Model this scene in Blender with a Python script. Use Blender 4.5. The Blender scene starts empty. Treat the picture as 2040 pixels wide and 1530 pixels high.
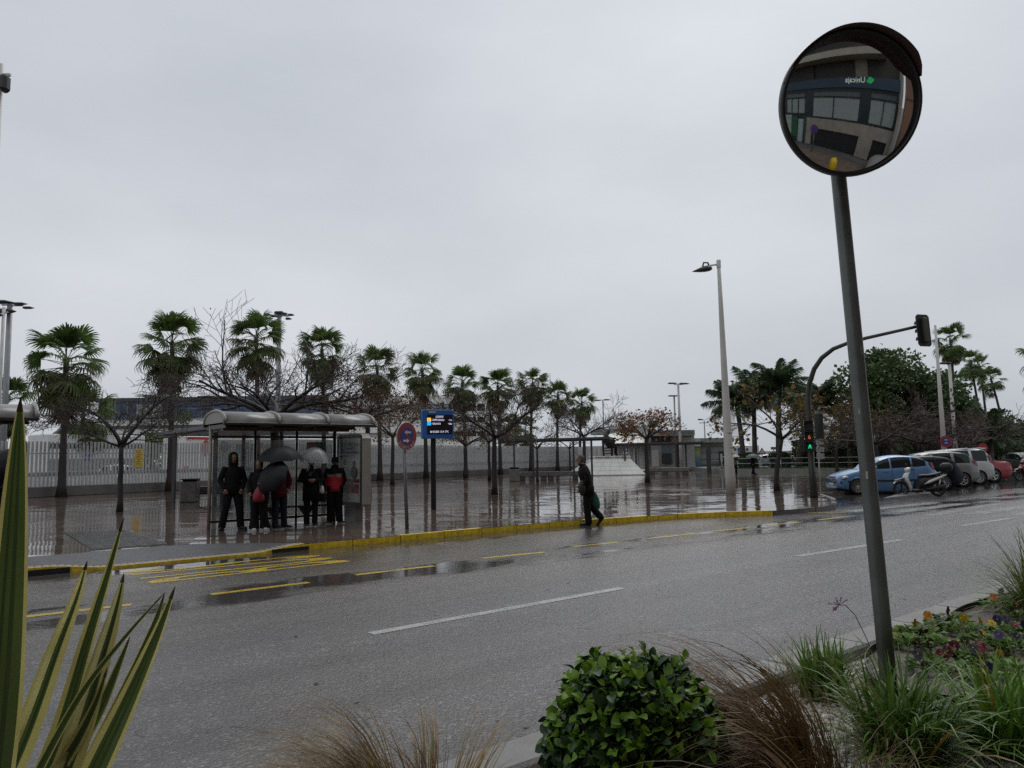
import bpy, math, random
import numpy as np
from mathutils import Vector, Matrix
R = math.radians
V = Vector
C = bpy.context.scene.collection
SC = bpy.context.scene

# ------------------------------------------------------------------ camera
F_PX, CX, CY = 1490.0, 1020.0, 765.0          # photograph pixels
EYE = V((0.0, 0.0, 1.66))
PITCH, ROLL = math.atan(147 / F_PX), 0.016
_R0 = V((1, 0, 0)); FWD = V((0, math.cos(PITCH), math.sin(PITCH))); _U0 = V((0, -math.sin(PITCH), math.cos(PITCH)))
RGT = _R0 * math.cos(ROLL) - _U0 * math.sin(ROLL)
UP = _U0 * math.cos(ROLL) + _R0 * math.sin(ROLL)
cd = bpy.data.cameras.new('camera'); cam = bpy.data.objects.new('camera', cd); C.objects.link(cam)
cam.matrix_world = Matrix(((RGT.x, UP.x, -FWD.x, EYE.x), (RGT.y, UP.y, -FWD.y, EYE.y), (RGT.z, UP.z, -FWD.z, EYE.z), (0, 0, 0, 1)))
cd.sensor_width = 36; cd.lens = 36 * F_PX / 2040; cd.clip_start = 0.05; cd.clip_end = 4000
SC.camera = cam

# ------------------------------------------------------------------ sky and light (overcast, rain)
SUN_EL, SUN_AZ = R(52), R(200)
w = bpy.data.worlds.new('World'); SC.world = w; w.use_nodes = True
nt = w.node_tree; nt.nodes.clear()
def N(t, typ, **k):
    n = t.nodes.new(typ)
    for a, b in k.items():
        setattr(n, a, b)
    return n
wo = N(nt, 'ShaderNodeOutputWorld'); bg = N(nt, 'ShaderNodeBackground'); bg2 = N(nt, 'ShaderNodeBackground'); ad = N(nt, 'ShaderNodeAddShader')
sky = N(nt, 'ShaderNodeTexSky', sky_type='NISHITA'); sky.sun_disc = False; sky.sun_elevation = SUN_EL; sky.sun_rotation = SUN_AZ
sky.air_density = 1.0; sky.dust_density = 6.0
bg2.inputs['Strength'].default_value = 0.006
nt.links.new(sky.outputs[0], bg2.inputs['Color'])
tc = N(nt, 'ShaderNodeTexCoord'); mp = N(nt, 'ShaderNodeMapping'); mp.inputs['Scale'].default_value = (1.0, 1.0, 2.4)
mp.inputs['Location'].default_value = (0.35, 0.2, 0.1)
n1 = N(nt, 'ShaderNodeTexNoise'); n1.inputs['Scale'].default_value = 1.25; n1.inputs['Detail'].default_value = 5; n1.inputs['Roughness'].default_value = 0.45
cr = N(nt, 'ShaderNodeValToRGB')
cr.color_ramp.elements[0].position = 0.28; cr.color_ramp.elements[0].color = (0.42, 0.452, 0.505, 1)
cr.color_ramp.elements[1].position = 0.72; cr.color_ramp.elements[1].color = (0.685, 0.715, 0.755, 1)
# overcast luminance: somewhat brighter with height, a greyer belt by the horizon
sx = N(nt, 'ShaderNodeSeparateXYZ'); mr = N(nt, 'ShaderNodeMapRange'); mr.inputs['From Min'].default_value = 0.0; mr.inputs['From Max'].default_value = 0.55
mr.inputs['To Min'].default_value = 0.90; mr.inputs['To Max'].default_value = 1.08
mu = N(nt, 'ShaderNodeMix', data_type='RGBA', blend_type='MULTIPLY'); mu.inputs['Factor'].default_value = 1
nt.links.new(tc.outputs['Generated'], mp.inputs[0]); nt.links.new(mp.outputs[0], n1.inputs['Vector']); nt.links.new(n1.outputs['Fac'], cr.inputs[0])
nt.links.new(tc.outputs['Generated'], sx.inputs[0]); nt.links.new(sx.outputs['Z'], mr.inputs['Value'])
nt.links.new(cr.outputs[0], mu.inputs[6]); nt.links.new(mr.outputs[0], mu.inputs[7]); nt.links.new(mu.outputs[2], bg.inputs['Color'])
bg.inputs['Strength'].default_value = 1.0
nt.links.new(bg.outputs[0], ad.inputs[0]); nt.links.new(bg2.outputs[0], ad.inputs[1]); nt.links.new(ad.outputs[0], wo.inputs[0])
sd = bpy.data.lights.new('sun', 'SUN'); sd.energy = 1.0; sd.angle = R(40); sd.color = (1, 0.98, 0.95)
so = bpy.data.objects.new('sun', sd); C.objects.link(so); so.rotation_euler = (R(90) - SUN_EL, 0, R(180) - SUN_AZ + R(180))
vs = SC.view_settings; vs.view_transform = 'Standard'; vs.look = 'None'; vs.exposure = 0.0; vs.gamma = 1.0; vs.use_curve_mapping = False
try:
    SC.cycles.max_bounces = 8; SC.cycles.diffuse_bounces = 3; SC.cycles.glossy_bounces = 4; SC.cycles.transparent_max_bounces = 16
    SC.cycles.transmission_bounces = 4; SC.cycles.caustics_reflective = False; SC.cycles.caustics_refractive = False
    SC.cycles.use_denoising = False
except Exception:
    pass

# ------------------------------------------------------------------ pixel of the photograph -> place in the world
def ray(px, py):
    return (FWD + RGT * ((px - CX) / F_PX) - UP * ((py - CY) / F_PX))
def G(px, py, z=0.12):
    d = ray(px, py); t = (z - EYE.z) / d.z
    p = EYE + d * t; return V((p.x, p.y, z))
def AT(px, py, Y):
    d = ray(px, py); return EYE + d * (Y / d.y)
def ON(px, py, o, n):                          # on the plane through o with normal n
    d = ray(px, py); return EYE + d * ((o - EYE).dot(n) / d.dot(n))

# ------------------------------------------------------------------ mesh builder
class MB:
    def __init__(s):
        s.v = []; s.f = []; s.m = []; s.sm = []
    def add(s, vs_, fs_, mi=0, smooth=False, M=None):
        b = len(s.v)
        if M is not None:
            vs_ = [M @ V(p) for p in vs_]
        s.v.extend([tuple(p) for p in vs_])
        for f in fs_:
            s.f.append(tuple(i + b for i in f)); s.m.append(mi); s.sm.append(smooth)
        return s
    def box(s, c, d, rz=0, mi=0, M=None, bev=0.0):
        x, y, z = d[0] / 2, d[1] / 2, d[2] / 2
        if bev > 0:
            b = min(bev, x * .9, y * .9, z * .9)
            vv = []
            for sx_ in (-1, 1):
                for sy in (-1, 1):
                    for sz in (-1, 1):
                        vv += [(sx_ * x, sy * (y - b), sz * (z - b)), (sx_ * (x - b), sy * y, sz * (z - b)), (sx_ * (x - b), sy * (y - b), sz * z)]
            def I(a, b_, c_, k): return ((a * 2 + b_) * 2 + c_) * 3 + k
            ff = []
            for k, (p, q) in enumerate(((1, 2), (0, 2), (0, 1))):
                for e in (0, 1):
                    o = []
                    for (a1, a2) in ((0, 0), (1, 0), (1, 1), (0, 1)):
                        t = [0, 0, 0]; t[k] = e; t[p] = a1; t[q] = a2
                        o.append(I(t[0], t[1], t[2], k))
                    ff.append(o if (e == 1) == (k != 1) else o[::-1])
            for k in range(3):                       # edges along axis k
                p, q = [i for i in range(3) if i != k]
                for e1 in (0, 1):
                    for e2 in (0, 1):
                        t0 = [0, 0, 0]; t1 = [0, 0, 0]; t0[p] = t1[p] = e1; t0[q] = t1[q] = e2; t1[k] = 1
                        ff.append([I(*t0, p), I(*t0, q), I(*t1, q), I(*t1, p)])
            for a in (0, 1):
                for b_ in (0, 1):
                    for c_ in (0, 1):
                        ff.append([I(a, b_, c_, 0), I(a, b_, c_, 1), I(a, b_, c_, 2)])
        else:
            vv = [(-x, -y, -z), (x, -y, -z), (x, y, -z), (-x, y, -z), (-x, -y, z), (x, -y, z), (x, y, z), (-x, y, z)]
            ff = [(3, 2, 1, 0), (4, 5, 6, 7), (0, 1, 5, 4), (1, 2, 6, 5), (2, 3, 7, 6), (3, 0, 4, 7)]
        T = Matrix.Translation(V(c)) @ Matrix.Rotation(rz, 4, 'Z')
        if M is not None: T = M @ T
        return s.add(vv, ff, mi, False, T)
    def bar(s, p, q, w_, h, mi=0, up=(0, 0, 1), bev=0):
        p, q = V(p), V(q); d = q - p; L = d.length
        if L < 1e-6: return s
        y = d / L; z = V(up); x = y.cross(z)
        if x.length < 1e-4: z = V((1, 0, 0)); x = y.cross(z)
        x.normalize(); z = x.cross(y)
        Mx = Matrix(((x.x, y.x, z.x, 0), (x.y, y.y, z.y, 0), (x.z, y.z, z.z, 0), (0, 0, 0, 1)))
        return s.box((0, 0, 0), (w_, L, h), 0, mi, Matrix.Translation((p + q) / 2) @ Mx, bev)
    def tube(s, pts, rad, n=8, mi=0, cap=True, smooth=True):
        pts = [V(p) for p in pts]
        if not hasattr(rad, '__len__'): rad = [rad] * len(pts)
        vv = []; ff = []; ref = None
        for i, p in enumerate(pts):
            t = (pts[min(i + 1, len(pts) - 1)] - pts[max(i - 1, 0)])
            if t.length < 1e-9: t = V((0, 0, 1))
            t.normalize()
            if ref is None:
                ref = t.cross(V((0, 0, 1)) if abs(t.z) < .9 else V((1, 0, 0))); ref.normalize()
            ref = ref - t * ref.dot(t)
            if ref.length < 1e-6: ref = t.orthogonal()
            ref.normalize(); b = t.cross(ref)
            for k in range(n):
                a = 2 * math.pi * k / n
                vv.append(p + ref * (math.cos(a) * rad[i]) + b * (math.sin(a) * rad[i]))
        for i in range(len(pts) - 1):
            for k in range(n):
                k2 = (k + 1) % n
                ff.append((i * n + k, i * n + k2, i * n + n + k2, i * n + n + k))
        s.add(vv, ff, mi, smooth)
        if cap:
            b = len(s.v) - len(vv); e = b + (len(pts) - 1) * n
            s.f.append(tuple(b + k for k in range(n))[::-1]); s.m.append(mi); s.sm.append(False)
            s.f.append(tuple(e + k for k in range(n))); s.m.append(mi); s.sm.append(False)
        return s
    def lathe(s, prof, n=16, mi=0, M=None, smooth=True, a0=0, a1=2 * math.pi):
        full = abs(a1 - a0 - 2 * math.pi) < 1e-6; m = n if full else n + 1
        vv = []; ff = []
        for (r, z) in prof:
            for k in range(m):
                a = a0 + (a1 - a0) * k / n
                vv.append((r * math.cos(a), r * math.sin(a), z))
        for i in range(len(prof) - 1):
            for k in range(n):
                k2 = (k + 1) % m
                ff.append((i * m + k, i * m + k2, i * m + m + k2, i * m + m + k))
        return s.add(vv, ff, mi, smooth, M)
    def ell(s, c, r, nu=12, nv=8, mi=0, M=None):
        prof = [(math.sin(math.pi * (i + .0001) / nv), -math.cos(math.pi * i / nv)) for i in range(nv + 1)]
        prof[0] = (1e-4, -1); prof[-1] = (1e-4, 1)
        S = Matrix.Translation(V(c)) @ (M if M is not None else Matrix()) @ Matrix.Diagonal((r[0], r[1], r[2], 1))
        return s.lathe(prof, nu, mi, S)
    def prism(s, poly, d, mi=0, M=None, mi_side=None):       # polygon in local xy, extruded 0..d in z
        n = len(poly)
        vv = [(p[0], p[1], 0) for p in poly] + [(p[0], p[1], d) for p in poly]
        s.add(vv, [tuple(range(n))[::-1], tuple(range(n, 2 * n))], mi, False, M)
        b = len(s.v) - 2 * n
        for i in range(n):
            j = (i + 1) % n
            s.f.append((b + i, b + j, b + n + j, b + n + i)); s.m.append(mi if mi_side is None else mi_side); s.sm.append(False)
        return s
    def loft(s, rings, mi=0, smooth=True, closed=True, cap=True, M=None):
        n = len(rings[0]); vv = [p for r_ in rings for p in r_]; ff = []
        for i in range(len(rings) - 1):
            for k in range(n if closed else n - 1):
                k2 = (k + 1) % n
                ff.append((i * n + k, i * n + k2, i * n + n + k2, i * n + n + k))
        s.add(vv, ff, mi, smooth, M)
        if cap and closed:
            b = len(s.v) - len(vv)
            s.f.append(tuple(b + k for k in range(n))[::-1]); s.m.append(mi); s.sm.append(False)
            e = b + (len(rings) - 1) * n
            s.f.append(tuple(e + k for k in range(n))); s.m.append(mi); s.sm.append(False)
        return s
    def mesh(s, name, mats):
        me = bpy.data.meshes.new(name); me.from_pydata(s.v, [], s.f)
        for m in (mats if isinstance(mats, (list, tuple)) else [mats]): me.materials.append(m)
        if s.f:
            me.polygons.foreach_set('material_index', s.m); me.polygons.foreach_set('use_smooth', s.sm)
        me.update(); return me

def link(name, me, parent=None, loc=None, rot=None, scale=None):
    o = bpy.data.objects.new(name, me); C.objects.link(o)
    if parent is not None: o.parent = parent
    if loc is not None: o.location = loc
    if rot is not None: o.rotation_euler = rot
    if scale is not None: o.scale = scale if hasattr(scale, '__len__') else (scale,) * 3
    return o
def tag(o, label=None, cat=None, group=None, kind=None):
    if label: o['label'] = label
    if cat: o['category'] = cat
    if group: o['group'] = group
    if kind: o['kind'] = kind
    return o
def thing(name, label, cat, loc=(0, 0, 0), rz=0, group=None):
    o = bpy.data.objects.new(name, None); C.objects.link(o); o.location = loc; o.rotation_euler = (0, 0, rz); o.empty_display_size = .2
    return tag(o, label, cat, group)
def part(name, mb, mats, parent, label=None, kind=None, loc=None, rot=None):
    o = link(name, mb.mesh(name, mats), parent, loc, rot)
    if label: o['label'] = label
    if kind: o['kind'] = kind
    return o
def struct(name, mb, mats, loc=None):
    o = link(name, mb.mesh(name, mats), None, loc); o['kind'] = 'structure'; return o
def solo(name, mb, mats, label, cat, group=None, loc=None, kind=None):
    return tag(link(name, mb.mesh(name, mats), None, loc), label, cat, group, kind)
KIDS = {}
def copytree(root, loc, rz=None, label=None, scale=None):
    r = root.copy(); C.objects.link(r); r.location = loc
    if rz is not None: r.rotation_euler = (0, 0, rz)
    if scale is not None: r.scale = (scale,) * 3
    if label: r['label'] = label
    for ch in root.children:
        c = ch.copy(); C.objects.link(c); c.parent = r
        for g in ch.children:
            d = g.copy(); C.objects.link(d); d.parent = c
    return r

def text_shape(body, res=3):
    cu = bpy.data.curves.new('lettering', 'FONT'); cu.body = body; cu.resolution_u = res; cu.fill_mode = 'FRONT'
    ob = bpy.data.objects.new('lettering', cu); C.objects.link(ob)
    dg = bpy.context.evaluated_depsgraph_get(); ev = ob.evaluated_get(dg); me = ev.to_mesh()
    vs_ = [(v.co.x, v.co.y) for v in me.vertices]; fs_ = [tuple(p.vertices) for p in me.polygons]
    ev.to_mesh_clear(); bpy.data.objects.remove(ob); bpy.data.curves.remove(cu)
    x0 = min(p[0] for p in vs_); x1 = max(p[0] for p in vs_); y0 = min(p[1] for p in vs_); y1 = max(p[1] for p in vs_)
    return [((p[0] - x0) / (x1 - x0), (p[1] - y0) / (y1 - y0)) for p in vs_], fs_, (x1 - x0) / (y1 - y0)
def text_on(mb, body, o, xdir, ydir, w_, h, mi=0, lift=0.002):     # lettering laid in the rectangle o..o+xdir*w..o+ydir*h
    vs_, fs_, asp = text_shape(body)
    n = V(xdir).cross(V(ydir)).normalized() * lift
    mb.add([V(o) + V(xdir) * (p[0] * w_) + V(ydir) * (p[1] * h) + n for p in vs_], fs_, mi)
    return mb

# ------------------------------------------------------------------ materials
MATS = {}
def MAT(name, col, rough=.6, metal=0, var=.18, scale=6, bump=0, bscale=60, spec=.5, coat=0, emit=0, col2=None, back=None, trans=0, alpha=1):
    if name in MATS: return MATS[name]
    m = bpy.data.materials.new(name); m.use_nodes = True; t = m.node_tree; b = t.nodes['Principled BSDF']
    b.inputs['Roughness'].default_value = rough; b.inputs['Metallic'].default_value = metal
    b.inputs['Specular IOR Level'].default_value = spec; b.inputs['Coat Weight'].default_value = coat
    if coat: b.inputs['Coat Roughness'].default_value = .05
    c0 = [max(0, x * (1 - var)) for x in col]; c1 = [min(1, x * (1 + var)) for x in col] if col2 is None else col2
    tcn = N(t, 'ShaderNodeTexCoord'); no = N(t, 'ShaderNodeTexNoise'); no.inputs['Scale'].default_value = scale; no.inputs['Detail'].default_value = 5
    t.links.new(tcn.outputs['Object'], no.inputs['Vector'])
    mx = N(t, 'ShaderNodeMix', data_type='RGBA'); mx.inputs[6].default_value = (*c0, 1); mx.inputs[7].default_value = (*c1, 1)
    rp = N(t, 'ShaderNodeMapRange'); rp.inputs['From Min'].default_value = .32; rp.inputs['From Max'].default_value = .68
    t.links.new(no.outputs['Fac'], rp.inputs['Value']); t.links.new(rp.outputs[0], mx.inputs[0]); t.links.new(mx.outputs[2], b.inputs['Base Color'])
    if emit:
        t.links.new(mx.outputs[2], b.inputs['Emission Color']); b.inputs['Emission Strength'].default_value = emit
    if bump:
        n2 = N(t, 'ShaderNodeTexNoise'); n2.inputs['Scale'].default_value = bscale; n2.inputs['Detail'].default_value = 4
        bp = N(t, 'ShaderNodeBump'); bp.inputs['Strength'].default_value = bump; bp.inputs['Distance'].default_value = .02
        t.links.new(tcn.outputs['Object'], n2.inputs['Vector']); t.links.new(n2.outputs['Fac'], bp.inputs['Height']); t.links.new(bp.outputs[0], b.inputs['Normal'])
    MATS[name] = m; return m
def LEAF(name, col, var=.35, rough=.45, trans=.25, scale=3):
    if name in MATS: return MATS[name]
    m = MAT(name, col, rough, 0, var, scale, spec=.3)
    t = m.node_tree; b = t.nodes['Principled BSDF']; out = t.nodes['Material Output']
    oi = N(t, 'ShaderNodeObjectInfo'); hs = N(t, 'ShaderNodeHueSaturation'); mr_ = N(t, 'ShaderNodeMapRange')
    mr_.inputs['To Min'].default_value = .7; mr_.inputs['To Max'].default_value = 1.3
    t.links.new(oi.outputs['Random'], mr_.inputs['Value']); t.links.new(mr_.outputs[0], hs.inputs['Value'])
    src = b.inputs['Base Color'].links[0].from_socket; t.links.new(src, hs.inputs['Color']); t.links.new(hs.outputs[0], b.inputs['Base Color'])
    tr = N(t, 'ShaderNodeBsdfTranslucent'); ms = N(t, 'ShaderNodeMixShader'); ms.inputs[0].default_value = trans
    t.links.new(hs.outputs[0], tr.inputs['Color']); t.links.new(b.outputs[0], ms.inputs[1]); t.links.new(tr.outputs[0], ms.inputs[2]); t.links.new(ms.outputs[0], out.inputs[0])
    return m
def GLASS(name, tint=(.8, .85, .85), refl=.12, rough=.03, haze=0, fres=1):
    if name in MATS: return MATS[name]
    m = bpy.data.materials.new(name); m.use_nodes = True; t = m.node_tree; t.nodes.clear()
    o = N(t, 'ShaderNodeOutputMaterial'); tr = N(t, 'ShaderNodeBsdfTransparent'); tr.inputs[0].default_value = (*tint, 1)
    gl = N(t, 'ShaderNodeBsdfGlossy'); gl.inputs['Roughness'].default_value = rough; gl.inputs[0].default_value = (.9, .9, .9, 1)
    lw = N(t, 'ShaderNodeFresnel'); lw.inputs[0].default_value = 1.5
    ms = N(t, 'ShaderNodeMixShader')
    mth = N(t, 'ShaderNodeMath', operation='MULTIPLY_ADD'); mth.inputs[1].default_value = fres; mth.inputs[2].default_value = refl - .04 * fres; mth.use_clamp = True
    t.links.new(lw.outputs[0], mth.inputs[0]); t.links.new(mth.outputs[0], ms.inputs[0]); t.links.new(tr.outputs[0], ms.inputs[1]); t.links.new(gl.outputs[0], ms.inputs[2])
    last = ms
    if haze:
        df = N(t, 'ShaderNodeBsdfDiffuse'); df.inputs[0].default_value = (.55, .58, .58, 1); m2 = N(t, 'ShaderNodeMixShader')
        no = N(t, 'ShaderNodeTexNoise'); no.inputs['Scale'].default_value = 40; no.inputs['Detail'].default_value = 6; tcn = N(t, 'ShaderNodeTexCoord')
        mr_ = N(t, 'ShaderNodeMapRange'); mr_.inputs['From Min'].default_value = .35; mr_.inputs['From Max'].default_value = .75; mr_.inputs['To Min'].default_value = haze * .4; mr_.inputs['To Max'].default_value = haze * 1.6
        t.links.new(tcn.outputs['Object'], no.inputs['Vector']); t.links.new(no.outputs['Fac'], mr_.inputs['Value']); t.links.new(mr_.outputs[0], m2.inputs[0])
        t.links.new(ms.outputs[0], m2.inputs[1]); t.links.new(df.outputs[0], m2.inputs[2]); last = m2
    t.links.new(last.outputs[0], o.inputs[0]); MATS[name] = m; return m
def mth(t, op, a, b=None, clamp=False):
    n = N(t, 'ShaderNodeMath', operation=op); n.use_clamp = clamp
    for i, x in enumerate((a, b)):
        if x is None: continue
        if isinstance(x, (int, float)): n.inputs[i].default_value = x
        else: t.links.new(x, n.inputs[i])
    return n.outputs[0]
def mrange(t, x, a, b, c, d, smooth=False):
    n = N(t, 'ShaderNodeMapRange')
    if smooth: n.interpolation_type = 'SMOOTHSTEP'
    n.inputs[1].default_value = a; n.inputs[2].default_value = b; n.inputs[3].default_value = c; n.inputs[4].default_value = d
    t.links.new(x, n.inputs[0]); return n.outputs[0]
def mixc(t, f, a, b):
    n = N(t, 'ShaderNodeMix', data_type='RGBA')
    if isinstance(f, (int, float)): n.inputs[0].default_value = f
    else: t.links.new(f, n.inputs[0])
    for i, x in ((6, a), (7, b)):
        if isinstance(x, (tuple, list)): n.inputs[i].default_value = (*x[:3], 1)
        else: t.links.new(x, n.inputs[i])
    return n.outputs[2]
def noise(t, vec, scale, detail=4, rough=.5):
    n = N(t, 'ShaderNodeTexNoise'); n.inputs['Scale'].default_value = scale; n.inputs['Detail'].default_value = detail; n.inputs['Roughness'].default_value = rough
    t.links.new(vec, n.inputs['Vector']); return n.outputs['Fac']
def mapping(t, vec, rot=0, scale=(1, 1, 1), loc=(0, 0, 0)):
    n = N(t, 'ShaderNodeMapping'); n.inputs['Rotation'].default_value = (0, 0, rot); n.inputs['Scale'].default_value = scale; n.inputs['Location'].default_value = loc
    t.links.new(vec, n.inputs[0]); return n.outputs[0]
# ------------------------------------------------------------------ the street's own axes: u along the road, v across it (away from the camera)
UD = V((.778, .628, 0)).normalized(); VD = V((-UD.y, UD.x, 0))
def UV(u, v, z=0.0): return V((UD.x * u + VD.x * v, UD.y * u + VD.y * v, z))
def uv_of(p): return (p.x * UD.x + p.y * UD.y, p.x * VD.x + p.y * VD.y)
RD = math.atan2(UD.y, UD.x)
PZ = 0.12                                      # plaza level

def wet_asphalt():
    m = bpy.data.materials.new('wet_asphalt'); m.use_nodes = True; t = m.node_tree; b = t.nodes['Principled BSDF']
    co = N(t, 'ShaderNodeTexCoord').outputs['Object']
    al = mapping(t, co, -RD)                    # x along the road, y across
    mp_ = N(t, 'ShaderNodeSeparateXYZ'); t.links.new(al, mp_.inputs[0]); ux, vy = mp_.outputs[0], mp_.outputs[1]
    big = noise(t, mapping(t, al, 0, (.25, .9, 1)), 1.0, 4)
    mid = noise(t, mapping(t, al, 0, (.6, 1.6, 1)), 3.2, 5, .6)
    fine = noise(t, co, 58, 4, .75)
    vo = N(t, 'ShaderNodeTexVoronoi'); vo.inputs['Scale'].default_value = 46; t.links.new(co, vo.inputs['Vector'])
    stone = mrange(t, vo.outputs['Color'], .70, .96, 0, 1)
    # gutter in front of the far kerb and the rut by the yellow dashes hold water
    g1 = mth(t, 'MULTIPLY', mrange(t, vy, 11.4, 13.2, 0, 1, True), mrange(t, ux, -12, 16, .75, 1))
    brk = noise(t, mapping(t, al, 0, (.30, .8, 1)), 1.1, 4); d2 = mth(t, 'ABSOLUTE', mth(t, 'SUBTRACT', vy, mth(t, 'ADD', 9.2, mth(t, 'MULTIPLY', brk, 1.0)))); g2 = mth(t, 'MULTIPLY', mrange(t, d2, .25, 1.7, 1, 0, True), mth(t, 'ADD', mrange(t, brk, .36, .60, .55, 1.0), mrange(t, ux, -9, 2, .25, 0)))
    d3 = mth(t, 'ABSOLUTE', mth(t, 'SUBTRACT', vy, 7.7)); g3 = mth(t, 'MULTIPLY', mrange(t, d3, .2, .7, 1, 0, True), .45)
    far = mth(t, 'MULTIPLY', mrange(t, ux, 14, 20, 0, 1, True), mrange(t, vy, 9.5, 12.5, .2, .8, True))
    wet = mth(t, 'MAXIMUM', mth(t, 'MAXIMUM', g1, g2), mth(t, 'MAXIMUM', g3, far))
    s = mth(t, 'ADD', mth(t, 'MULTIPLY', wet, .62), mth(t, 'ADD', mth(t, 'MULTIPLY', big, .55), mth(t, 'MULTIPLY', mid, .35)))
    s = mth(t, 'ADD', s, mth(t, 'MULTIPLY', mth(t, 'SUBTRACT', fine, .5), .25))
    pud = mrange(t, s, .80, .97, 0, 1, True)
    near = mrange(t, mth(t, 'ADD', vy, mth(t, 'MULTIPLY', big, .5)), 7.6, 7.75, 1, 0); c = mixc(t, mrange(t, mid, .3, .7, 0, 1), mixc(t, near, (.068, .058, .052), (.074, .072, .071)), mixc(t, near, (.108, .094, .085), (.118, .116, .114)))
    c = mixc(t, mrange(t, fine, .40, .70, 0, .75), c, (.21, .195, .183)); c = mixc(t, mrange(t, noise(t, co, 38, 3, .7), .55, .75, 0, .7), c, (.018, .017, .017))
    c = mixc(t, mth(t, 'MULTIPLY', stone, .75), c, (.34, .33, .32))
    trk = noise(t, mapping(t, al, 0, (.05, 1.3, 1)), 1.0, 3); c = mixc(t, mrange(t, trk, .42, .60, 0, .38), c, (.050, .046, .044)); c = mixc(t, mrange(t, noise(t, mapping(t, co, 0, (1, 1, 1), (9, 4, 0)), .55, 5, .6), .52, .68, 0, .35), c, (.13, .122, .115))
    seam = mrange(t, mth(t, 'ABSOLUTE', mth(t, 'ADD', mth(t, 'SUBTRACT', vy, 7.55), mth(t, 'MULTIPLY', mth(t, 'SUBTRACT', big, .5), .3))), .0, .02, 1, 0)
    # cracks
    cv = N(t, 'ShaderNodeTexVoronoi', feature='DISTANCE_TO_EDGE'); cv.inputs['Scale'].default_value = .33
    wv = N(t, 'ShaderNodeVectorMath', operation='ADD'); nn = N(t, 'ShaderNodeTexNoise'); nn.inputs['Scale'].default_value = 1.7; nn.inputs['Detail'].default_value = 4
    t.links.new(co, nn.inputs['Vector']); t.links.new(co, wv.inputs[0]); t.links.new(nn.outputs['Color'], wv.inputs[1]); t.links.new(mapping(t, wv.outputs[0], -RD, (.45, 1, 1)), cv.inputs['Vector'])
    crack = mth(t, 'MULTIPLY', mrange(t, cv.outputs['Distance'], .0, .008, 1, 0), mrange(t, mid, .50, .58, 0, 1))
    dark = mth(t, 'MAXIMUM', mth(t, 'MULTIPLY', seam, .5), mth(t, 'MULTIPLY', crack, .45))
    c = mixc(t, dark, c, (.012, .012, .012)); c = mixc(t, mth(t, 'MULTIPLY', pud, .55), c, (.022, .021, .020))
    t.links.new(c, b.inputs['Base Color'])
    damp = mrange(t, vy, 8.2, 10.2, 0, 1, True); rg = mixc(t, pud, mixc(t, damp, (.24, .24, .24), (.11, .11, .11)), (.035, .035, .035)); t.links.new(rg, b.inputs['Roughness'])
    h = mth(t, 'ADD', mth(t, 'MULTIPLY', fine, .5), mth(t, 'ADD', mth(t, 'MULTIPLY', vo.outputs['Distance'], -.6), mth(t, 'MULTIPLY', mid, .5)))
    h = mth(t, 'SUBTRACT', h, mth(t, 'MULTIPLY', crack, .6))
    keep = mth(t, 'MULTIPLY', mrange(t, pud, 0, 1, 1, .03), mrange(t, vy, 9.6, 11.6, 1, .30, True))
    rip = mth(t, 'MULTIPLY', noise(t, mapping(t, co, 0, (1, 1, 1)), 7, 3), mth(t, 'MULTIPLY', pud, .14))
    h = mth(t, 'ADD', mth(t, 'MULTIPLY', h, keep), rip)
    bp = N(t, 'ShaderNodeBump'); bp.inputs['Strength'].default_value = 1.0; bp.inputs['Distance'].default_value = .013; t.links.new(h, bp.inputs['Height']); t.links.new(bp.outputs[0], b.inputs['Normal'])
    b.inputs['Specular IOR Level'].default_value = .5
    return m

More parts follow.
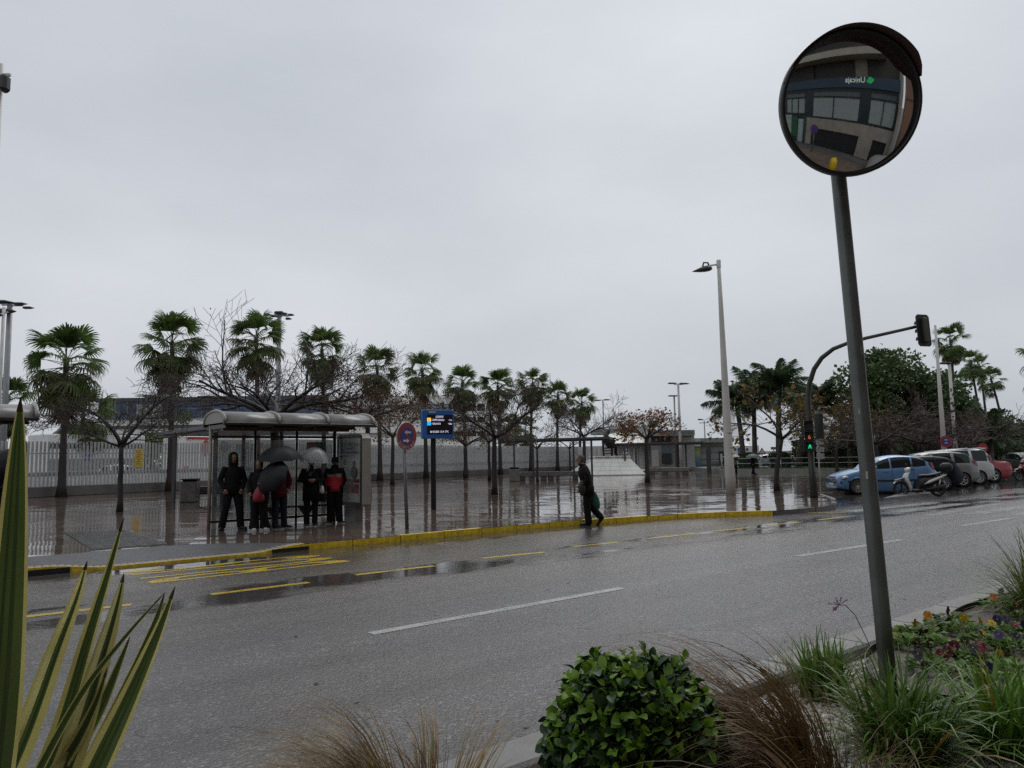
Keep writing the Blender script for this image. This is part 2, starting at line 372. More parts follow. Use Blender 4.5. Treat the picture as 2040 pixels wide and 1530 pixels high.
def wet_tiles():
    m = bpy.data.materials.new('wet_plaza_tiles'); m.use_nodes = True; t = m.node_tree; b = t.nodes['Principled BSDF']
    co = N(t, 'ShaderNodeTexCoord').outputs['Object']
    al = mapping(t, co, -R(9), (1 / .8, 1 / .4, 1))
    fl = N(t, 'ShaderNodeVectorMath', operation='FLOOR'); t.links.new(al, fl.inputs[0])
    fr = N(t, 'ShaderNodeVectorMath', operation='FRACTION'); t.links.new(al, fr.inputs[0])
    wn = N(t, 'ShaderNodeTexWhiteNoise', noise_dimensions='3D'); t.links.new(fl.outputs[0], wn.inputs['Vector'])
    sf = N(t, 'ShaderNodeSeparateXYZ'); t.links.new(fr.outputs[0], sf.inputs[0])
    ex = mth(t, 'ABSOLUTE', mth(t, 'SUBTRACT', sf.outputs[0], .5)); ey = mth(t, 'ABSOLUTE', mth(t, 'SUBTRACT', sf.outputs[1], .5))
    joint = mth(t, 'MAXIMUM', mrange(t, ex, .49, .496, 0, 1), mrange(t, ey, .48, .492, 0, 1))
    big = noise(t, co, .22, 4); mid = noise(t, co, 1.6, 4); fine = noise(t, co, 40, 3)
    c = mixc(t, wn.outputs['Value'], (.108, .074, .059), (.160, .116, .095))
    c = mixc(t, mrange(t, big, .4, .7, 0, .55), c, (.110, .092, .080))
    c = mixc(t, mrange(t, fine, .4, .7, 0, .3), c, (.16, .13, .11))
    c = mixc(t, mth(t, 'MULTIPLY', joint, .7), c, (.03, .026, .023))
    t.links.new(c, b.inputs['Base Color'])
    s = mth(t, 'ADD', mth(t, 'MULTIPLY', big, .7), mth(t, 'MULTIPLY', mid, .3))
    pud = mrange(t, s, .35, .50, 0, 1, True)
    r0 = mixc(t, wn.outputs['Value'], (.07, .07, .07), (.19, .19, .19))
    t.links.new(mixc(t, pud, r0, (.03, .03, .03)), b.inputs['Roughness'])
    # each tile sits at its own slight tilt, standing water smooths it out
    sc_ = N(t, 'ShaderNodeSeparateXYZ'); t.links.new(wn.outputs['Color'], sc_.inputs[0])
    amp = mrange(t, pud, 0, 1, .036, .009)
    nx = mth(t, 'MULTIPLY', mth(t, 'SUBTRACT', sc_.outputs[0], .5), amp); ny = mth(t, 'MULTIPLY', mth(t, 'SUBTRACT', sc_.outputs[1], .5), mth(t, 'MULTIPLY', amp, 1.5))
    cb = N(t, 'ShaderNodeCombineXYZ'); t.links.new(nx, cb.inputs[0]); t.links.new(ny, cb.inputs[1]); cb.inputs[2].default_value = 1
    nm = N(t, 'ShaderNodeVectorMath', operation='NORMALIZE'); t.links.new(cb.outputs[0], nm.inputs[0])
    rip = mth(t, 'ADD', mth(t, 'MULTIPLY', noise(t, co, 5, 3, .6), .5), mth(t, 'MULTIPLY', noise(t, co, 18, 2), .12))
    h = mth(t, 'SUBTRACT', mth(t, 'MULTIPLY', rip, mrange(t, pud, 0, 1, 1.1, .6)), mth(t, 'MULTIPLY', joint, mrange(t, pud, 0, 1, .5, .05)))
    bp = N(t, 'ShaderNodeBump'); bp.inputs['Strength'].default_value = .45; bp.inputs['Distance'].default_value = .008
    t.links.new(h, bp.inputs['Height']); t.links.new(nm.outputs[0], bp.inputs['Normal']); t.links.new(bp.outputs[0], b.inputs['Normal'])
    return m

def paint(name, col, worn=.5):
    m = bpy.data.materials.new(name); m.use_nodes = True; t = m.node_tree; b = t.nodes['Principled BSDF']; out = t.nodes['Material Output']
    co = N(t, 'ShaderNodeTexCoord').outputs['Object']
    f = noise(t, co, 60, 4, .7); g = noise(t, co, 2.5, 4)
    t.links.new(mixc(t, mrange(t, g, .3, .7, 0, 1), [x * .78 for x in col], col), b.inputs['Base Color']); b.inputs['Roughness'].default_value = .3
    bp = N(t, 'ShaderNodeBump'); bp.inputs['Strength'].default_value = .5; bp.inputs['Distance'].default_value = .006; t.links.new(f, bp.inputs['Height']); t.links.new(bp.outputs[0], b.inputs['Normal'])
    tr = N(t, 'ShaderNodeBsdfTransparent'); ms = N(t, 'ShaderNodeMixShader')
    hole = mrange(t, mth(t, 'ADD', mth(t, 'MULTIPLY', f, .8), mth(t, 'MULTIPLY', g, .35)), .50 + (1 - worn) * .2, .62 + (1 - worn) * .2, 0, worn)
    t.links.new(hole, ms.inputs[0]); t.links.new(b.outputs[0], ms.inputs[1]); t.links.new(tr.outputs[0], ms.inputs[2]); t.links.new(ms.outputs[0], out.inputs[0])
    return m
M_ROAD = wet_asphalt(); M_TILES = wet_tiles()
M_YEL = paint('yellow_road_paint', (.68, .47, .025), .75); M_WHW = paint('worn_white_paint', (.42, .42, .41), .9); M_WHT = paint('white_road_paint', (.50, .50, .49), .7)
M_CONC = MAT('concrete', (.175, .17, .16), .5, 0, .2, 4, .25, 70)
M_CONCD = MAT('dark_concrete', (.085, .08, .075), .4, 0, .25, 3, .2, 60)
M_SLAB = MAT('dark_granite_slab', (.06, .06, .062), .42, 0, .2, 5, .15, 90)
M_KERBY = MAT('yellow_kerb_paint', (.70, .47, .016), .34, 0, .3, 9, .35, 60, col2=(.86, .62, .04))
M_TACT = MAT('tan_tactile', (.29, .245, .175), .45, 0, .22, 14, .2, 60)
M_BLACK = MAT('black', (.012, .012, .013), .55, 0, .2, 6)
M_GREYG = MAT('grey_ground', (.09, .088, .085), .5, 0, .25, .6)

# ground out to the horizon, the road, the plaza
mb = MB(); mb.add([(-1500, -600, -.06), (1500, -600, -.06), (1500, 2400, -.06), (-1500, 2400, -.06)], [(0, 1, 2, 3)]); struct('ground', mb, M_GREYG)
mb = MB(); mb.add([UV(-70, -1.0, 0), UV(150, -1.0, 0), UV(150, 40, 0), UV(-70, 40, 0)], [(0, 1, 2, 3)]); struct('road', mb, M_ROAD)

KV = 13.52                                      # the kerb line of the plaza
def kerb_h(u):                                  # kerb height above the road, dropped in front of the sloping slab
    def ss(a, b, x):
        x = max(0, min(1, (x - a) / (b - a))); return x * x * (3 - 2 * x)
    return .035 + .085 * (1 - ss(1.7, 2.6, u) * (1 - ss(4.9, 5.8, u)))
kp = [UV(u, KV, 0) for u in (-40, -20, -6, 0, 6, 9, 12)] + [G(1350, 1024), G(1445, 1020), G(1540, 1017.5), G(1590, 1014), G(1625, 1011), G(1662, 1007)]
for p in kp: p.z = 0
cornerA = kp[-1]; cornerB = G(1640, 984); cornerB.z = 0
fdir = V((.70, .714, 0))
ctrl = [cornerA, V((9.9, 23.2, 0)), V((10.9, 25.6, 0)), cornerB, cornerB + fdir * 12, cornerB + fdir * 40, V((60, 120, 0)), V((60, 260, 0)), V((-160, 260, 0)), V((-160, -40, 0))]
ramp_u = [-1.5 + .365 * i for i in range(21)]
plaza = kp[:3] + [UV(-1.5, KV + .0), UV(-1.5, KV + 1.75), UV(4.2, KV + 1.65), UV(4.9, KV + 1.2), UV(5.8, KV + .25), UV(5.8, KV)] + kp[4:] + ctrl[1:]
mb = MB(); mb.add([(p.x, p.y, PZ) for p in plaza], [tuple(range(len(plaza)))]); struct('plaza_paving', mb, M_TILES)
# dark slab that slopes to the dropped kerb
mb = MB(); rows = []
for u in ramp_u:
    back = KV + 1.75 - .10 * (u + 1.5) / 5.7 if u <= 4.2 else (KV + 1.65 - .45 * (u - 4.2) / .7 if u <= 4.9 else KV + 1.2 - .95 * (u - 4.9) / .9)
    back = max(back, KV + .26)
    rows.append([UV(u, KV + .24, kerb_h(u) + .001), UV(u, KV + .24 + (back - KV - .24) * .55, PZ - .3 * (PZ - kerb_h(u))), UV(u, back, PZ)])
mb.loft(rows, 0, True, False); struct('sloping_pavement', mb, M_SLAB)
# tan ribbed strip on the dropped kerb, tile by tile, with a yellow painted edge
kb = bpy.data.objects.new('kerb', None); C.objects.link(kb); kb['kind'] = 'structure'
u = -3.0
tm = None
while u < 5.8:
    mb = MB(); h0 = kerb_h(u + .05)
    mb.box((0, 0, -.06), (.094, .20, .12), 0, 0, None, .008)
    o = part('tile', mb, M_TACT, kb, None, None, UV(u + .05, KV + .14, h0 + .002), (0, 0, RD)); u += .1
mb = MB()
for i in range(44):
    ua, ub = -3 + i * .2, -3 + (i + 1) * .2
    ha, hb = kerb_h(ua), kerb_h(ub)
    mb.add([UV(ua, KV, 0), UV(ub, KV, 0), UV(ub, KV, hb), UV(ua, KV, ha), UV(ub, KV + .035, hb), UV(ua, KV + .035, ha)], [(0, 1, 2, 3), (3, 2, 4, 5)])
part('painted_edge', mb, M_KERBY, kb)
mb = MB(); mb.bar(UV(.4, KV - .012, .045), UV(2.05, KV - .012, .045), .03, .085); mb.bar(UV(5.25, KV - .006, .04), UV(5.95, KV - .006, .045), .02, .06)
part('gully_opening', mb, M_BLACK, kb)
# full height kerb stones, yellow until the corner, bare after it
rng = random.Random(4)
def kerb_run(pts, mat, w_=.16, h=.12, step=1.0, z0=0.0):
    L = 0; segs = []
    for a, b in zip(pts[:-1], pts[1:]):
        d = (b - a); n = max(1, round(d.length / step))
        for k in range(n):
            segs.append((a + d * (k / n), a + d * ((k + 1) / n)))
    for a, b in segs:
        d = b - a; n = V((-d.y, d.x, 0)).normalized(); mb = MB(); L = d.length
        mb.box((0, 0, 0), (L - .012, w_, h + .06), 0, 0, None, .014)
        c = (a + b) / 2 + n * (w_ / 2) + n * rng.uniform(-.003, .003); c.z = z0 + h / 2 - .03 + rng.uniform(-.002, .003)
        part('kerb_stone', mb, mat, kb, None, None, c, (0, 0, math.atan2(d.y, d.x)))
kerb_run([UV(5.8, KV), UV(9, KV), UV(12, KV)] + kp[7:10], M_KERBY)
kerb_run(kp[9:] + [V((9.9, 23.2, 0)), V((10.9, 25.6, 0)), cornerB, cornerB + fdir * 4], M_CONCD)
kerb_run([UV(-14, KV), UV(-3.0, KV)], M_KERBY)

# ribbed light paving patch in front of the lone tree, tile by tile
tp = bpy.data.objects.new('tactile_paving', None); C.objects.link(tp); tp['kind'] = 'structure'
q = [G(125, 1061, PZ), G(248, 1056, PZ), G(335, 1085, PZ), G(185, 1096, PZ)]
M_RIBD = MAT('ribbed_paving_groove', (.07, .07, .068), .4); M_RIB = MAT('pale_ribbed_paving', (.25, .255, .25), .35, 0, .2, 8, .1, 60)
nu_, nv_ = 5, 6
def bil(a, b): return (q[0] * (1 - a) + q[1] * a) * (1 - b) + (q[3] * (1 - a) + q[2] * a) * b
for i in range(nu_):
    for j in range(nv_):
        mb = MB(); e = .012
        c = [bil((i + e) / nu_, (j + e) / nv_), bil((i + 1 - e) / nu_, (j + e) / nv_), bil((i + 1 - e) / nu_, (j + 1 - e) / nv_), bil((i + e) / nu_, (j + 1 - e) / nv_)]
        mb.add([p + V((0, 0, .005)) for p in c], [(3, 2, 1, 0)])
        for k in range(3):
            a = c[0].lerp(c[3], (k + .5) / 3); b = c[1].lerp(c[2], (k + .5) / 3)
            mb.bar(a + V((0, 0, .012)), b + V((0, 0, .012)), .045, .018, 1)
        part('tile', mb, [M_RIBD, M_RIB], tp)
# pale band of tiles and drainage line across the plaza
mb = MB()
for a, b in (((450, 1004), (700, 997)), ((690, 1001), (1120, 1015)), ((1200, 1003), (1560, 991)), ((60, 1013), (420, 1001))):
    pa, pb = G(*a, PZ + .003), G(*b, PZ + .003); d = (pb - pa).normalized(); n = V((-d.y, d.x, 0)) * .07
    mb.add([pa - n, pb - n, pb + n, pa + n], [(0, 1, 2, 3)])
struct('drain_line', mb, MAT('wet_pale_stone', (.22, .21, .20), .12, 0, .3, 10))

# painted road markings
mk = bpy.data.objects.new('road_marking', None); C.objects.link(mk); mk['kind'] = 'structure'
def dash(a, b, w_, mat, name='dash'):
    pa, pb = G(*a, .004), G(*b, .004); d = (pb - pa).normalized(); n = V((-d.y, d.x, 0)) * (w_ / 2); mb = MB(); K = 6
    for i in range(K):
        p, r_ = pa.lerp(pb, i / K), pa.lerp(pb, (i + 1) / K); mb.add([p - n, r_ - n, r_ + n, p + n], [(0, 1, 2, 3)])
    part(name, mb, mat, mk)
for a, b in (((-160, 1262), (-10, 1238)), ((45, 1229), (262, 1204)), ((420, 1184), (615, 1160)), ((708, 1145), (865, 1127)), ((960, 1112), (1083, 1100)), ((1142, 1089), (1231, 1080)), ((1290, 1073), (1383, 1063)), ((1423, 1058), (1491, 1051)), ((1527, 1046), (1593, 1040.5)), ((1629, 1036), (1688, 1028.6))):
    dash(a, b, .13, M_YEL, 'yellow_dash')
dash((1557, 1021), (1682, 1021), .10, M_YEL, 'yellow_line')
for a, b in (((738, 1262), (1240, 1171)), ((1590, 1108), (1797, 1075)), ((1915, 1047.5), (2012, 1032.5)), ((-700, 1530), (-100, 1418))):
    dash(a, b, .13, M_WHT, 'white_dash')
for a, b, w_ in (((1690, 1019), (1865, 1001), .42), ((1786, 1020), (1920, 1003), .42), ((1850, 1027), (1990, 1003), .35), ((1933, 1024.5), (2050, 1008), .45), ((1960, 993), (2080, 986), .35), ((2028, 1027), (2110, 1012), .4)):
    dash(a, b, w_, M_WHW, 'crossing_bar')
# BUS in tall letters for the lane; the feet of the letters point to where the buses come from
mb = MB(); vs_, fs_, asp = text_shape('BUS')
q0, q1, q2, q3 = G(704, 1117.5, .004), G(628, 1105, .004), G(238, 1138, .004), G(296, 1163, .004)   # foot near, foot far, top far, top near
mb.add([(q0.lerp(q1, p[0])).lerp(q3.lerp(q2, p[0]), p[1]) for p in vs_], [f[::-1] for f in fs_])
part('bus_lettering', mb, M_YEL, mk)

# near pavement, its kerb and the planting bed
NV = 3.30; BZ = 0.05
mb = MB(); mb.add([UV(-40, -5.0, .10), UV(60, -5.0, .10), UV(60, .35, .10), UV(-40, .35, .10)], [(0, 1, 2, 3)]); struct('near_pavement', mb, MAT('brown_paving', (.15, .11, .085), .35, 0, .2, 3, .2, 30))
M_GRAV = MAT('gravel_bed', (.30, .28, .25), .7, 0, .4, 30, .8, 60)
mb = MB(); mb.add([UV(-30, .3, BZ), UV(40, .3, BZ), UV(40, NV - .2, BZ), UV(-30, NV - .2, BZ)], [(0, 1, 2, 3)]); struct('planting_bed', mb, M_GRAV)
nk = bpy.data.objects.new('near_kerb', None); C.objects.link(nk); nk['kind'] = 'structure'
u = -14.0
while u < 24:
    mb = MB(); mb.box((0, 0, 0), (.997, .30, .24), 0, 0, None, .02)
    part('kerb_stone', mb, M_CONC, nk, None, None, UV(u + .5, NV - .15, .03 + rng.uniform(-.003, .003)), (0, 0, RD)); u += 1.0
# ------------------------------------------------------------------ fence of the port along the back of the plaza
F0 = G(52, 992, PZ); FD = (G(1155, 936.5, PZ) - F0); FD.z = 0; FLEN = FD.length; FD.normalize(); FN = V((-FD.y, FD.x, 0)); FR = math.atan2(FD.y, FD.x)
def FP(s, off=0, z=PZ): return V((F0.x + FD.x * s + FN.x * off, F0.y + FD.y * s + FN.y * off, z))
M_SLAT = MAT('galvanised_slat', (.41, .415, .41), .45, .0, .12, 2)
M_WALLB = MAT('grey_brown_wall', (.115, .105, .095), .45, 0, .25, 1.2, .2, 20)
fe = thing('slat_fence', 'long fence of upright galvanised slats on a low wall along the back of the plaza', 'fence', FP(0), FR)
S0, S1, SP = -4.0, 74.0, .19
mb = MB()
mb.box(((S0 + S1) / 2, 0, .25), (S1 - S0, .30, .50), 0, 0, None, .02); part('low_wall', mb, M_WALLB, fe)
mb = MB(); mb.box(((S0 + S1) / 2, .05, 1.10), (S1 - S0, .03, .20)); part('rail', mb, M_SLAT, fe)
mb = MB(); mb.box(((S0 + S1) / 2, .05, 2.12), (S1 - S0, .03, .05)); part('rail', mb, M_SLAT, fe)
mb = MB(); mb.box((0, 0, 0), (.105, .05, 2.20), 0, 0, None, .008); slat_me = mb.mesh('slat', [M_SLAT])
n_ = int((S1 - S0) / SP); far = MB(); rng = random.Random(9)
for i in range(n_):
    s = S0 + i * SP; loc = (s + rng.uniform(-.012, .012), 0, 1.60 + rng.uniform(-.012, .012))
    if i < 296: link('slat', slat_me, fe, loc, (0, 0, R(rng.uniform(-2, 2))))
    else: far.box(loc, (.105, .05, 2.2))
part('far_slats', far, M_SLAT, fe, None, 'stuff')

# ------------------------------------------------------------------ port yard behind the fence
mb = MB(); mb.add([FP(-60, .35, PZ + .004), FP(140, .35, PZ + .004), FP(140, 120, PZ + .004), FP(-60, 120, PZ + .004)], [(0, 1, 2, 3)]); struct('yard', mb, MAT('yard_asphalt', (.12, .118, .115), .35, 0, .25, .7))
M_WHITE = MAT('white_paint', (.72, .72, .70), .45, 0, .08, 2); M_LGREY = MAT('light_grey_panel', (.50, .50, .49), .5, 0, .08, .8)
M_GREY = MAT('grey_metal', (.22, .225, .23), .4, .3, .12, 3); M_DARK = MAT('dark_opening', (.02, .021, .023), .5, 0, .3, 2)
M_DGREY = MAT('dark_grey_paint', (.045, .047, .05), .4, 0, .2, 3)
mb = MB()
for k in range(9):
    mb.prism([(-.3, 0), (.3, 0), (.18, .3), (.1, .95), (-.1, .95), (-.18, .3)], 2.9, 0, Matrix.Translation(FP(-6 + k * 3.0, 2.6, PZ)) @ Matrix.Rotation(FR + R(90), 4, 'Z') @ Matrix.Rotation(R(90), 4, 'X'))
solo('barrier', mb, M_WHITE, 'row of white concrete barriers standing right behind the slat fence', 'barrier')
mb = MB(); mb.box((0, 0, 1.3), (40, .25, 2.6)); o = solo('panel_wall', mb, M_LGREY, 'plain light grey wall close behind the far half of the slat fence', 'wall'); o.location = FP(47, 3.2, PZ); o.rotation_euler = (0, 0, FR)
for k in range(14):
    m2 = MB(); m2.box((0, 0, 0), (.06, .05, 2.55)); part('seam', m2, M_GREY, o, None, None, (-19.5 + k * 3, -.15, 1.3))
# white trailer with hazard diamond
tr = thing('semi_trailer', 'long white box trailer parked behind the slat fence, red diamond sign on its side', 'trailer', FP(12.2, 6.5, PZ), FR)
mb = MB(); mb.box((7.6, 0, 2.15), (15.2, 2.5, 2.3), 0, 0, None, .05); part('body', mb, M_WHITE, tr)
mb = MB(); mb.box((7.6, 0, .92), (15.2, 2.3, .14)); part('chassis', mb, M_DGREY, tr)
mb = MB(); mb.box((1.2, -1.26, 3.18), (2.2, .03, .16)); part('red_stripe', mb, MAT('red_stripe', (.45, .05, .03), .5), tr)
for x in (1.6, 2.9, 4.2, 12.5):
    mb = MB(); mb.lathe([(.01, -.15), (.48, -.15), (.5, -.1), (.5, .1), (.48, .15), (.01, .15)], 18, 0, Matrix.Translation((x, -1.02, .5)) @ Matrix.Rotation(R(90), 4, 'X')); part('wheel', mb, M_BLACK, tr)
mb = MB(); mb.prism([(-.45, 0), (0, -.62), (.45, 0), (0, .62)], .02, 0, Matrix.Translation((1.5, -1.26, 2.55)) @ Matrix.Rotation(R(90), 4, 'X')); part('hazard_diamond', mb, MAT('faded_red', (.45, .10, .08), .5), tr)
mb = MB(); mb.lathe([(.001, .02), (.38, .02), (.38, 0)], 20, 0, Matrix.Translation((3.0, -1.26, 2.65)) @ Matrix.Rotation(R(90), 4, 'X')); part('round_emblem', mb, MAT('faded_blue', (.12, .2, .36), .5), tr)
mb = MB()
for k in range(5): mb.box((4.2 + k * .62, -1.27, 2.6 + .12 * (k % 2)), (.42, .02, .42))
part('emblem_bar', mb, MATS['faded_blue'], tr)
mb = MB(); mb.box((.1, -1.2, 1.15), (.3, .2, .35)); part('tail_light', mb, MAT('orange_lamp', (.6, .12, .03), .3), tr)
# lorry cabs behind
for s_, off, lab in ((9.6, 12, 'white lorry seen through the fence slats left of the yellow notice'),):
    lo = thing('lorry', lab, 'lorry', FP(s_, off, PZ), FR)
    mb = MB(); mb.box((0, 0, 2.2), (6.5, 2.5, 2.6), 0, 0, None, .05); part('box_body', mb, M_WHITE, lo)
    mb = MB(); mb.box((0, -1.27, 2.75), (6.3, .03, .32)); part('window_band', mb, M_DARK, lo)
    mb = MB(); mb.box((0, -1.27, 1.55), (6.3, .03, .75)); part('grey_skirt', mb, M_GREY, lo)
    for x in (-2.2, 2.3):
        mb = MB(); mb.lathe([(.01, -.15), (.48, -.15), (.48, .15), (.01, .15)], 16, 0, Matrix.Translation((x, -1.02, .48)) @ Matrix.Rotation(R(90), 4, 'X')); part('wheel', mb, M_BLACK, lo)
# signs on the fence
mb = MB(); p = AT(313, 897, FP(6.2).y - .1)
sg = thing('notice_board', 'tall narrow yellow notice board fixed to the slat fence', 'sign', FP(5.6, -.05, 1.62), FR)
mb.box((0, 0, .35), (.46, .03, .98)); part('board', mb, MAT('yellow_board', (.62, .42, .06), .4), sg)
mb = MB()
for k in range(9): mb.box((-.05 + .03 * (k % 3), -.018, .74 - k * .095), (.3 - .05 * (k % 2), .006, .028))
part('print', mb, MAT('print_dark', (.10, .08, .03), .5), sg)
sg = thing('round_sign', 'round blue roundabout sign with white arrows standing behind the slat fence', 'sign', FP(-1.0 + 4.0, 1.2, PZ), FR)
sg.location = AT(174, 908, FP(2.6, 1.2).y); sg.location.z = PZ
hz = AT(174, 908, FP(2.6, 1.2).y).z - PZ
mb = MB(); mb.tube([(0, .04, 0), (0, .04, hz)], .03, 8); part('post', mb, M_GREY, sg)
mb = MB(); mb.lathe([(.001, .03), (.27, .03), (.29, .015), (.29, 0)], 24, 0, Matrix.Translation((0, 0, hz)) @ Matrix.Rotation(R(90), 4, 'X')); part('disc', mb, MAT('sign_blue', (.03, .12, .42), .35), sg)
mb = MB()
for k in range(3):
    a0 = R(k * 120 + 10); pts = [(math.cos(a0 + R(t)) * .16, -.035, hz + math.sin(a0 + R(t)) * .16) for t in (0, 20, 40, 60, 75)]
    mb.tube(pts, .022, 4)
    e = V(pts[-1]); a = a0 + R(75); mb.prism([(math.cos(a) * .10, math.sin(a) * .10), (math.cos(a) * .22, math.sin(a) * .22), (math.cos(a + R(35)) * .16, math.sin(a + R(35)) * .16)], .01, 0, Matrix.Translation((0, -.03, hz)) @ Matrix.Rotation(R(90), 4, 'X'))
part('arrows', mb, M_WHITE, sg)

# ------------------------------------------------------------------ big port buildings far behind
M_BLUEG = MAT('blue_glass_far', (.050, .078, .125), .35, 0, .25, .25); M_OFFW = MAT('offwhite_render', (.74, .73, .69), .6, 0, .08, .4)
M_RAIL = MAT('pale_glass_rail', (.30, .33, .35), .15, 0, .1, 1)
def px_box(x0, x1, yt, yb, Y, depth, name, mat, par, mirror_off=None):
    a, b = AT(x0, yt, Y), AT(x1, yt, Y); z1 = (a.z + b.z) / 2; z0 = max(PZ, AT((x0 + x1) / 2, yb, Y).z)
    mb = MB(); mb.box(((a.x + b.x) / 2 - par.location.x, Y + depth / 2 - par.location.y, (z0 + z1) / 2 - par.location.z), (b.x - a.x, depth, z1 - z0))
    return part(name, mb, mat, par)
bd = thing('office_block', 'long dark blue glazed office block rising behind the bare trees on the left', 'building', (AT(340, 900, 150).x, 150, PZ))
px_box(196, 650, 797, 832, 150, 14, 'glazed_storey', M_BLUEG, bd); px_box(190, 655, 790, 797.5, 149.6, 15, 'roof', M_DGREY, bd)
px_box(284, 318, 786, 790, 152, 5, 'plant_room', M_GREY, bd)
px_box(272, 322, 806, 832, 149.2, 6, 'stair_tower', MAT('stair_grey', (.30, .30, .29), .6), bd); px_box(150, 690, 832, 905, 150.3, 14, 'podium', M_OFFW, bd)
for k in range(18):
    x = 205 + k * 24.5
    if 268 < x < 326: continue
    px_box(x, x + 1.2, 798, 831.5, 149.85, .2, 'mullion', M_GREY, bd)
px_box(330, 640, 812, 813.5, 149.85, .2, 'mullion', MAT('blue_bar', (.10, .2, .4), .3), bd)
for (y0, y1) in ((845, 851), (862, 868)): px_box(205, 680, y0, y1, 150.0, .5, 'window_band', M_DGREY, bd)
bd = thing('parking_deck', 'white multi storey parking deck with dark open levels behind the row of palms', 'building', (AT(820, 900, 145).x, 145, PZ))
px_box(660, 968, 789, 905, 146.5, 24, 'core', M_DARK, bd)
for (y0, y1) in ((788, 806), (821, 833), (843, 861), (871, 906)): px_box(655, 975, y0, y1, 145, 1.2, 'parapet', M_OFFW, bd)
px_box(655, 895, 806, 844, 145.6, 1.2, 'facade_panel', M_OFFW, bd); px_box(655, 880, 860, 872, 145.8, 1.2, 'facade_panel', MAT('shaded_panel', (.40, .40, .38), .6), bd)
px_box(806, 897, 806, 820, 145.2, .2, 'glass_railing', M_RAIL, bd)
for k in range(8): px_box(808 + k * 12.5, 809 + k * 12.5, 805, 820, 145.1, .12, 'railing_post', M_DGREY, bd)
for x in (900, 924, 948, 966): px_box(x, x + 2.5, 800, 900, 144.8, .6, 'column', M_OFFW, bd)
fl = thing('flag', 'small red and white flag on a thin pole above the blue office block', 'flag', (AT(318, 790, 148).x, 148, PZ))
h = AT(318, 774, 148).z - PZ; mb = MB(); mb.tube([(0, 0, 0), (0, 0, h)], .07, 6); part('pole', mb, M_GREY, fl)
mb = MB(); mb.add([(0, 0, h), (1.6, .1, h + .2), (2.4, 0, h + .75), (.9, -.1, h + .6), (0, 0, h + .55)], [(0, 1, 2, 3, 4)]); part('cloth', mb, MAT('red_cloth', (.55, .06, .05), .6), fl)

# low terminal buildings to the right of the monument
YB = 76.0
bd = thing('ticket_hall', 'low grey ticket hall with white sail shaped roof behind the monument', 'building', (AT(1240, 900, YB).x, YB, PZ))
px_box(1165, 1296, 888, 936, YB, 8, 'wall', M_LGREY, bd); px_box(1188, 1296, 853, 863, YB + 5, 6, 'rear_block', MAT('mid_grey_panel', (.33, .335, .33), .5), bd)
a, b, c, d = AT(1216, 884, YB - 1.5), AT(1292, 882.5, YB - 1.5), AT(1287, 862, YB + 3), AT(1214, 863, YB + 3); e = V((0, 0, .12)); o_ = bd.location
mb = MB(); mb.add([p - o_ for p in (a, b, c, d, a - e, b - e, c - e, d - e)], [(0, 1, 2, 3), (7, 6, 5, 4), (0, 4, 5, 1), (1, 5, 6, 2), (2, 6, 7, 3), (3, 7, 4, 0)]); part('sail_roof', mb, MAT('cream_roof', (.66, .64, .57), .5), bd)
for x in (1252, 1262, 1288): px_box(x, x + 2, 892, 936, YB - .3, .3, 'wall_rib', M_WHITE, bd)
for k in range(13): px_box(1170 + k * 9.2, 1170.5 + k * 9.2, 890, 935, YB - .06, .1, 'joint', MATS['mid_grey_panel'], bd)
bd = thing('station_building', 'grey station building with roof lettering, glass door and louvred upper wall', 'building', (AT(1335, 900, YB - 1).x, YB - 1, PZ))
M_STAT = MAT('station_grey', (.30, .30, .295), .5, 0, .08, 1)
px_box(1296, 1383, 867, 936, YB - 1, 9, 'wall', M_STAT, bd); px_box(1292, 1384, 857, 868, YB - 2.2, 11, 'fascia', MAT('fascia_grey', (.27, .28, .285), .4), bd)
for k in range(6): px_box(1297, 1338, 869 + k * 2.1, 870 + k * 2.1, YB - 1.15, .2, 'louvre', M_DGREY, bd)
px_box(1359, 1381, 869, 880, YB - 1.2, .25, 'cream_panel', MAT('cream_panel', (.45, .44, .38), .5), bd)
px_box(1318, 1339, 886, 923, YB - 1.2, .2, 'glass_door', MAT('door_glass', (.14, .16, .17), .1), bd); px_box(1319, 1337.5, 903, 922, YB - 1.4, .2, 'door_pane', M_DARK, bd)
px_box(1345, 1357, 886, 930, YB - 1.2, .2, 'window', M_DARK, bd); px_box(1298, 1312, 897, 930, YB - 1.2, .2, 'shutter', MAT('shutter', (.40, .39, .37), .5), bd)
a = AT(1318, 866.6, YB - 2.4) - bd.location; mb = MB(); text_on(mb, 'ESTACION MARITIMA', a, (1, 0, 0), (0, 0, 1), 3.1, .42); part('lettering', mb, M_DGREY, bd)
bd = thing('low_annex', 'long low grey annex with flat roof right of the station building', 'building', (AT(1420, 900, YB + 1).x, YB + 1, PZ))
px_box(1384.5, 1456, 880, 936, YB + 1, 8, 'wall', M_STAT, bd); px_box(1383.5, 1462, 872.5, 881, YB + .2, 10, 'roof', MATS['fascia_grey'], bd)
for y in (889, 901, 914, 925): px_box(1385, 1455.5, y, y + .5, YB + .93, .1, 'joint', M_GREY, bd)
px_box(1433, 1446, 899, 934, YB + .85, .2, 'door', M_DARK, bd); px_box(1435, 1439, 904, 930, YB + .75, .2, 'door_frame', M_LGREY, bd); px_box(1385, 1395, 880.5, 890, YB + .8, .3, 'recess', M_DARK, bd)
bd = thing('white_house', 'small pale flat roofed building with square dark windows behind the two umbrella walkers', 'building', (AT(1490, 900, 95).x, 95, PZ))
px_box(1456, 1512, 888, 930, 95, 8, 'wall', M_LGREY, bd)
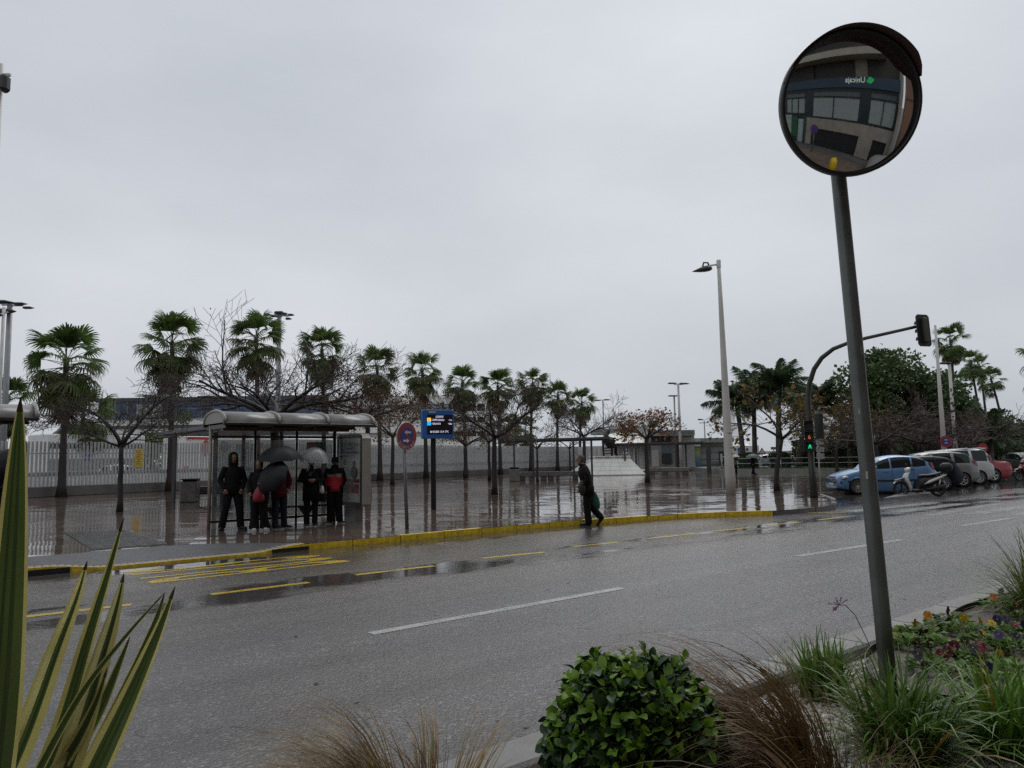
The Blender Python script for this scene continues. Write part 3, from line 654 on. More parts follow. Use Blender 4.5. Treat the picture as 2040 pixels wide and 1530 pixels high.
for x in (1463, 1470, 1476, 1487): px_box(x, x + 3.4, 893, 897.5, 94.9, .2, 'window', M_DARK, bd)
bd = thing('pale_wall', 'pale beige wall running behind the silver car beyond the hedge', 'wall', (AT(1560, 900, 100).x, 100, PZ))
px_box(1508, 1760, 897, 932, 100, .5, 'wall_face', MAT('beige_wall', (.45, .41, .36), .6), bd)
mb = MB(); mb.lathe([(3.1, 0), (2.2, .25), (1.2, 1.0), (.6, 2.4), (.3, 4.0), (.12, 6.0)], 12); o = solo('pointed_tent', mb, M_WHITE, 'white pointed tent canopy with a tall spike behind the lamp post', 'tent', None, (AT(1461, 890, 100).x, 100, AT(1461, 890, 100).z))
mb = MB(); mb.tube([(0, 0, -3.0), (0, 0, .1)], .1, 6); part('mast', mb, M_GREY, o)

# planter with hedge strip on the right edge of the plaza
M_PLANT = MAT('pale_green_grey_wall', (.22, .23, .205), .5, 0, .15, 1)
mb = MB(); mb.prism([(17.0, 62.0), (26.0, 57.5), (32.0, 55.5), (62, 88), (75, 118), (20, 118)], .36, 0, Matrix.Translation((0, 0, PZ - .02)))
struct('planter_terrace', mb, M_PLANT)
# ------------------------------------------------------------------ palms
def proj(p):
    d = V(p) - EYE; z = d.dot(FWD); return (CX + F_PX * d.dot(RGT) / z, CY - F_PX * d.dot(UP) / z)
M_FROND = LEAF('fan_frond_green', (.075, .125, .030), .4, .5, .35, 2); M_FROND2 = LEAF('fan_frond_old', (.078, .100, .028), .45, .55, .3, 2)
M_DEADF = LEAF('dead_frond', (.10, .060, .034), .4, .7, .1, 2); M_TRUNK = MAT('palm_trunk', (.026, .020, .016), .7, 0, .45, 7, .8, 22)
def fan_mesh(name, lp, L, span, droop, nseg, mat, seed, sw=.044):
    rng = random.Random(seed); mb = MB()
    pts = [V((0, lp * t, .10 * lp * math.sin(t * 2.2))) for t in (0, .35, .7, 1)]
    mb.tube(pts, [.022, .018, .014, .012], 4, 0, False)
    hub = pts[-1]
    for k in range(nseg):
        a = R(-span + 2 * span * k / (nseg - 1)) + rng.uniform(-.03, .03)
        l = L * (1 - .38 * (abs(a) / R(120)) ** 2) * rng.uniform(.86, 1.08)
        d = V((math.sin(a), math.cos(a), .10 * math.cos(3 * a))); s = V((math.cos(a), -math.sin(a), .25 if k % 2 else -.25)) * sw
        P = [hub + d * (l * .05), hub + d * (l * .55) - V((0, 0, droop * .10 * l)), hub + d * (l * .84) - V((0, 0, droop * .42 * l)), hub + d * (l * (.98 - .12 * droop)) - V((0, 0, droop * .85 * l))]
        mb.add([P[0] - s * .25, P[0] + s * .25, P[1] + s, P[1] - s, P[2] + s * .6, P[2] - s * .6, P[3]], [(0, 1, 2, 3), (3, 2, 4, 5), (5, 4, 6)], 0)
    return mb.mesh(name, [mat])
FAN_UP = [fan_mesh('frond', .46, 1.02, 72, .10, 20, M_FROND, i) for i in range(2)]
FAN_SP = [fan_mesh('frond', 1.15, .90, 108, .55, 24, M_FROND, 5 + i) for i in range(3)]
FAN_DR = [fan_mesh('frond', 1.02, 1.05, 100, .70, 22, M_FROND2 if i else M_FROND, 10 + i) for i in range(3)]
FAN_DEAD = [fan_mesh('dead_frond', .55, 1.0, 45, .5, 12, M_DEADF, 20 + i, .045) for i in range(2)]
def palm(base, top_z, sc=1.0, r0=.20, r1=.13, lean=(0, 0), seed=1, label='', nm='fan_palm', skirt=1.0, dens=1.0, group='fan palms along the slat fence'):
    rng = random.Random(seed)
    o = thing(nm, label, 'palm tree', base, 0, group); H = top_z - base.z - 1.5 * sc
    pts = []; rad = []
    for i in range(13):
        t = i / 12; pts.append((lean[0] * t * t, lean[1] * t * t, H * t)); rad.append(r1 + (r0 - r1) * (1 - t) ** 1.6 + (.09 * math.exp(-t * 22)) + rng.uniform(-.008, .008))
    mb = MB(); mb.tube(pts, rad, 12); part('trunk', mb, M_TRUNK, o)
    def put(me, nm_, az, el, z, roll=0):
        f = link(nm_, me, o, (lean[0], lean[1], z), None, sc * rng.uniform(.9, 1.1))
        f.rotation_euler = (Matrix.Rotation(az, 3, 'Z') @ Matrix.Rotation(el, 3, 'X') @ Matrix.Rotation(roll, 3, 'Y')).to_euler()
    ga = 2.39996; k = rng.randint(0, 9)
    for (n_, ms, nm_, e0, e1, z0, z1) in ((4, FAN_UP, 'frond', 72, 89, .08, .0), (2, FAN_SP, 'frond', 56, 74, .0, .05), (6, FAN_SP, 'frond', 24, 58, .0, .1), (8, FAN_SP, 'frond', -6, 24, .1, .3), (12, FAN_DR, 'frond', -40, -8, .25, .60), (int(9 * skirt), FAN_DR, 'frond', -62, -32, .5, 1.15), (int(5 * skirt), FAN_DEAD, 'dead_frond', -84, -60, 1.0, 1.7)):
        for i in range(int(n_ * dens)):
            put(rng.choice(ms), nm_, k * ga, R(rng.uniform(e0, e1)), H - rng.uniform(min(z0, z1), max(z0, z1)) * sc + (.16 * sc if z0 == .08 else 0), rng.uniform(-1, 1) * (.9 if e1 > 80 else (.9 if e1 > 20 else .4))); k += 1
    return o
def fence_s(px, off=-.75):
    lo, hi = -10, 90
    for _ in range(40):
        m = (lo + hi) / 2
        if proj(FP(m, off))[0] < px: lo = m
        else: hi = m
    return lo
PALMS = [(122, 655, 132, 1.10, 'broad full fan palm standing alone at the left end of the slat fence'),
         (338, 627, 343, 1.08, 'tall fan palm between the round blue sign and the bus shelter'),
         (512, 625, 510, 1.06, 'fan palm rising behind the middle of the bus shelter roof, next to the lamp mast'),
         (645, 655, 641, 1.0, 'fan palm behind the right end of the bus shelter, half veiled by bare twigs'),
         (757, 693, 751, 1.04, 'fan palm behind the rust leaved tree beside the shelter advertising panel'),
         (849, 702, 841, 1.02, 'fan palm whose trunk stands right behind the bus arrivals display'),
         (928, 731, 921, 1.0, 'fan palm just right of the arrivals display, dark skirt of old leaves'),
         (997, 737, 992, 1.05, 'fan palm behind the nearest bare wide forked tree in mid plaza'),
         (1058, 733, 1062, 1.05, 'slim tall fan palm over the left end of the black pergola'),
         (1111, 762, 1112, .95, 'short fan palm with brown skirt rising over the pergola middle'),
         (1156, 774, 1160, 1.05, 'last fan palm of the fence row, behind the walking man')]
for i, (bx, ty, tx, sc, lab) in enumerate(PALMS):
    s = fence_s(bx); b = FP(s, -.75); tz = AT(tx, ty, b.y).z
    lx = AT(tx, ty + 60, b.y).x - b.x
    palm(b, tz, sc * .95, .19, .125, (lx, 0), i + 3, lab)
def free_palm(px, ty, Y, sc, seed, lab, grp, skirt=1.0, dens=1.0, r0=.18, lean=0):
    p = AT(px, ty, Y); b = V((p.x - lean, Y, PZ)); return palm(b, p.z, sc, r0, .12, (lean, 0), seed, lab, 'fan_palm', skirt, dens, grp)
free_palm(14, 752, 52, 1.0, 31, 'small fan palm behind the left bus shelter roof at the picture edge', 'fan palms in the port yard')
free_palm(168, 770, 50, 1.15, 32, 'fan palm with a thick red brown skirt in the yard left of the bare tree', 'fan palms in the port yard', 2.6, 1.0)
free_palm(1012, 826, 100, 1.1, 33, 'small far fan palm seen low behind the forked bare tree', 'fan palms in the port yard', .8, .8)
free_palm(1046, 832, 104, 1.1, 34, 'smallest far fan palm behind the fence left of the pergola', 'fan palms in the port yard', .8, .8)
free_palm(1891, 648, 78, 1.0, 35, 'tallest slim palm with a shaggy brown skirt above the right hand trees', 'palms above the right hand trees', 1.5, .8)
free_palm(1931, 698, 92, .95, 36, 'left palm of the close pair beside the tall shaggy palm', 'palms above the right hand trees', .6, .8, .2, -.8)
free_palm(1950, 708, 95, .9, 37, 'right palm of the close pair beside the tall shaggy palm', 'palms above the right hand trees', .5, .8, .2, -.4)
free_palm(1972, 732, 90, .9, 38, 'lowest leaning palm at the right of the palm pair', 'palms above the right hand trees', .5, .8, .2, -1.2)
free_palm(2088, 655, 46, 1.0, 39, 'palm cut off by the right edge, only leaf tips in view', 'palms above the right hand trees', .5, .8)
for k, (px, ty, Y, sc) in enumerate(((1262, 846, 130, 1.3), (1336, 858, 140, 1.2), (1300, 838, 125, 1.4))):
    free_palm(px, ty, Y, sc, 50 + k, ('far palm peeking over the white sail roof', 'tiny far palm over the annex roof edge', 'far palm behind the orange leaved tree')[k], 'far palms behind the terminal', .4, .6)

# feather palms
def feather_mesh(name, L, arch, seed, mat):
    rng = random.Random(seed); mb = MB(); n = 9; pts = []
    for i in range(n):
        t = i / (n - 1); pts.append(V((0, L * (t - .18 * t * t * arch), L * (.30 * t - .62 * arch * t * t))))
    mb.tube(pts, [.035 * (1 - .75 * i / (n - 1)) for i in range(n)], 4, 0, False)
    N_ = 56
    for i in range(N_):
        t = .12 + .88 * i / (N_ - 1); f = t * (n - 1); a = min(int(f), n - 2); p = pts[a].lerp(pts[a + 1], f - a); tg = (pts[a + 1] - pts[a]).normalized()
        l = L * .36 * math.sin(math.pi * min(1, .18 + .80 * t)) ** .6 * rng.uniform(.8, 1.1)
        for sd in (-1, 1):
            out = V((sd, 0, 0)) * .62 + tg * .55 + V((0, 0, rng.uniform(-.15, .30))); out.normalize()
            m_ = p + out * (l * .5) - V((0, 0, l * .10)); e = p + out * (l * .72) - V((0, 0, l * rng.uniform(.55, .80))); s = tg * .040
            mb.add([p - s * .6, p + s * .6, m_ + s, m_ - s, e], [(0, 1, 2, 3), (3, 2, 4)], 0)
    return mb.mesh(name, [mat])
M_FEATH = LEAF('feather_frond', (.060, .100, .042), .35, .42, .25, 2)
FEA = [feather_mesh('frond', 3.0, .75, 1, M_FEATH), feather_mesh('frond', 2.8, 1.0, 2, M_FEATH), feather_mesh('frond', 3.1, .55, 3, M_FEATH)]
def feather_palm(bx, tx, hy, Y, sc, seed, lab, nf=30, grp='feather palms behind the planter wall'):
    rng = random.Random(seed); p = AT(tx, hy, Y); b = V((AT(bx, 930, Y).x, Y, PZ)); o = thing('feather_palm', lab, 'palm tree', b, 0, grp); H = p.z - PZ; lx = p.x - b.x
    mb = MB(); mb.tube([(lx * t * t, 0, H * t) for t in [i / 8 for i in range(9)]], [.24 - .07 * i / 8 for i in range(9)], 10); part('trunk', mb, MAT('ringed_trunk', (.060, .050, .040), .6, 0, .4, 6, .4, 12), o)
    for i in range(nf):
        el = R(72 - 95 * (i / nf) + rng.uniform(-8, 8)); f = link('frond', rng.choice(FEA), o, (lx, 0, H - .3 * (i / nf)), None, sc * rng.uniform(.85, 1.08))
        f.rotation_euler = (Matrix.Rotation(i * 2.39996 + seed, 3, 'Z') @ Matrix.Rotation(el, 3, 'X')).to_euler()
    return o
feather_palm(1482, 1466, 800, 64, 1.0, 1, 'leftmost feather palm, drooping fronds half hidden by the white lamp post')
feather_palm(1505, 1502, 785, 66, 1.0, 2, 'feather palm whose trunk rises behind the green umbrella walker')
feather_palm(1552, 1553, 775, 63, 1.1, 3, 'tallest feather palm, behind the small tree with yellow leaves')
feather_palm(1590, 1628, 805, 65, 1.0, 4, 'rightmost feather palm, drooping behind the traffic light pole')
feather_palm(1694, 1694, 868, 60, .8, 5, 'low feather palm beside the directional sign', 15)
for k, (px, hy, Y, lab) in enumerate(((1905, 835, 62, 'low bushy palm behind the grey and silver cars, left one'), (1948, 850, 60, 'low bushy palm sloping down behind the silver van'), (1975, 864, 58, 'lowest bushy palm at the right end of the tree group'), (1770, 872, 58, 'low bushy palm behind the blue hatchback roof'))):
    feather_palm(px, px, hy, Y, .82, 11 + k, lab, 24, 'low bushy palms behind the parked cars')

# ------------------------------------------------------------------ bare and autumn trees
M_BARK = MAT('wet_bark', (.020, .015, .013), .65, 0, .4, 6, .5, 30); M_TWIG = MAT('wet_twig', (.042, .026, .021), .65, 0, .3, 6)
M_TWIGR = MAT('red_brown_twig', (.058, .034, .027), .6, 0, .3, 6)
L_RUST = LEAF('rust_leaf', (.15, .062, .028), .5, .5, .25, 9); L_ORNG = LEAF('orange_leaf', (.23, .090, .026), .5, .5, .25, 9); L_YELG = LEAF('yellow_green_leaf', (.12, .115, .025), .45, .5, .3, 9)
L_OCHR = LEAF('ochre_leaf', (.13, .085, .022), .45, .5, .25, 9)
def perp(d, rng):
    v = V((rng.gauss(0, 1), rng.gauss(0, 1), rng.gauss(0, 1))); v -= d * v.dot(d); return v.normalized()
def grow(mb, tips, p, d, L, r, lev, maxlev, rng, flat=.25, kids=(5, 5, 4), kink=.16, tipr=.006, up=0.0):
    n = 6 if lev == 0 else (5 if lev == 1 else 4); pts = [p.copy()]; rad = [r]; dirs = [d.copy()]
    for i in range(n):
        d = d + perp(d, rng) * kink * rng.uniform(.4, 1.5)
        d.z += (flat * (.10 - d.z) * .5 if lev < 2 else up * .1) + (.03 if lev >= 2 else 0)
        d.normalize(); p = p + d * (L / n); pts.append(p.copy()); dirs.append(d.copy()); rad.append(max(tipr, r * (1 - .68 * (i + 1) / n)))
    mb.tube(pts, rad, 7 if lev == 0 else (5 if lev == 1 else 3), 0 if lev < 2 else 1, lev < 1)
    if lev >= maxlev:
        tips.append((pts[-1], d)); tips.append((pts[-2], d)); tips.append((pts[len(pts) // 2], d)); return
    K = kids[min(lev, len(kids) - 1)]
    for k in range(K):
        t = .28 + .72 * (k + rng.random() * .8) / K; f = min(t, .999) * n; a = int(f); q = pts[a].lerp(pts[a + 1], f - a); dd = dirs[min(a + 1, n)]
        nd = (dd * rng.uniform(.55, .95) + perp(dd, rng) * rng.uniform(.55, 1.0)); nd.z += rng.uniform(-.05, .30) * (1 if rng.random() < .8 else -1); nd.normalize()
        grow(mb, tips, q, nd, L * rng.uniform(.42, .72) * (1.15 - .4 * t), max(tipr, rad[min(a + 1, n)] * .62), lev + 1, maxlev, rng, flat, kids, kink, tipr, up)
def leaves(pts, n, size, rng, spread=.25, droop=.3):
    mb = MB()
    for i in range(n):
        p, d = rng.choice(pts); c = p + V((rng.gauss(0, spread), rng.gauss(0, spread), rng.gauss(0, spread * .8)))
        a = V((rng.gauss(0, 1), rng.gauss(0, 1), rng.gauss(-droop, .7))).normalized(); b = perp(a, rng); s = size * rng.uniform(.6, 1.35); nn = a.cross(b) * s * .18
        mb.add([c, c + a * s * .45 + b * s * .42 + nn, c + a * s * 1.05, c + a * s * .45 - b * s * .42 + nn], [(0, 1, 2), (0, 2, 3)], 0)
    return mb
def tree(name, lab, base, fork_h, r0, limbs, seed, maxlev=3, kids=(5, 5, 4), flat=.5, kink=.16, lean=(0, 0), leafs=(), tipr=.007, group=None, twig=None, extra=(), cat='tree', tspread=.25):
    rng = random.Random(seed); o = thing(name, lab, cat, base, 0, group)
    mb = MB(); top = V((lean[0], lean[1], fork_h))
    tp = [V((lean[0] * t * t, lean[1] * t * t, fork_h * t)) + V((rng.uniform(-.02, .02), rng.uniform(-.02, .02), 0)) * (1 if t > 0 else 0) for t in [i / 6 for i in range(7)]]
    mb.tube(tp, [r0 * (1.35 if i == 0 else 1.08 - .045 * i) for i in range(7)], 10); part('trunk', mb, M_BARK, o)
    tips = []
    for k, (az, el, L, rr) in enumerate(limbs):
        mb = MB(); d = V((math.cos(R(az)) * math.cos(R(el)), math.sin(R(az)) * math.cos(R(el)), math.sin(R(el))))
        grow(mb, tips, tp[-1] - V((0, 0, .06)), d, L, r0 * rr, 0, maxlev, rng, flat, kids, kink, tipr)
        part('limb', mb, [M_BARK, twig or M_TWIG], o)
    for (p, d, L, r) in extra:                     # long upright shoots
        mb = MB(); grow(mb, tips, V(p), V(d).normalized(), L, r, 1, 3, rng, 0.0, (7, 7, 4), .10, tipr); part('limb', mb, [M_BARK, M_TWIG], o)
    for (m, n, size, sp) in leafs:
        part('foliage', leaves(tips, n, size, rng, sp), m, o, None, 'stuff')
    return o
def spread(n, el, L, rr, off=0, var=15, seed=0):
    rng = random.Random(seed); return [(off + 360 * k / n + rng.uniform(-15, 15), el + rng.uniform(-var, var), L * rng.uniform(.8, 1.15), rr * rng.uniform(.85, 1.1)) for k in range(n)]
GB = 'pruned street trees on the plaza'
tree('bare_tree', 'slender bare forked tree standing left of the bus shelter near the pale ribbed paving', G(238, 1020), 2.15, .085, [(165, 62, 2.2, .8), (15, 62, 2.4, .85), (80, 75, 1.7, .5), (262, 60, 1.7, .5), (200, 35, 2.0, .5), (335, 36, 2.1, .5)], 11, 3, (7, 7, 4), .6, .17, (0, 0), [(L_OCHR, 60, .07, .1)], .007, GB)
b2 = G(548, 996)
tree('bare_tree', 'big bare tree spreading its crown over the bus shelter', b2, 3.3, .20, [(165, 36, 3.9, .62), (200, 42, 3.5, .6), (95, 52, 3.0, .62), (20, 38, 3.9, .62), (345, 42, 3.2, .55), (270, 42, 2.8, .5), (130, 34, 3.9, .5), (50, 38, 3.4, .5)], 5, 3, (7, 8, 4), .40, .15, (-.1, 0), [(L_RUST, 90, .09, .12)], .0085, GB, None,
     [((-2.1, .2, 4.3), (-.22, 0, 1), 3.5, .05), ((1.6, .3, 4.6), (.55, 0, .7), 2.0, .035), ((-2.4, -.3, 4.5), (-.5, 0, .8), 1.9, .03), ((.3, .2, 4.7), (.5, 0, .8), 1.8, .03)])
tree('autumn_tree', 'rust leaved tree right behind the advertising panel of the shelter', G(733, 990), 3.2, .12, spread(6, 34, 2.0, .6, 10, 12, 1), 21, 3, (6, 6, 3), .3, .16, (0, 0), [(L_RUST, 1100, .10, .16), (L_OCHR, 200, .09, .16)], .006, GB)
tree('autumn_tree', 'thin forked tree with rusty and green leaves between shelter and round road sign', G(782, 966), 3.0, .12, spread(5, 38, 2.7, .6, 40, 12, 2), 22, 3, (6, 6, 3), .3, .16, (0, 0), [(L_RUST, 700, .13, .22), (L_YELG, 320, .14, .25)], .008, GB)
tree('bare_tree', 'nearest bare tree of mid plaza, wide forked limbs above a straight dark trunk', G(985, 985), 2.45, .12, spread(6, 44, 2.5, .6, 15, 12, 3), 23, 3, (7, 7, 4), .35, .15, (.05, 0), [(L_RUST, 170, .10, .14), (L_OCHR, 70, .10, .14)], .009, GB)
tree('autumn_tree', 'small tree with ochre leaves just right of the arrivals display', G(928, 953), 2.6, .14, spread(5, 40, 2.5, .6, 60, 12, 4), 24, 3, (6, 6, 4), .4, .16, (0, 0), [(L_OCHR, 420, .15, .3)], .011, GB)
tree('bare_tree', 'thin bare tree with rusty twig crown left of the litter bin', G(975, 957), 2.7, .11, spread(5, 40, 2.5, .6, 30, 12, 5), 25, 3, (6, 6, 3), .4, .16, (0, 0), [(L_RUST, 260, .12, .25)], .010, GB)
tree('bare_tree', 'young thin bare tree in front of the left concrete bench', G(1071, 961), 2.1, .075, spread(4, 50, 1.8, .6, 20, 12, 6), 26, 3, (5, 5, 3), .4, .16, (0, 0), [(L_RUST, 20, .08, .1)], .010, GB)
tree('bare_tree', 'bare tree with a red brown twig crown beside the walking man and the pergola', G(1165, 946), 3.3, .16, spread(6, 36, 3.2, .55, 0, 12, 7), 27, 3, (6, 6, 4), .45, .15, (0, 0), [(L_RUST, 70, .12, .2)], .012, GB, M_TWIGR)
tree('bare_tree', 'small bare Y shaped tree under the pergola roof', G(1136, 941), 2.4, .10, spread(4, 50, 2.4, .6, 80, 12, 8), 28, 2, (5, 5, 3), .4, .16, (0, 0), (), .011, GB)
tree('autumn_tree', 'round crowned tree with sparse orange leaves right of the monument', G(1290, 961), 2.55, .13, spread(7, 48, 1.6, .5, 30, 14, 9), 29, 3, (6, 5, 3), .3, .14, (0, 0), [(L_ORNG, 620, .15, .17), (L_OCHR, 160, .14, .17)], .008, GB)
tree('autumn_tree', 'leaning tree with large yellow green leaves left of the traffic light pole', G(1548, 978), 2.2, .10, [(35, 40, 2.6, .7), (170, 45, 2.3, .6), (100, 62, 2.5, .6), (250, 40, 2.2, .5), (320, 45, 2.3, .5)], 30, 3, (6, 5, 3), .4, .16, (.32, 0), [(L_OCHR, 220, .19, .22), (L_YELG, 130, .18, .22), (L_ORNG, 80, .17, .2)], .008, GB)
GR = 'bare red twigged trees behind the parked cars'
tree('bare_tree', 'red twigged bare tree right of the mirror pole behind the blue hatchback', V((AT(1748, 930, 47).x, 47, PZ)), 2.1, .15, spread(7, 26, 3.5, .55, 5, 10, 10), 40, 3, (6, 6, 4), .5, .15, (0, 0), [(L_RUST, 400, .10, .25)], .011, GR, M_TWIGR)
tree('bare_tree', 'red twigged bare tree behind the dark blue car and white pole', V((AT(1842, 930, 50).x, 50, PZ)), 2.1, .15, spread(7, 24, 3.6, .55, 25, 10, 11), 41, 3, (6, 6, 4), .5, .15, (0, 0), [(L_RUST, 400, .10, .25)], .011, GR, M_TWIGR)
tree('bare_tree', 'red twigged bare tree behind the silver van and red car', V((AT(1938, 930, 52).x, 52, PZ)), 2.0, .15, spread(7, 20, 3.6, .55, 45, 10, 12), 42, 3, (6, 6, 3), .55, .15, (0, 0), [(L_RUST, 300, .10, .25)], .011, GR, M_TWIGR)
tree('autumn_tree', 'yellow brown leafy tree behind the directional signs', V((AT(1668, 930, 56).x, 56, PZ)), 1.9, .13, spread(7, 42, 3.0, .5, 15, 14, 13), 43, 3, (6, 5, 3), .3, .15, (0, 0), [(L_OCHR, 1300, .17, .3), (L_YELG, 700, .17, .3)], .010, 'leafy trees behind the planter')

# ------------------------------------------------------------------ dense evergreen crowns, hedges
L_FIC = LEAF('ficus_leaf', (.055, .090, .030), .5, .35, .2, 1.2); L_FIC2 = LEAF('ficus_leaf_light', (.085, .125, .038), .45, .35, .25, 1.2); L_HEDGE = LEAF('hedge_leaf', (.038, .060, .022), .4, .5, .15, 2)
def crown_leaves(blobs, n, size, rng, dens=.55):
    mb = MB(); W = [b[3] * b[4] * b[5] for b in blobs]; tot = sum(W)
    for b, w_ in zip(blobs, W):
        for i in range(int(n * w_ / tot)):
            while True:
                q = V((rng.uniform(-1, 1), rng.uniform(-1, 1), rng.uniform(-1, 1))); l = q.length
                if l < 1 and rng.random() < .25 + .75 * l ** 2: break
            c = V((b[0] + q.x * b[3], b[1] + q.y * b[4], b[2] + q.z * b[5])) + V((rng.gauss(0, .12), rng.gauss(0, .12), rng.gauss(0, .12)))
            a = (q.normalized() * .7 + V((rng.gauss(0, .6), rng.gauss(0, .6), rng.gauss(-.1, .5)))).normalized(); bb = perp(a, rng); s = size * rng.uniform(.6, 1.3); nn = a.cross(bb) * s * .15
            mb.add([c, c + a * s * .5 + bb * s * .38 + nn, c + a * s, c + a * s * .5 - bb * s * .38 + nn], [(0, 1, 2), (0, 2, 3)], 0)
    return mb
def leafy(name, lab, base, blobs, n, size, seed, mats, trunk_r=.3, cat='tree', group=None, limbs=True):
    rng = random.Random(seed); o = thing(name, lab, cat, base, 0, group)
    if trunk_r:
        mb = MB(); zt = min(b[2] for b in blobs); mb.tube([(0, 0, 0), (.05, 0, zt * .5), (0, 0, zt)], [trunk_r * 1.2, trunk_r, trunk_r * .8], 10); part('trunk', mb, M_BARK, o)
        for b in blobs:
            mb = MB(); mb.tube([(0, 0, zt * .75), (b[0] * .5, b[1] * .5, (zt + b[2]) * .5), (b[0], b[1], b[2])], [trunk_r * .6, trunk_r * .4, .04], 6); part('limb', mb, M_BARK, o)
    for k, (m, fr) in enumerate(mats):
        part('crown', crown_leaves(blobs, int(n * fr), size * (1 if k == 0 else .9), rng), m, o, None, 'stuff')
    return o
rng = random.Random(77)
def blobset(w_, h, z0, k, seed, r=(1.0, 1.7)):
    rg = random.Random(seed); out = []
    for i in range(k):
        a = rg.uniform(0, 6.28); t = rg.random() ** .6; z = z0 + h * rg.random(); wz = math.sin(math.pi * min(.97, max(.12, .2 + .75 * (z - z0) / h)))
        rr = rg.uniform(*r); out.append((math.cos(a) * t * w_ * wz, math.sin(a) * t * w_ * wz, z, rr, rr, rr * .75))
    return out
p = V((AT(1770, 930, 62).x, 62, PZ))
leafy('ficus_tree', 'large dark green evergreen tree behind the blue hatchback, biggest crown on the right', p, blobset(4.6, 5.6, 3.6, 34, 3, (1.0, 1.8)), 12500, .34, 5, [(L_FIC, .72), (L_FIC2, .28)], .35, 'tree', 'leafy trees behind the planter')
p = V((AT(1868, 930, 66).x, 66, PZ))
leafy('ficus_tree', 'second evergreen tree merging into the right side of the largest crown', p, blobset(2.7, 4.6, 3.0, 16, 4, (.9, 1.5)), 5200, .34, 6, [(L_FIC, .6), (L_FIC2, .4)], .3, 'tree', 'leafy trees behind the planter')
p = V((AT(2000, 890, 190).x, 190, PZ))
leafy('ficus_tree', 'hazy far round tree at the right end of the street', p, blobset(6, 6, 4, 16, 8, (2, 3)), 1800, 1.0, 9, [(L_FIC, 1)], .5, 'tree', 'leafy trees behind the planter')
def hedge(lab, x0, x1, yt, yb, Y, dpt, n, seed, size=.16, nm='hedge_block'):
    a, b = AT(x0, yb, Y), AT(x1, yb, Y); h = AT(x0, yt, Y).z - PZ; c = V(((a.x + b.x) / 2, Y + dpt / 2, PZ)); w_ = (b.x - a.x) / 2; rg = random.Random(seed); mb = MB()
    for i in range(n):
        q = [rg.uniform(-1, 1) for _ in range(3)]; ax = rg.randrange(3); q[ax] = (1 if rg.random() < .5 else -1) * rg.uniform(.82, 1.03)
        if ax == 2: q[2] = abs(q[2])
        ct = V((q[0] * w_, q[1] * dpt / 2, h * (.5 + .5 * q[2]))); d = V((rg.gauss(0, 1), rg.gauss(0, 1), rg.gauss(.3, .8))).normalized(); bb = perp(d, rg); s = size * rg.uniform(.6, 1.4)
        mb.add([ct, ct + d * s * .5 + bb * s * .4, ct + d * s, ct + d * s * .5 - bb * s * .4], [(0, 1, 2), (0, 2, 3)], 0)
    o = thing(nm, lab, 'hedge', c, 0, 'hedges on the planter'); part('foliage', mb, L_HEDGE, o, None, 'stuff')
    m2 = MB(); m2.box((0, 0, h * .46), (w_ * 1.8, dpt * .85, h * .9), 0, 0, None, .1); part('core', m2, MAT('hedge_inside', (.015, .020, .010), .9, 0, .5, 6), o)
hedge('clipped hedge block behind the two umbrella walkers', 1481, 1513, 904, 931, 63, 1.6, 900, 1)
hedge('dark clipped hedge block between the leaning tree and the traffic light', 1545, 1580, 903, 931, 62, 1.6, 900, 2)
hedge('low dark hedge running behind the traffic light pole and blue car', 1645, 1800, 915, 934, 60, 1.5, 2600, 3)
hedge('broad shadowy bush row behind the directional sign', 1600, 1705, 880, 932, 68, 2.5, 2600, 4, .3, 'bush_row')
hedge('tall shadowy bush row behind the parked cars', 1705, 1985, 838, 932, 70, 2.5, 6500, 5, .40, 'bush_row')
hedge('dark hedge standing behind the left part of the slat fence', 30, 275, 886, 946, 60, 2, 3200, 7, .3, 'bush_row')
hedge('green bushes at the right end beyond the red car', 1985, 2080, 884, 925, 62, 3, 1500, 6, .3, 'bush_row')
mb = MB(); rg = random.Random(8)
for i in range(5200):
    x = rg.uniform(17.2, 33); y = (62.1 - (x - 17) * .5 if x < 26 else 57.6 - (x - 26) * .33) + rg.uniform(.05, 5.0); h = rg.uniform(.06, .16); a = rg.uniform(0, 3.14); c_, s_ = math.cos(a) * .02, math.sin(a) * .02
    mb.add([(x - c_, y - s_, PZ + .34), (x + c_, y + s_, PZ + .34), (x + rg.uniform(-.04, .04), y + rg.uniform(-.04, .04), PZ + .34 + h)], [(0, 1, 2)])
tag(link('grass', mb.mesh('grass', [LEAF('grass_blade', (.05, .09, .02), .4, .5, .2, 3)])), 'strip of short green grass on top of the planter wall', None, None, 'stuff')
# shrubs and trees in the yard behind the fence
for k, (px, yt, Y, w_, n) in enumerate(((90, 893, 62, 3.2, 900), (150, 890, 66, 3.6, 900), (360, 812, 95, 3.0, 700), (300, 850, 80, 2.2, 500))):
    p = V((AT(px, 900, Y).x, Y, PZ)); zt = AT(px, yt, Y).z
    leafy('yard_shrub', ('dark shrub behind the left end of the slat fence', 'wide dark shrub behind the lone fan palm', 'green tree showing over the fence between two palms', 'low green bush over the fence beside the bare forked tree')[k], p, blobset(w_ * .6, max(.6, zt - 2.2), .9, 9, k + 60, (.8, 1.2)), n * 2, .32, k, [(L_HEDGE if k < 2 else L_FIC2, 1)], .12, 'shrub', 'shrubs in the port yard')
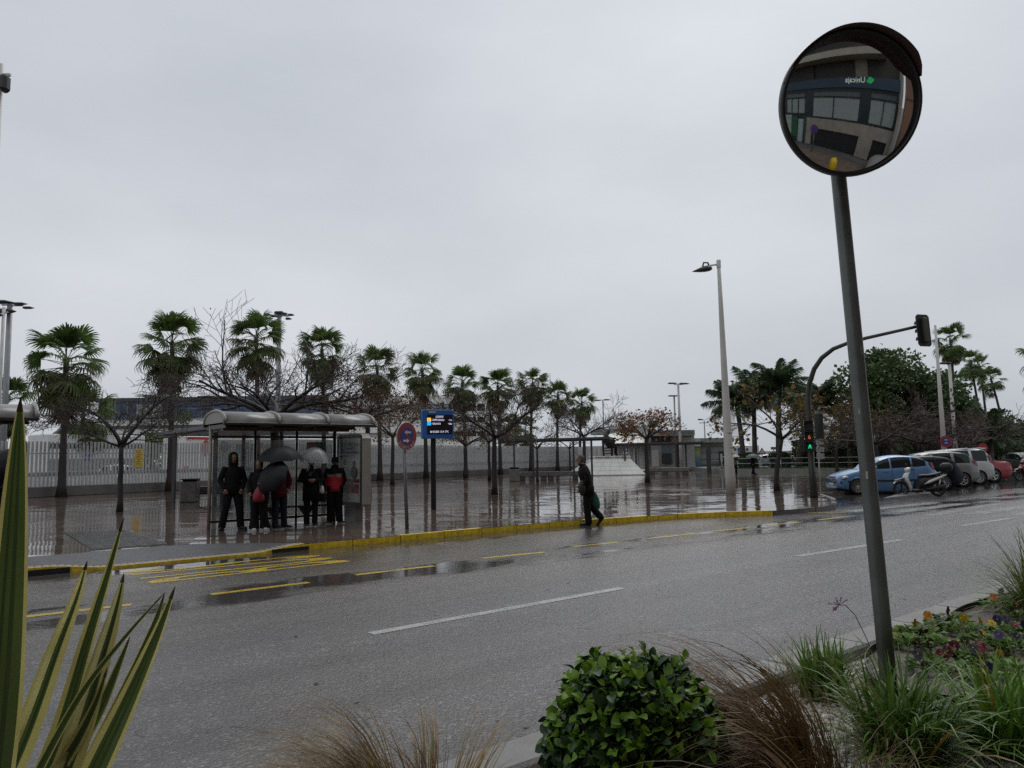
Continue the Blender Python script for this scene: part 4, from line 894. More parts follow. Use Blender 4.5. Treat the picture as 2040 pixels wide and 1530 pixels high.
# ------------------------------------------------------------------ bus shelters
M_SHEL = MAT('beige_grey_metal', (.26, .245, .215), .4, .1, .12, 3); M_SHELD = MAT('dark_brown_metal', (.035, .028, .024), .35, .2, .2, 4)
M_ROOFP = MAT('smoked_roof_panel', (.17, .165, .155), .3, 0, .25, 5, .05, 20); M_GL = GLASS('shelter_glass', (.74, .78, .77), .10, .03, .14)
def shelter(loc, label, ad=True):
    o = thing('bus_shelter', label, 'bus shelter', loc, RD, 'bus shelters along the plaza kerb')
    y0, y1, zb, ah = -1.15, .32, 2.43, .28; ym = (y0 + y1) / 2; hw = (y1 - y0) / 2
    arc = [(ym - hw * math.cos(math.pi * k / 14), zb + ah * math.sin(math.pi * k / 14) ** .8) for k in range(15)]
    xs = [-.05, 1.2, 2.42, 3.65]
    for a, b in zip(xs[:-1], xs[1:]):
        mb = MB(); mb.loft([[(x, y, z) for y, z in arc] + [(x, y, z - .018) for y, z in arc[::-1]] for x in (a + .03, b - .03)], 0, True); part('roof_panel', mb, M_ROOFP, o)
    for x in xs:
        mb = MB(); mb.tube([(x, y, z + .004) for y, z in arc], .038, 6); part('roof_rib', mb, M_SHEL, o)
    for x in (xs[0], xs[-1]):
        mb = MB(); mb.prism([(y, z) for y, z in arc], .02, 0, Matrix(((0, 0, 1, x - .01), (1, 0, 0, 0), (0, 1, 0, 0), (0, 0, 0, 1)))); part('end_panel', mb, M_SHEL, o)
    for y in (y0, y1):
        mb = MB(); mb.box((1.8, y, zb - .03), (3.78, .08, .07), 0, 0, None, .015); part('gutter', mb, M_SHELD, o)
    mb = MB(); mb.box((1.8, y0 + .03, zb + .045), (3.72, .03, .05)); part('trim', mb, M_SHEL, o)
    mb = MB(); mb.box((1.55, y0 + .32, zb - .13), (3.1, .07, .09)); part('front_beam', mb, M_SHELD, o)
    for x in (.0, 1.05, 2.1, 3.12):
        mb = MB(); mb.tube([(x, 0, 0), (x, 0, zb - .02)], .042 if x in (0, 3.12) else .03, 8); part('post', mb, M_SHEL if x in (0,) else M_SHELD, o)
        mb = MB(); mb.bar((x, .25, zb - .08), (x, y0 + .05, zb - .08), .05, .09); part('bracket', mb, M_SHELD, o)
    for z in (.17, 2.14):
        mb = MB(); mb.box((1.56, 0, z), (3.1, .05, .055)); part('rail', mb, M_SHELD, o)
    for a, b in ((.06, 1.01), (1.09, 2.06), (2.14, 3.07)):
        mb = MB(); mb.box(((a + b) / 2, 0, 1.14), (b - a, .012, 1.86)); part('glass_pane', mb, M_GL, o)
    mb = MB(); mb.box((1.95, -.26, .44), (1.75, .30, .045), 0, 0, None, .012); be = part('bench', mb, M_SHELD, o)
    for x in (1.45, 2.25):
        mb = MB(); mb.prism([(-.05, 0), (.05, 0), (.06, .22), (.20, .41), (-.20, .41), (-.06, .22)], .05, 0, Matrix.Translation((x, -.24, 0)) @ Matrix.Rotation(R(90), 4, 'X')); part('bench_pedestal', mb, M_SHELD, be)
    mb = MB(); mb.box((2.62, .02, 1.84), (.5, .012, .36)); n_ = part('notice', mb, MAT('notice_paper', (.45, .47, .47), .5), o)
    mb = MB()
    for k in range(5): mb.box((2.62, .012, 1.96 - k * .06), (.38 - .06 * (k % 2), .004, .02))
    part('print', mb, MATS['print_dark'], n_)
    if ad:
        mb = MB(); x0, x1, ya, yb, za, zt = 3.22, 3.46, -1.34, .05, .40, 2.20
        rp = [(ya, za + .06), (ya + .06, za), (yb - .06, za), (yb, za + .06), (yb, zt - .12), (yb - .12, zt), (ya + .12, zt), (ya, zt - .12)]
        mb.prism(rp, x1 - x0, 0, Matrix(((0, 0, 1, x0), (1, 0, 0, 0), (0, 1, 0, 0), (0, 0, 0, 1)))); ap = part('ad_panel', mb, M_SHEL, o)
        mb = MB(); mb.box((3.34, (ya + yb) / 2, .20), (.20, .62, .40)); part('foot', mb, MAT('foot_grey', (.12, .115, .11), .4, 0, .2, 6), ap)
        mb = MB()
        for (c, d) in (((x0 - .006, (ya + yb) / 2, zt - .06), (.03, yb - ya - .1, .07)), ((x0 - .006, (ya + yb) / 2, za + .06), (.03, yb - ya - .1, .08)), ((x0 - .006, ya + .05, (za + zt) / 2), (.03, .05, zt - za - .1)), ((x0 - .006, yb - .05, (za + zt) / 2), (.03, .05, zt - za - .1))): mb.box(c, d)
        part('frame', mb, M_DGREY, ap)
        yl, yr, z0, z1 = yb - .075, ya + .075, za + .10, zt - .10; W, Hh = yl - yr, z1 - z0; X = x0 - .004
        MP = [MAT('poster_paper', (.34, .36, .32), .25, 0, .05, 2), MAT('poster_blue', (.10, .16, .24), .3), MAT('poster_brown', (.085, .060, .050), .3, 0, .3, 8), MAT('poster_skin', (.30, .22, .17), .3), MAT('poster_red', (.20, .07, .06), .3), MAT('poster_white', (.46, .47, .44), .3)]
        mb = MB()
        def rect(a, b, c, d, mi, lift): mb.add([(X - lift, yl - a * W, z0 + b * Hh), (X - lift, yl - c * W, z0 + b * Hh), (X - lift, yl - c * W, z0 + d * Hh), (X - lift, yl - a * W, z0 + d * Hh)], [(0, 1, 2, 3)], mi)
        def blob(cx, cz, rx, rz, mi, lift, n=12): mb.add([(X - lift, yl - (cx + rx * math.cos(6.2832 * k / n)) * W, z0 + (cz + rz * math.sin(6.2832 * k / n)) * Hh) for k in range(n)], [tuple(range(n))], mi)
        rect(0, 0, 1, 1, 0, 0); rect(.08, .14, .92, .66, 5, .001)
        rect(.15, .80, .33, .93, 1, .002); rect(.20, .83, .28, .90, 0, .003)
        rect(.12, .755, .90, .79, 1, .002); rect(.12, .70, .45, .735, 1, .002); rect(.52, .70, .80, .722, 0, .003)
        blob(.30, .62, .06, .035, 2, .002); blob(.30, .60, .045, .03, 3, .003); rect(.22, .40, .40, .57, 5, .002)
        blob(.72, .60, .08, .045, 2, .002); blob(.69, .585, .05, .03, 3, .003); blob(.72, .46, .17, .10, 2, .0025); rect(.10, .30, .95, .36, 4, .003); rect(.60, .15, .68, .30, 2, .003); rect(.15, .14, .92, .28, 4, .0022); rect(.10, .325, .9, .335, 2, .004)
        for k in range(4): rect(.14 + .01 * k, .765 + .001 * k, .3, .77, 0, .003)
        text_on(mb, 'ALGECIRAS', (X, yl - .38 * W, z0 + .875 * Hh), (0, -1, 0), (0, 0, 1), .52 * W, .045 * Hh, 1, .003); text_on(mb, 'MARKET', (X, yl - .38 * W, z0 + .815 * Hh), (0, -1, 0), (0, 0, 1), .40 * W, .045 * Hh, 1, .003)
        part('poster', mb, MP, ap)
    return o
shelter(UV(5.5, 18.05, PZ), 'arched roof bus shelter with five people waiting and a lit poster panel')
shelter(UV(-1.80, 17.6, PZ), 'arched roof bus shelter cut off by the left picture edge', False)

# ------------------------------------------------------------------ signs
M_POST = MAT('galvanised_post', (.15, .15, .15), .4, .4, .2, 6); M_RED = MAT('sign_red', (.27, .016, .022), .4, 0, .12, 6); M_SBLUE = MAT('deep_sign_blue', (.012, .035, .19), .4, 0, .1, 5)
def face_mat(loc, n):                            # matrix whose local z is the facing normal, local y up
    z = V(n).normalized(); x = V((0, 0, 1)).cross(z).normalized(); y = z.cross(x)
    return Matrix(((x.x, y.x, z.x, loc[0]), (x.y, y.y, z.y, loc[1]), (x.z, y.z, z.z, loc[2]), (0, 0, 0, 1)))
def disc(mb, r0, r1, z, mi, M, n=40):
    if r0 <= 0: mb.add([(r1 * math.cos(6.28318 * k / n), r1 * math.sin(6.28318 * k / n), z) for k in range(n)], [tuple(range(n))], mi, False, M)
    else: mb.lathe([(r1, z), (r0, z)], n, mi, M, False)
b = G(811, 1054); top = AT(804.5, 869, b.y) - b
o = thing('no_parking_sign', 'round red and blue sign with white arrows on a leaning post at the kerb', 'road sign', b)
mb = MB(); mb.tube([(0, 0, 0), top * .5, top * .98 + V((0, .03, 0))], [.043, .040, .038], 10); part('post', mb, M_POST, o)
FM = face_mat(top + V((.80, -.58, 0)) * .085, (.80, -.58, -.03)); mb = MB(); mb.lathe([(.001, -.03), (.30, -.03), (.315, -.015), (.315, .012), (.302, .012)], 40, 0, FM); part('rim', mb, MAT('sign_rim', (.42, .40, .38), .35), o)
mb = MB(); disc(mb, 0, .302, .011, 0, FM)
mb.add([(-.155, .185, .016), (-.185, .150, .016), (.165, -.175, .016), (.190, -.140, .016)], [(0, 1, 2, 3)], 0, False, FM)
part('red_face', mb, M_RED, o)
mb = MB(); disc(mb, 0, .205, .0135, 0, FM); part('blue_face', mb, M_SBLUE, o)
mb = MB()
for (x, y, s) in ((.02, .085, -1), (-.03, -.105, 1)): mb.add([(x - s * .10, y + .022, .019), (x - s * .10, y - .022, .019), (x + s * .02, y - .022, .019), (x + s * .02, y - .055, .019), (x + s * .105, y, .019), (x + s * .02, y + .055, .019), (x + s * .02, y + .022, .019)], [(0, 1, 2, 3, 4, 5, 6) if s > 0 else (6, 5, 4, 3, 2, 1, 0)], 0, False, FM)
part('arrows', mb, MAT('sign_white', (.62, .62, .60), .4), o)
mb = MB(); txt = 'EXCEPTO BUS'
for k, ch in enumerate(txt):
    if ch == ' ': continue
    a = R(-90) + R(11.2) * (k - (len(txt) - 1) / 2); c = V((math.cos(a), math.sin(a), 0)) * .288
    up_ = V((-math.cos(a), -math.sin(a), 0)); xr = V((up_.y, -up_.x, 0)); vs_, fs_, asp = text_shape(ch); w_ = .042
    mb.add([c + xr * ((p[0] - .5) * w_) + up_ * (p[1] * .062) + V((0, 0, .016)) for p in vs_], fs_, 0, False, FM)
part('lettering', mb, MAT('sign_pink_white', (.62, .48, .46), .4), o)

b = G(864, 1015.5); zc = AT(868.5, 846, b.y) - b
o = thing('arrivals_display', 'blue framed bus arrivals screen on a black post behind the kerb', 'information display', b)
mb = MB(); mb.box((0, 0, zc.z * .5), (.15, .11, zc.z)); part('post', mb, MAT('black_post', (.012, .012, .013), .35), o)
FM = face_mat(zc + V((.36, -.93, 0)) * .25, (.36, -.93, 0)); hw, hh = .500, .435
mb = MB(); mb.box((0, 0, -.09), (2 * hw, 2 * hh, .18), 0, 0, FM, .015); part('casing', mb, MAT('casing_blue', (.022, .115, .36), .4, 0, .12, 4), o)
mb = MB(); mb.box((.0, hh + .006, -.09), (2 * hw - .02, .014, .16), 0, 0, FM); part('top_edge', mb, MAT('pale_edge', (.45, .48, .5), .3), o)
mb = MB(); mb.box((.055, -.005, .002), (.80, .60, .012), 0, 0, FM); sc_ = part('screen', mb, MAT('screen_black', (.016, .015, .018), .2), o)
MS = [MAT('screen_white', (.75, .72, .95), .4, 0, .02, 1, emit=1.0), MAT('screen_amber', (.95, .52, .10), .4, 0, .05, 1, emit=1.0), MAT('screen_cyan', (.02, .42, .95), .4, 0, .05, 1, emit=1.0), MATS['screen_black']]
def sq(nm, x, y, w_, h, mi, lift=.011): m_ = MB(); m_.add([(x, y, lift), (x + w_, y, lift), (x + w_, y + h, lift), (x, y + h, lift)], [(0, 1, 2, 3)], mi, False, FM); part(nm, m_, MS, sc_)
sq('route_square', -.345, .085, .115, .110, 1); sq('route_square', -.345, -.035, .115, .110, 2)
def st(body, x, y, w_, h, mi=0):
    m_ = MB(); vs_, fs_, a_ = text_shape(body); m_.add([(x + p[0] * w_, y + p[1] * h, .0125) for p in vs_], fs_, mi, False, FM); part('text_line', m_, MS, sc_)
st('LLEGADAS', -.075, .205, .24, .058); st('1', -.30, .11, .022, .055, 3); st('2', -.305, -.008, .03, .055, 3)
st('C.COMERC-SALADILLA', -.205, .105, .40, .058); st('V.VEGA-P.ALTA', -.205, -.012, .285, .058); st('11m', .345, .105, .085, .055); st('+30m', .315, -.012, .12, .055)
st('06-03-2025', -.255, -.255, .28, .058); st('13:19', .06, -.255, .12, .058); st('17ºC', .215, -.255, .11, .062)
mb = MB(); mb.box((-.18, .372, .003), (.22, .05, .008), 0, 0, FM); part('sticker', mb, MAT('sticker_grey', (.35, .38, .42), .4), o)

# ------------------------------------------------------------------ lamp posts
M_LPOST = MAT('cream_white_post', (.50, .495, .46), .45, 0, .12, 1.5, .08, 30); M_LBLK = MAT('lamp_black', (.018, .018, .019), .35, 0, .2, 4); M_LGR = MAT('lamp_grey', (.26, .27, .28), .4, .2, .12, 3)
b = G(1456, 985); h = AT(1431.5, 523, b.y).z - PZ; tx = AT(1431.5, 523, b.y).x - b.x
o = thing('lamp_post', 'tall tapering cream lamp post with one black lamp head standing on the plaza', 'street lamp', b)
mb = MB(); mb.tube([(tx * t, 0, h * t) for t in (0, .09, .2, .5, .8, 1)], [.185, .185, .17, .125, .09, .068], 14); po = part('post', mb, M_LPOST, o)
for z in (1.55, 1.78, 2.35): 
    mb = MB(); mb.lathe([(.165, z), (.172, z), (.172, z + .035), (.165, z + .035)], 14, 0); part('band', mb, M_LGR, po)
mb = MB(); mb.tube([(tx, 0, h - .10), (tx - .15, -.02, h - .09), (tx - .72, -.1, h - .20)], [.05, .035, .03], 8); part('arm', mb, M_LPOST, o)
mb = MB(); mb.lathe([(.085, -.2), (.09, .1), (.075, .12)], 12, 0, Matrix.Translation((tx, 0, h - .02))); part('cap', mb, M_LPOST, o)
mb = MB(); mb.loft([[(tx - .30 - .78 * t, -.1 + w_ * math.cos(a), h - .28 - .10 * t + hh_ * (math.sin(a) if math.sin(a) > 0 else .45 * math.sin(a))) for a in [6.28318 * k / 12 for k in range(12)]] for t, w_, hh_ in ((0, .06, .05), (.08, .15, .14), (.3, .19, .17), (.6, .16, .13), (.85, .09, .06), (1, .02, .015))])
hd = part('lamp_head', mb, M_LBLK, o)
mb = MB(); mb.tube([(tx - .66, -.1, h - .16), (tx - .62, -.1, h - .02), (tx - .45, -.1, h - .03), (tx - .40, -.1, h - .2)], .035, 6); part('hanger', mb, M_LBLK, hd)
def mast(px, base_y, ytop, Y, lab, r0, r1, heads, mat=M_LGR, nm='lamp_post', grp=None, cat='street lamp'):
    t_ = AT(px, ytop, Y); b_ = V((t_.x, Y, PZ)); h_ = t_.z - PZ; o_ = thing(nm, lab, cat, b_, 0, grp)
    m_ = MB(); m_.tube([(0, 0, 0), (0, 0, h_ * .5), (0, 0, h_)], [r0, (r0 + r1) / 2, r1], 10); part('post', m_, mat, o_)
    for (x, y, z, w_, d, t, kind) in heads:
        if kind == 'arm': m_ = MB(); m_.bar((0, 0, h_ + z), (x, y, h_ + z), .07, .07); part('arm', m_, mat, o_)
        elif kind == 'box': m_ = MB(); m_.box((x, y, h_ + z), (w_, d, t), 0, 0, None, min(t * .4, .08)); part('floodlight', m_, M_LBLK, o_)
        elif kind == 'flat':
            m_ = MB(); m_.loft([[(x + w_ * (u_ - .5), y + d * k_ * c_, h_ + z + t * s_ * k_) for (c_, s_) in ((-.5, 0), (-.3, .6), (.3, .6), (.5, 0), (.2, -.3), (-.2, -.3))] for u_, k_ in ((0, .3), (.15, 1), (.7, .9), (1, .2))]); part('lamp_head', m_, M_LBLK, o_)
    return o_
mast(2, 0, 128, 20, 'tall pale pole with one floodlight at the top left picture edge', .11, .075, [(.20, -.1, -.62, .24, .3, .50, 'box'), (.28, 0, -.32, 0, 0, 0, 'arm')], M_LPOST, 'floodlight_mast')
mast(20, 0, 606, 45, 'dark mast carrying a row of flat floodlights above the left shelter', .20, .15, [(-.5, 0, .10, 1.5, .9, .22, 'flat'), (.75, -.2, -.05, .9, .5, .16, 'flat'), (.95, .3, -.2, .7, .4, .16, 'flat'), (.1, -.4, -.55, 1.1, .6, .3, 'flat'), (.8, 0, -.1, 0, 0, 0, 'arm'), (-.5, 0, -.05, 0, 0, 0, 'arm')], M_LGR, 'floodlight_mast')
mast(8, 0, 612, 43, 'paler mast just left of the dark floodlight mast', .12, .09, [(-.4, -.1, -.5, .8, .5, .3, 'flat'), (.25, 0, -.3, 0, 0, 0, 'arm')], M_LPOST, 'floodlight_mast')
p_ = [(1.0 * math.cos(a), .7 * math.sin(a), -.10 - .22 * (k % 2), .55, .4, .2, 'flat') for k, a in enumerate([6.28318 * i / 7 for i in range(7)])]
mast(556.5, 0, 626, 62, 'high mast with a ring of floodlights behind the big bare tree', .24, .17, p_ + [(x, y, -.1, 0, 0, 0, 'arm') for (x, y, *_) in p_] + [(0, 0, .12, .75, .6, .22, 'box')], M_LGR, 'floodlight_mast')
mast(1351, 0, 765, 68, 'white twin headed lamp post behind the orange leaved tree', .16, .09, [(.55, 0, .0, 1.0, .4, .18, 'flat'), (-.5, 0, .05, .9, .4, .16, 'flat'), (.4, 0, -.05, 0, 0, 0, 'arm'), (-.4, 0, -.05, 0, 0, 0, 'arm')], M_LPOST)
mast(1343, 0, 790, 76, 'thin grey lamp post left of the white twin headed one', .10, .08, [(0, 0, .05, 1.3, .5, .16, 'flat')], M_LGR)
mast(1201, 0, 797, 96, 'far lamp post with two splayed heads above the monument figure', .10, .08, [(.55, 0, .0, .9, .4, .2, 'flat'), (-.65, 0, -.05, .9, .4, .2, 'flat'), (.9, 0, .02, 0, 0, 0, 'arm'), (-.9, 0, .02, 0, 0, 0, 'arm')], M_LGR)
mast(1403, 0, 838, 120, 'far thin lamp post over the annex roof', .12, .09, [(-.6, 0, .15, .9, .5, .25, 'flat'), (-.1, 0, -.35, 1.5, .2, .1, 'box'), (-.4, 0, .1, 0, 0, 0, 'arm')], M_LGR)
o = mast(1863, 0, 648, 42, 'tall white tapering pole right of the traffic light head', .16, .06, [], M_LPOST, 'white_pole', None, 'pole')
o = mast(1891, 0, 724, 49, 'white pole with black flecked sleeve and flat top lamp beside the round sign', .15, .09, [(-.25, 0, .02, .75, .3, .12, 'box')], M_LPOST, 'lamp_post')
mb = MB(); rg = random.Random(3)
for k in range(34):
    a = rg.uniform(-2.8, -.3); z = rg.uniform(1.6, 5.6); mb.box((math.cos(a) * .14, math.sin(a) * .14, z), (.12, .06, rg.uniform(.03, .10)), a + 1.57)
part('sleeve_flecks', mb, M_LBLK, o)

# ------------------------------------------------------------------ pergolas, benches, bins, bollards
def pergola(lab, A, B, dv, z, posts, th=.13):
    A = V(A); B = V(B); o_ = thing('pergola', lab, 'pergola', (A.x, A.y, PZ), 0, 'flat roofed black pergolas'); a = V((0, 0, z - PZ)); b_ = V((B.x - A.x, B.y - A.y, z - PZ)); d = V(dv); e = V((0, 0, th))
    m_ = MB(); m_.add([a, b_, b_ + d, a + d, a + e, b_ + e, b_ + d + e, a + d + e], [(3, 2, 1, 0), (4, 5, 6, 7), (0, 1, 5, 4), (1, 2, 6, 5), (2, 3, 7, 6), (3, 0, 4, 7)]); part('roof', m_, M_DGREY, o_)
    m_ = MB(); m_.bar(a + d * .1 - V((0, 0, .05)), b_ + d * .1 - V((0, 0, .05)), .08, .12); part('beam', m_, M_DGREY, o_)
    for p in posts:
        q = V(p) - V((A.x, A.y, PZ)); m_ = MB(); m_.box((q.x, q.y, (z - PZ) / 2), (.12, .12, z - PZ)); part('post', m_, M_DGREY, o_)
    return o_
a, b = AT(993, 880, 52.0), AT(1214, 872.5, 48); pergola('black flat pergola between mid plaza trees and the monument', a, b, (.5, 2.2, 0), a.z, [G(1025, 959), G(1063, 957.5), G(1144, 958), G(1180, 957)])
a, b = AT(1232, 886, 63), AT(1401, 881, 61); pergola('black flat pergola in front of the station building', a, b, (.3, 2.4, 0), a.z, [G(1246, 946), G(1268, 945.5), G(1348, 945), G(1368, 943.5)])
A_ = AT(307, 868, 31); pergola('black flat pergola partly hidden behind the bus shelter', (A_.x, 31, 0), (A_.x + 4.4, 31 - 5.45, 0), (2.9, 2.3, 0), A_.z, [G(345, 1003), (A_.x + 4.3, 26.6, PZ), (A_.x + 5.9, 29.0, PZ), (A_.x + 3.0, 33.0, PZ)])
def bench(p, rz, lab, L=2.1):
    o_ = thing('concrete_bench', lab, 'bench', p, rz, 'grey concrete benches'); m_ = MB(); m_.box((0, 0, .42), (L, .55, .32), 0, 0, None, .03); part('seat', m_, M_CONCB, o_)
    for s in (-1, 1): m_ = MB(); m_.box((s * (L / 2 - .28), 0, .13), (.40, .46, .26), 0, 0, None, .02); part('leg', m_, M_CONCBD, o_)
    return o_
M_CONCB = MAT('bench_concrete', (.13, .125, .115), .45, 0, .2, 4, .15, 50); M_CONCBD = MAT('bench_leg', (.075, .07, .065), .45, 0, .2, 4)
bench(G(1062, 957), R(-4), 'concrete bench left of two, right of the concrete litter bin', 2.0); bench(G(1122, 956), R(-4), 'concrete bench next to the walking man, right of its twin', 2.2)
bench(G(1312, 946), R(-3), 'concrete bench close to the right foot of the monument', 1.6); bench(G(1345, 946), R(-3), 'concrete bench under the pergola before the station building', 2.2)
bench(G(415, 997), R(14), 'concrete bench half hidden behind the left post of the shelter', 1.9)
def bin_(p, lab, s=1.0):
    o_ = thing('litter_bin', lab, 'litter bin', p, R(8), 'square concrete litter bins'); m_ = MB(); m_.box((0, 0, .40 * s), (.62 * s, .62 * s, .80 * s), 0, 0, None, .03); part('body', m_, M_CONCB, o_)
    m_ = MB(); m_.box((0, 0, .90 * s), (.60 * s, .60 * s, .035)); 
    for x in (-.26, .26): m_.box((x * s, .1, .85 * s), (.04, .3, .12))
    m_.box((0, .26 * s, .86 * s), (.58 * s, .04, .12)); part('hood', m_, M_BLACK, o_); return o_
bin_(G(378, 1000), 'square concrete litter bin with black hood left of the bus shelter'); bin_(G(1025, 959), 'square concrete litter bin with black hood at the left end of two benches')
mb = MB(); p = G(1413, 943); mb.box((0, 0, 1.1), (.32, .32, 2.2), 0, 0, None, .01); solo('dark_pillar', mb, M_DGREY, 'free standing dark square pillar between the info totem and the white lamp post', 'pillar', None, p)
p = G(1388, 937); o = thing('info_totem', 'glass info totem with green to blue screen on the plaza', 'information totem', p)
mb = MB(); mb.box((0, .3, 1.2), (.95, .5, 2.4), 0, 0, None, .03); part('body', mb, M_DGREY, o); mb = MB(); mb.box((-.02, .3, 2.75), (.98, .6, .75)); part('header', mb, M_LGREY, o)
m = bpy.data.materials.new('gradient_poster'); m.use_nodes = True; t = m.node_tree; tcn = N(t, 'ShaderNodeTexCoord'); s_ = N(t, 'ShaderNodeSeparateXYZ'); t.links.new(tcn.outputs['Object'], s_.inputs[0]); r_ = N(t, 'ShaderNodeValToRGB'); t.links.new(mrange(t, s_.outputs[2], .25, 2.3, 0, 1), r_.inputs[0])
r_.color_ramp.elements[0].color = (.03, .10, .20, 1); r_.color_ramp.elements[1].color = (.12, .20, .04, 1); e_ = r_.color_ramp.elements.new(.45); e_.color = (.10, .17, .20, 1); e_ = r_.color_ramp.elements.new(.68); e_.color = (.28, .28, .12, 1); t.links.new(r_.outputs[0], t.nodes['Principled BSDF'].inputs['Base Color'])
mb = MB(); mb.box((.10, .03, 1.28), (.68, .03, 2.0)); part('poster', mb, m, o)
# bike railing and cable rail
o = thing('railing', 'low black bike railing left of the white lamp post', 'railing', G(1418, 938)); L = G(1452, 938).x - G(1418, 938).x
for z in (.15, .85): mb = MB(); mb.bar((0, 0, z), (L, 0, z), .04, .04); part('rail', mb, M_DGREY, o)
for k in range(16): mb = MB(); mb.bar((L * k / 15, 0, .0), (L * k / 15 + (.12 if k % 2 else -.12), .1, .85), .035, .035); part('bar', mb, M_DGREY, o)
o = thing('cable_fence', 'thin cable fence along the top of the planter wall', 'fence', (17.5, 61.5, PZ + .33))
for z in (.45, .85): mb = MB(); mb.tube([(0, 0, z), (8.6, -4.0, z), (15, -6.2, z)], .018, 5); part('cable', mb, M_LGREY, o)
for k in range(9): t_ = k / 8; mb = MB(); x = 15 * t_; y = -4.0 * x / 8.6 if x < 8.6 else -4 - 2.2 * (x - 8.6) / 6.4; mb.tube([(x, y, 0), (x, y, .9)], .022, 6); part('post', mb, M_LGREY, o)

# ------------------------------------------------------------------ skin-modifier figure builder
def skin(nodes, edges, sub=2, root=0, nm='figure'):
    me = bpy.data.meshes.new(nm); me.from_pydata([n[0] for n in nodes], edges, []); ob = bpy.data.objects.new(nm, me); C.objects.link(ob)
    ob.modifiers.new('skin', 'SKIN'); sd_ = ob.modifiers.new('sub', 'SUBSURF'); sd_.levels = sub; sd_.render_levels = sub
    if not me.skin_vertices: me.skin_vertices.new()
    for i, n in enumerate(nodes):
        s_ = me.skin_vertices[0].data[i]; r = n[1]; s_.radius = (r, n[2] if len(n) > 2 else r); s_.use_root = (i == root)
    dg = bpy.context.evaluated_depsgraph_get(); ev = ob.evaluated_get(dg); m2 = ev.to_mesh(); vs_ = [v.co.copy() for v in m2.vertices]; fs_ = [tuple(p.vertices) for p in m2.polygons]
    ev.to_mesh_clear(); bpy.data.objects.remove(ob); bpy.data.meshes.remove(me); return vs_, fs_

# ------------------------------------------------------------------ monument: seated musician on a white truncated pyramid
mbx = G(1215, 948); o = thing('monument', 'white truncated pyramid pedestal with dark bronze seated musician on a ladder back chair', 'monument', (AT(1215, 948, 60.5).x, 60.5, PZ))
xl, xr_ = AT(1141, 948, 60.5).x - o.location.x, AT(1287, 948, 60.5).x - o.location.x; tl, trr = AT(1183, 915, 62).x - o.location.x, AT(1255, 915, 62).x - o.location.x
M_MARB = MAT('white_marble', (.60, .59, .555), .25, 0, .08, .9)
zt = 1.30; mb = MB()
nrow, ncol = 4, 6
for j in range(nrow):
    for k in range(ncol):
        t0, t1 = j / nrow + .006, (j + 1) / nrow - .006; s0, s1 = k / ncol + .003, (k + 1) / ncol - .003
        def P_(s, t): return V(((xl + (xr_ - xl) * s) * (1 - t) + (tl + (trr - tl) * s) * t, 1.5 * t - .012, .06 + zt * t))
        m_ = MB(); m_.add([P_(s0, t0), P_(s1, t0), P_(s1, t1), P_(s0, t1)], [(0, 1, 2, 3)]); part('panel', m_, M_MARB, o)
mb.loft([[(xl, 0, .06), (xr_, 0, .06), (xr_, 6.0, .06), (xl, 6.0, .06)], [(tl, 1.5, .06 + zt), (trr, 1.5, .06 + zt), (trr, 4.5, .06 + zt), (tl, 4.5, .06 + zt)]], 0, False); part('pedestal', mb, MAT('marble_joint', (.40, .39, .37), .4), o)
mb = MB(); mb.box(((xl + xr_) / 2, 3.0, .05), (xr_ - xl + .3, 6.3, .10), 0, 0, None, .02); part('plinth', mb, M_MARB, o)
mb = MB(); mb.box(((tl + trr) / 2, 3.0, zt + .16), (trr - tl + .12, 3.1, .18), 0, 0, None, .03); part('top_slab', mb, M_MARB, o)
mb = MB(); rg = random.Random(2); x = tl + .2
while x < trr - .3:
    w_ = rg.uniform(.04, .10); mb.box((x, 1.44, zt + .16), (w_, .012, rg.uniform(.05, .09))); x += w_ + rg.choice((.03, .03, .12))
part('inscription', mb, M_DGREY, o)
M_BRONZE = MAT('dark_bronze', (.018, .020, .017), .35, .5, .4, 6)
zc = zt + .25; cx = AT(1217, 900, 63).x - o.location.x; S = 1.62
def B_(x, y, z): return (cx + x * S, 3.0 + y * S, zc + z * S)
nd = [(B_(-.12, 0, .52), .17 * S), (B_(-.20, 0, .75), .17 * S), (B_(-.22, 0, .98), .19 * S), (B_(-.12, 0, 1.16), .07 * S), (B_(-.04, 0, 1.28), .10 * S), (B_(.02, 0, 1.40), .085 * S),
      (B_(-.20, -.2, 1.08), .085 * S), (B_(-.02, -.34, .86), .065 * S), (B_(.20, -.26, .78), .05 * S), (B_(-.20, .2, 1.08), .085 * S), (B_(.10, .28, .90), .065 * S), (B_(.36, .1, .93), .05 * S),
      (B_(-.02, -.12, .50), .12 * S), (B_(.34, -.14, .58), .10 * S), (B_(.56, -.06, .60), .065 * S), (B_(.70, -.02, .56), .05 * S),
      (B_(-.02, .12, .50), .12 * S), (B_(.32, .14, .50), .10 * S), (B_(.30, .15, .10), .09 * S), (B_(.44, .15, .04), .05 * S)]
ed = [(0, 1), (1, 2), (2, 3), (3, 4), (4, 5), (2, 6), (6, 7), (7, 8), (2, 9), (9, 10), (10, 11), (0, 12), (12, 13), (13, 14), (14, 15), (0, 16), (16, 17), (17, 18), (18, 19)]
vs_, fs_ = skin(nd, ed, 2); mb = MB(); mb.add(vs_, fs_, 0, True); part('seated_figure', mb, M_BRONZE, o)
mb = MB(); ax = V((.92, -.05, .38)).normalized(); up_ = V((0, -1, 0)); sd3 = ax.cross(up_)
gm = Matrix(((ax.x, sd3.x, up_.x, B_(.02, -.22, .70)[0]), (ax.y, sd3.y, up_.y, B_(.02, -.22, .70)[1]), (ax.z, sd3.z, up_.z, B_(.02, -.22, .70)[2]), (0, 0, 0, 1)))
out = []
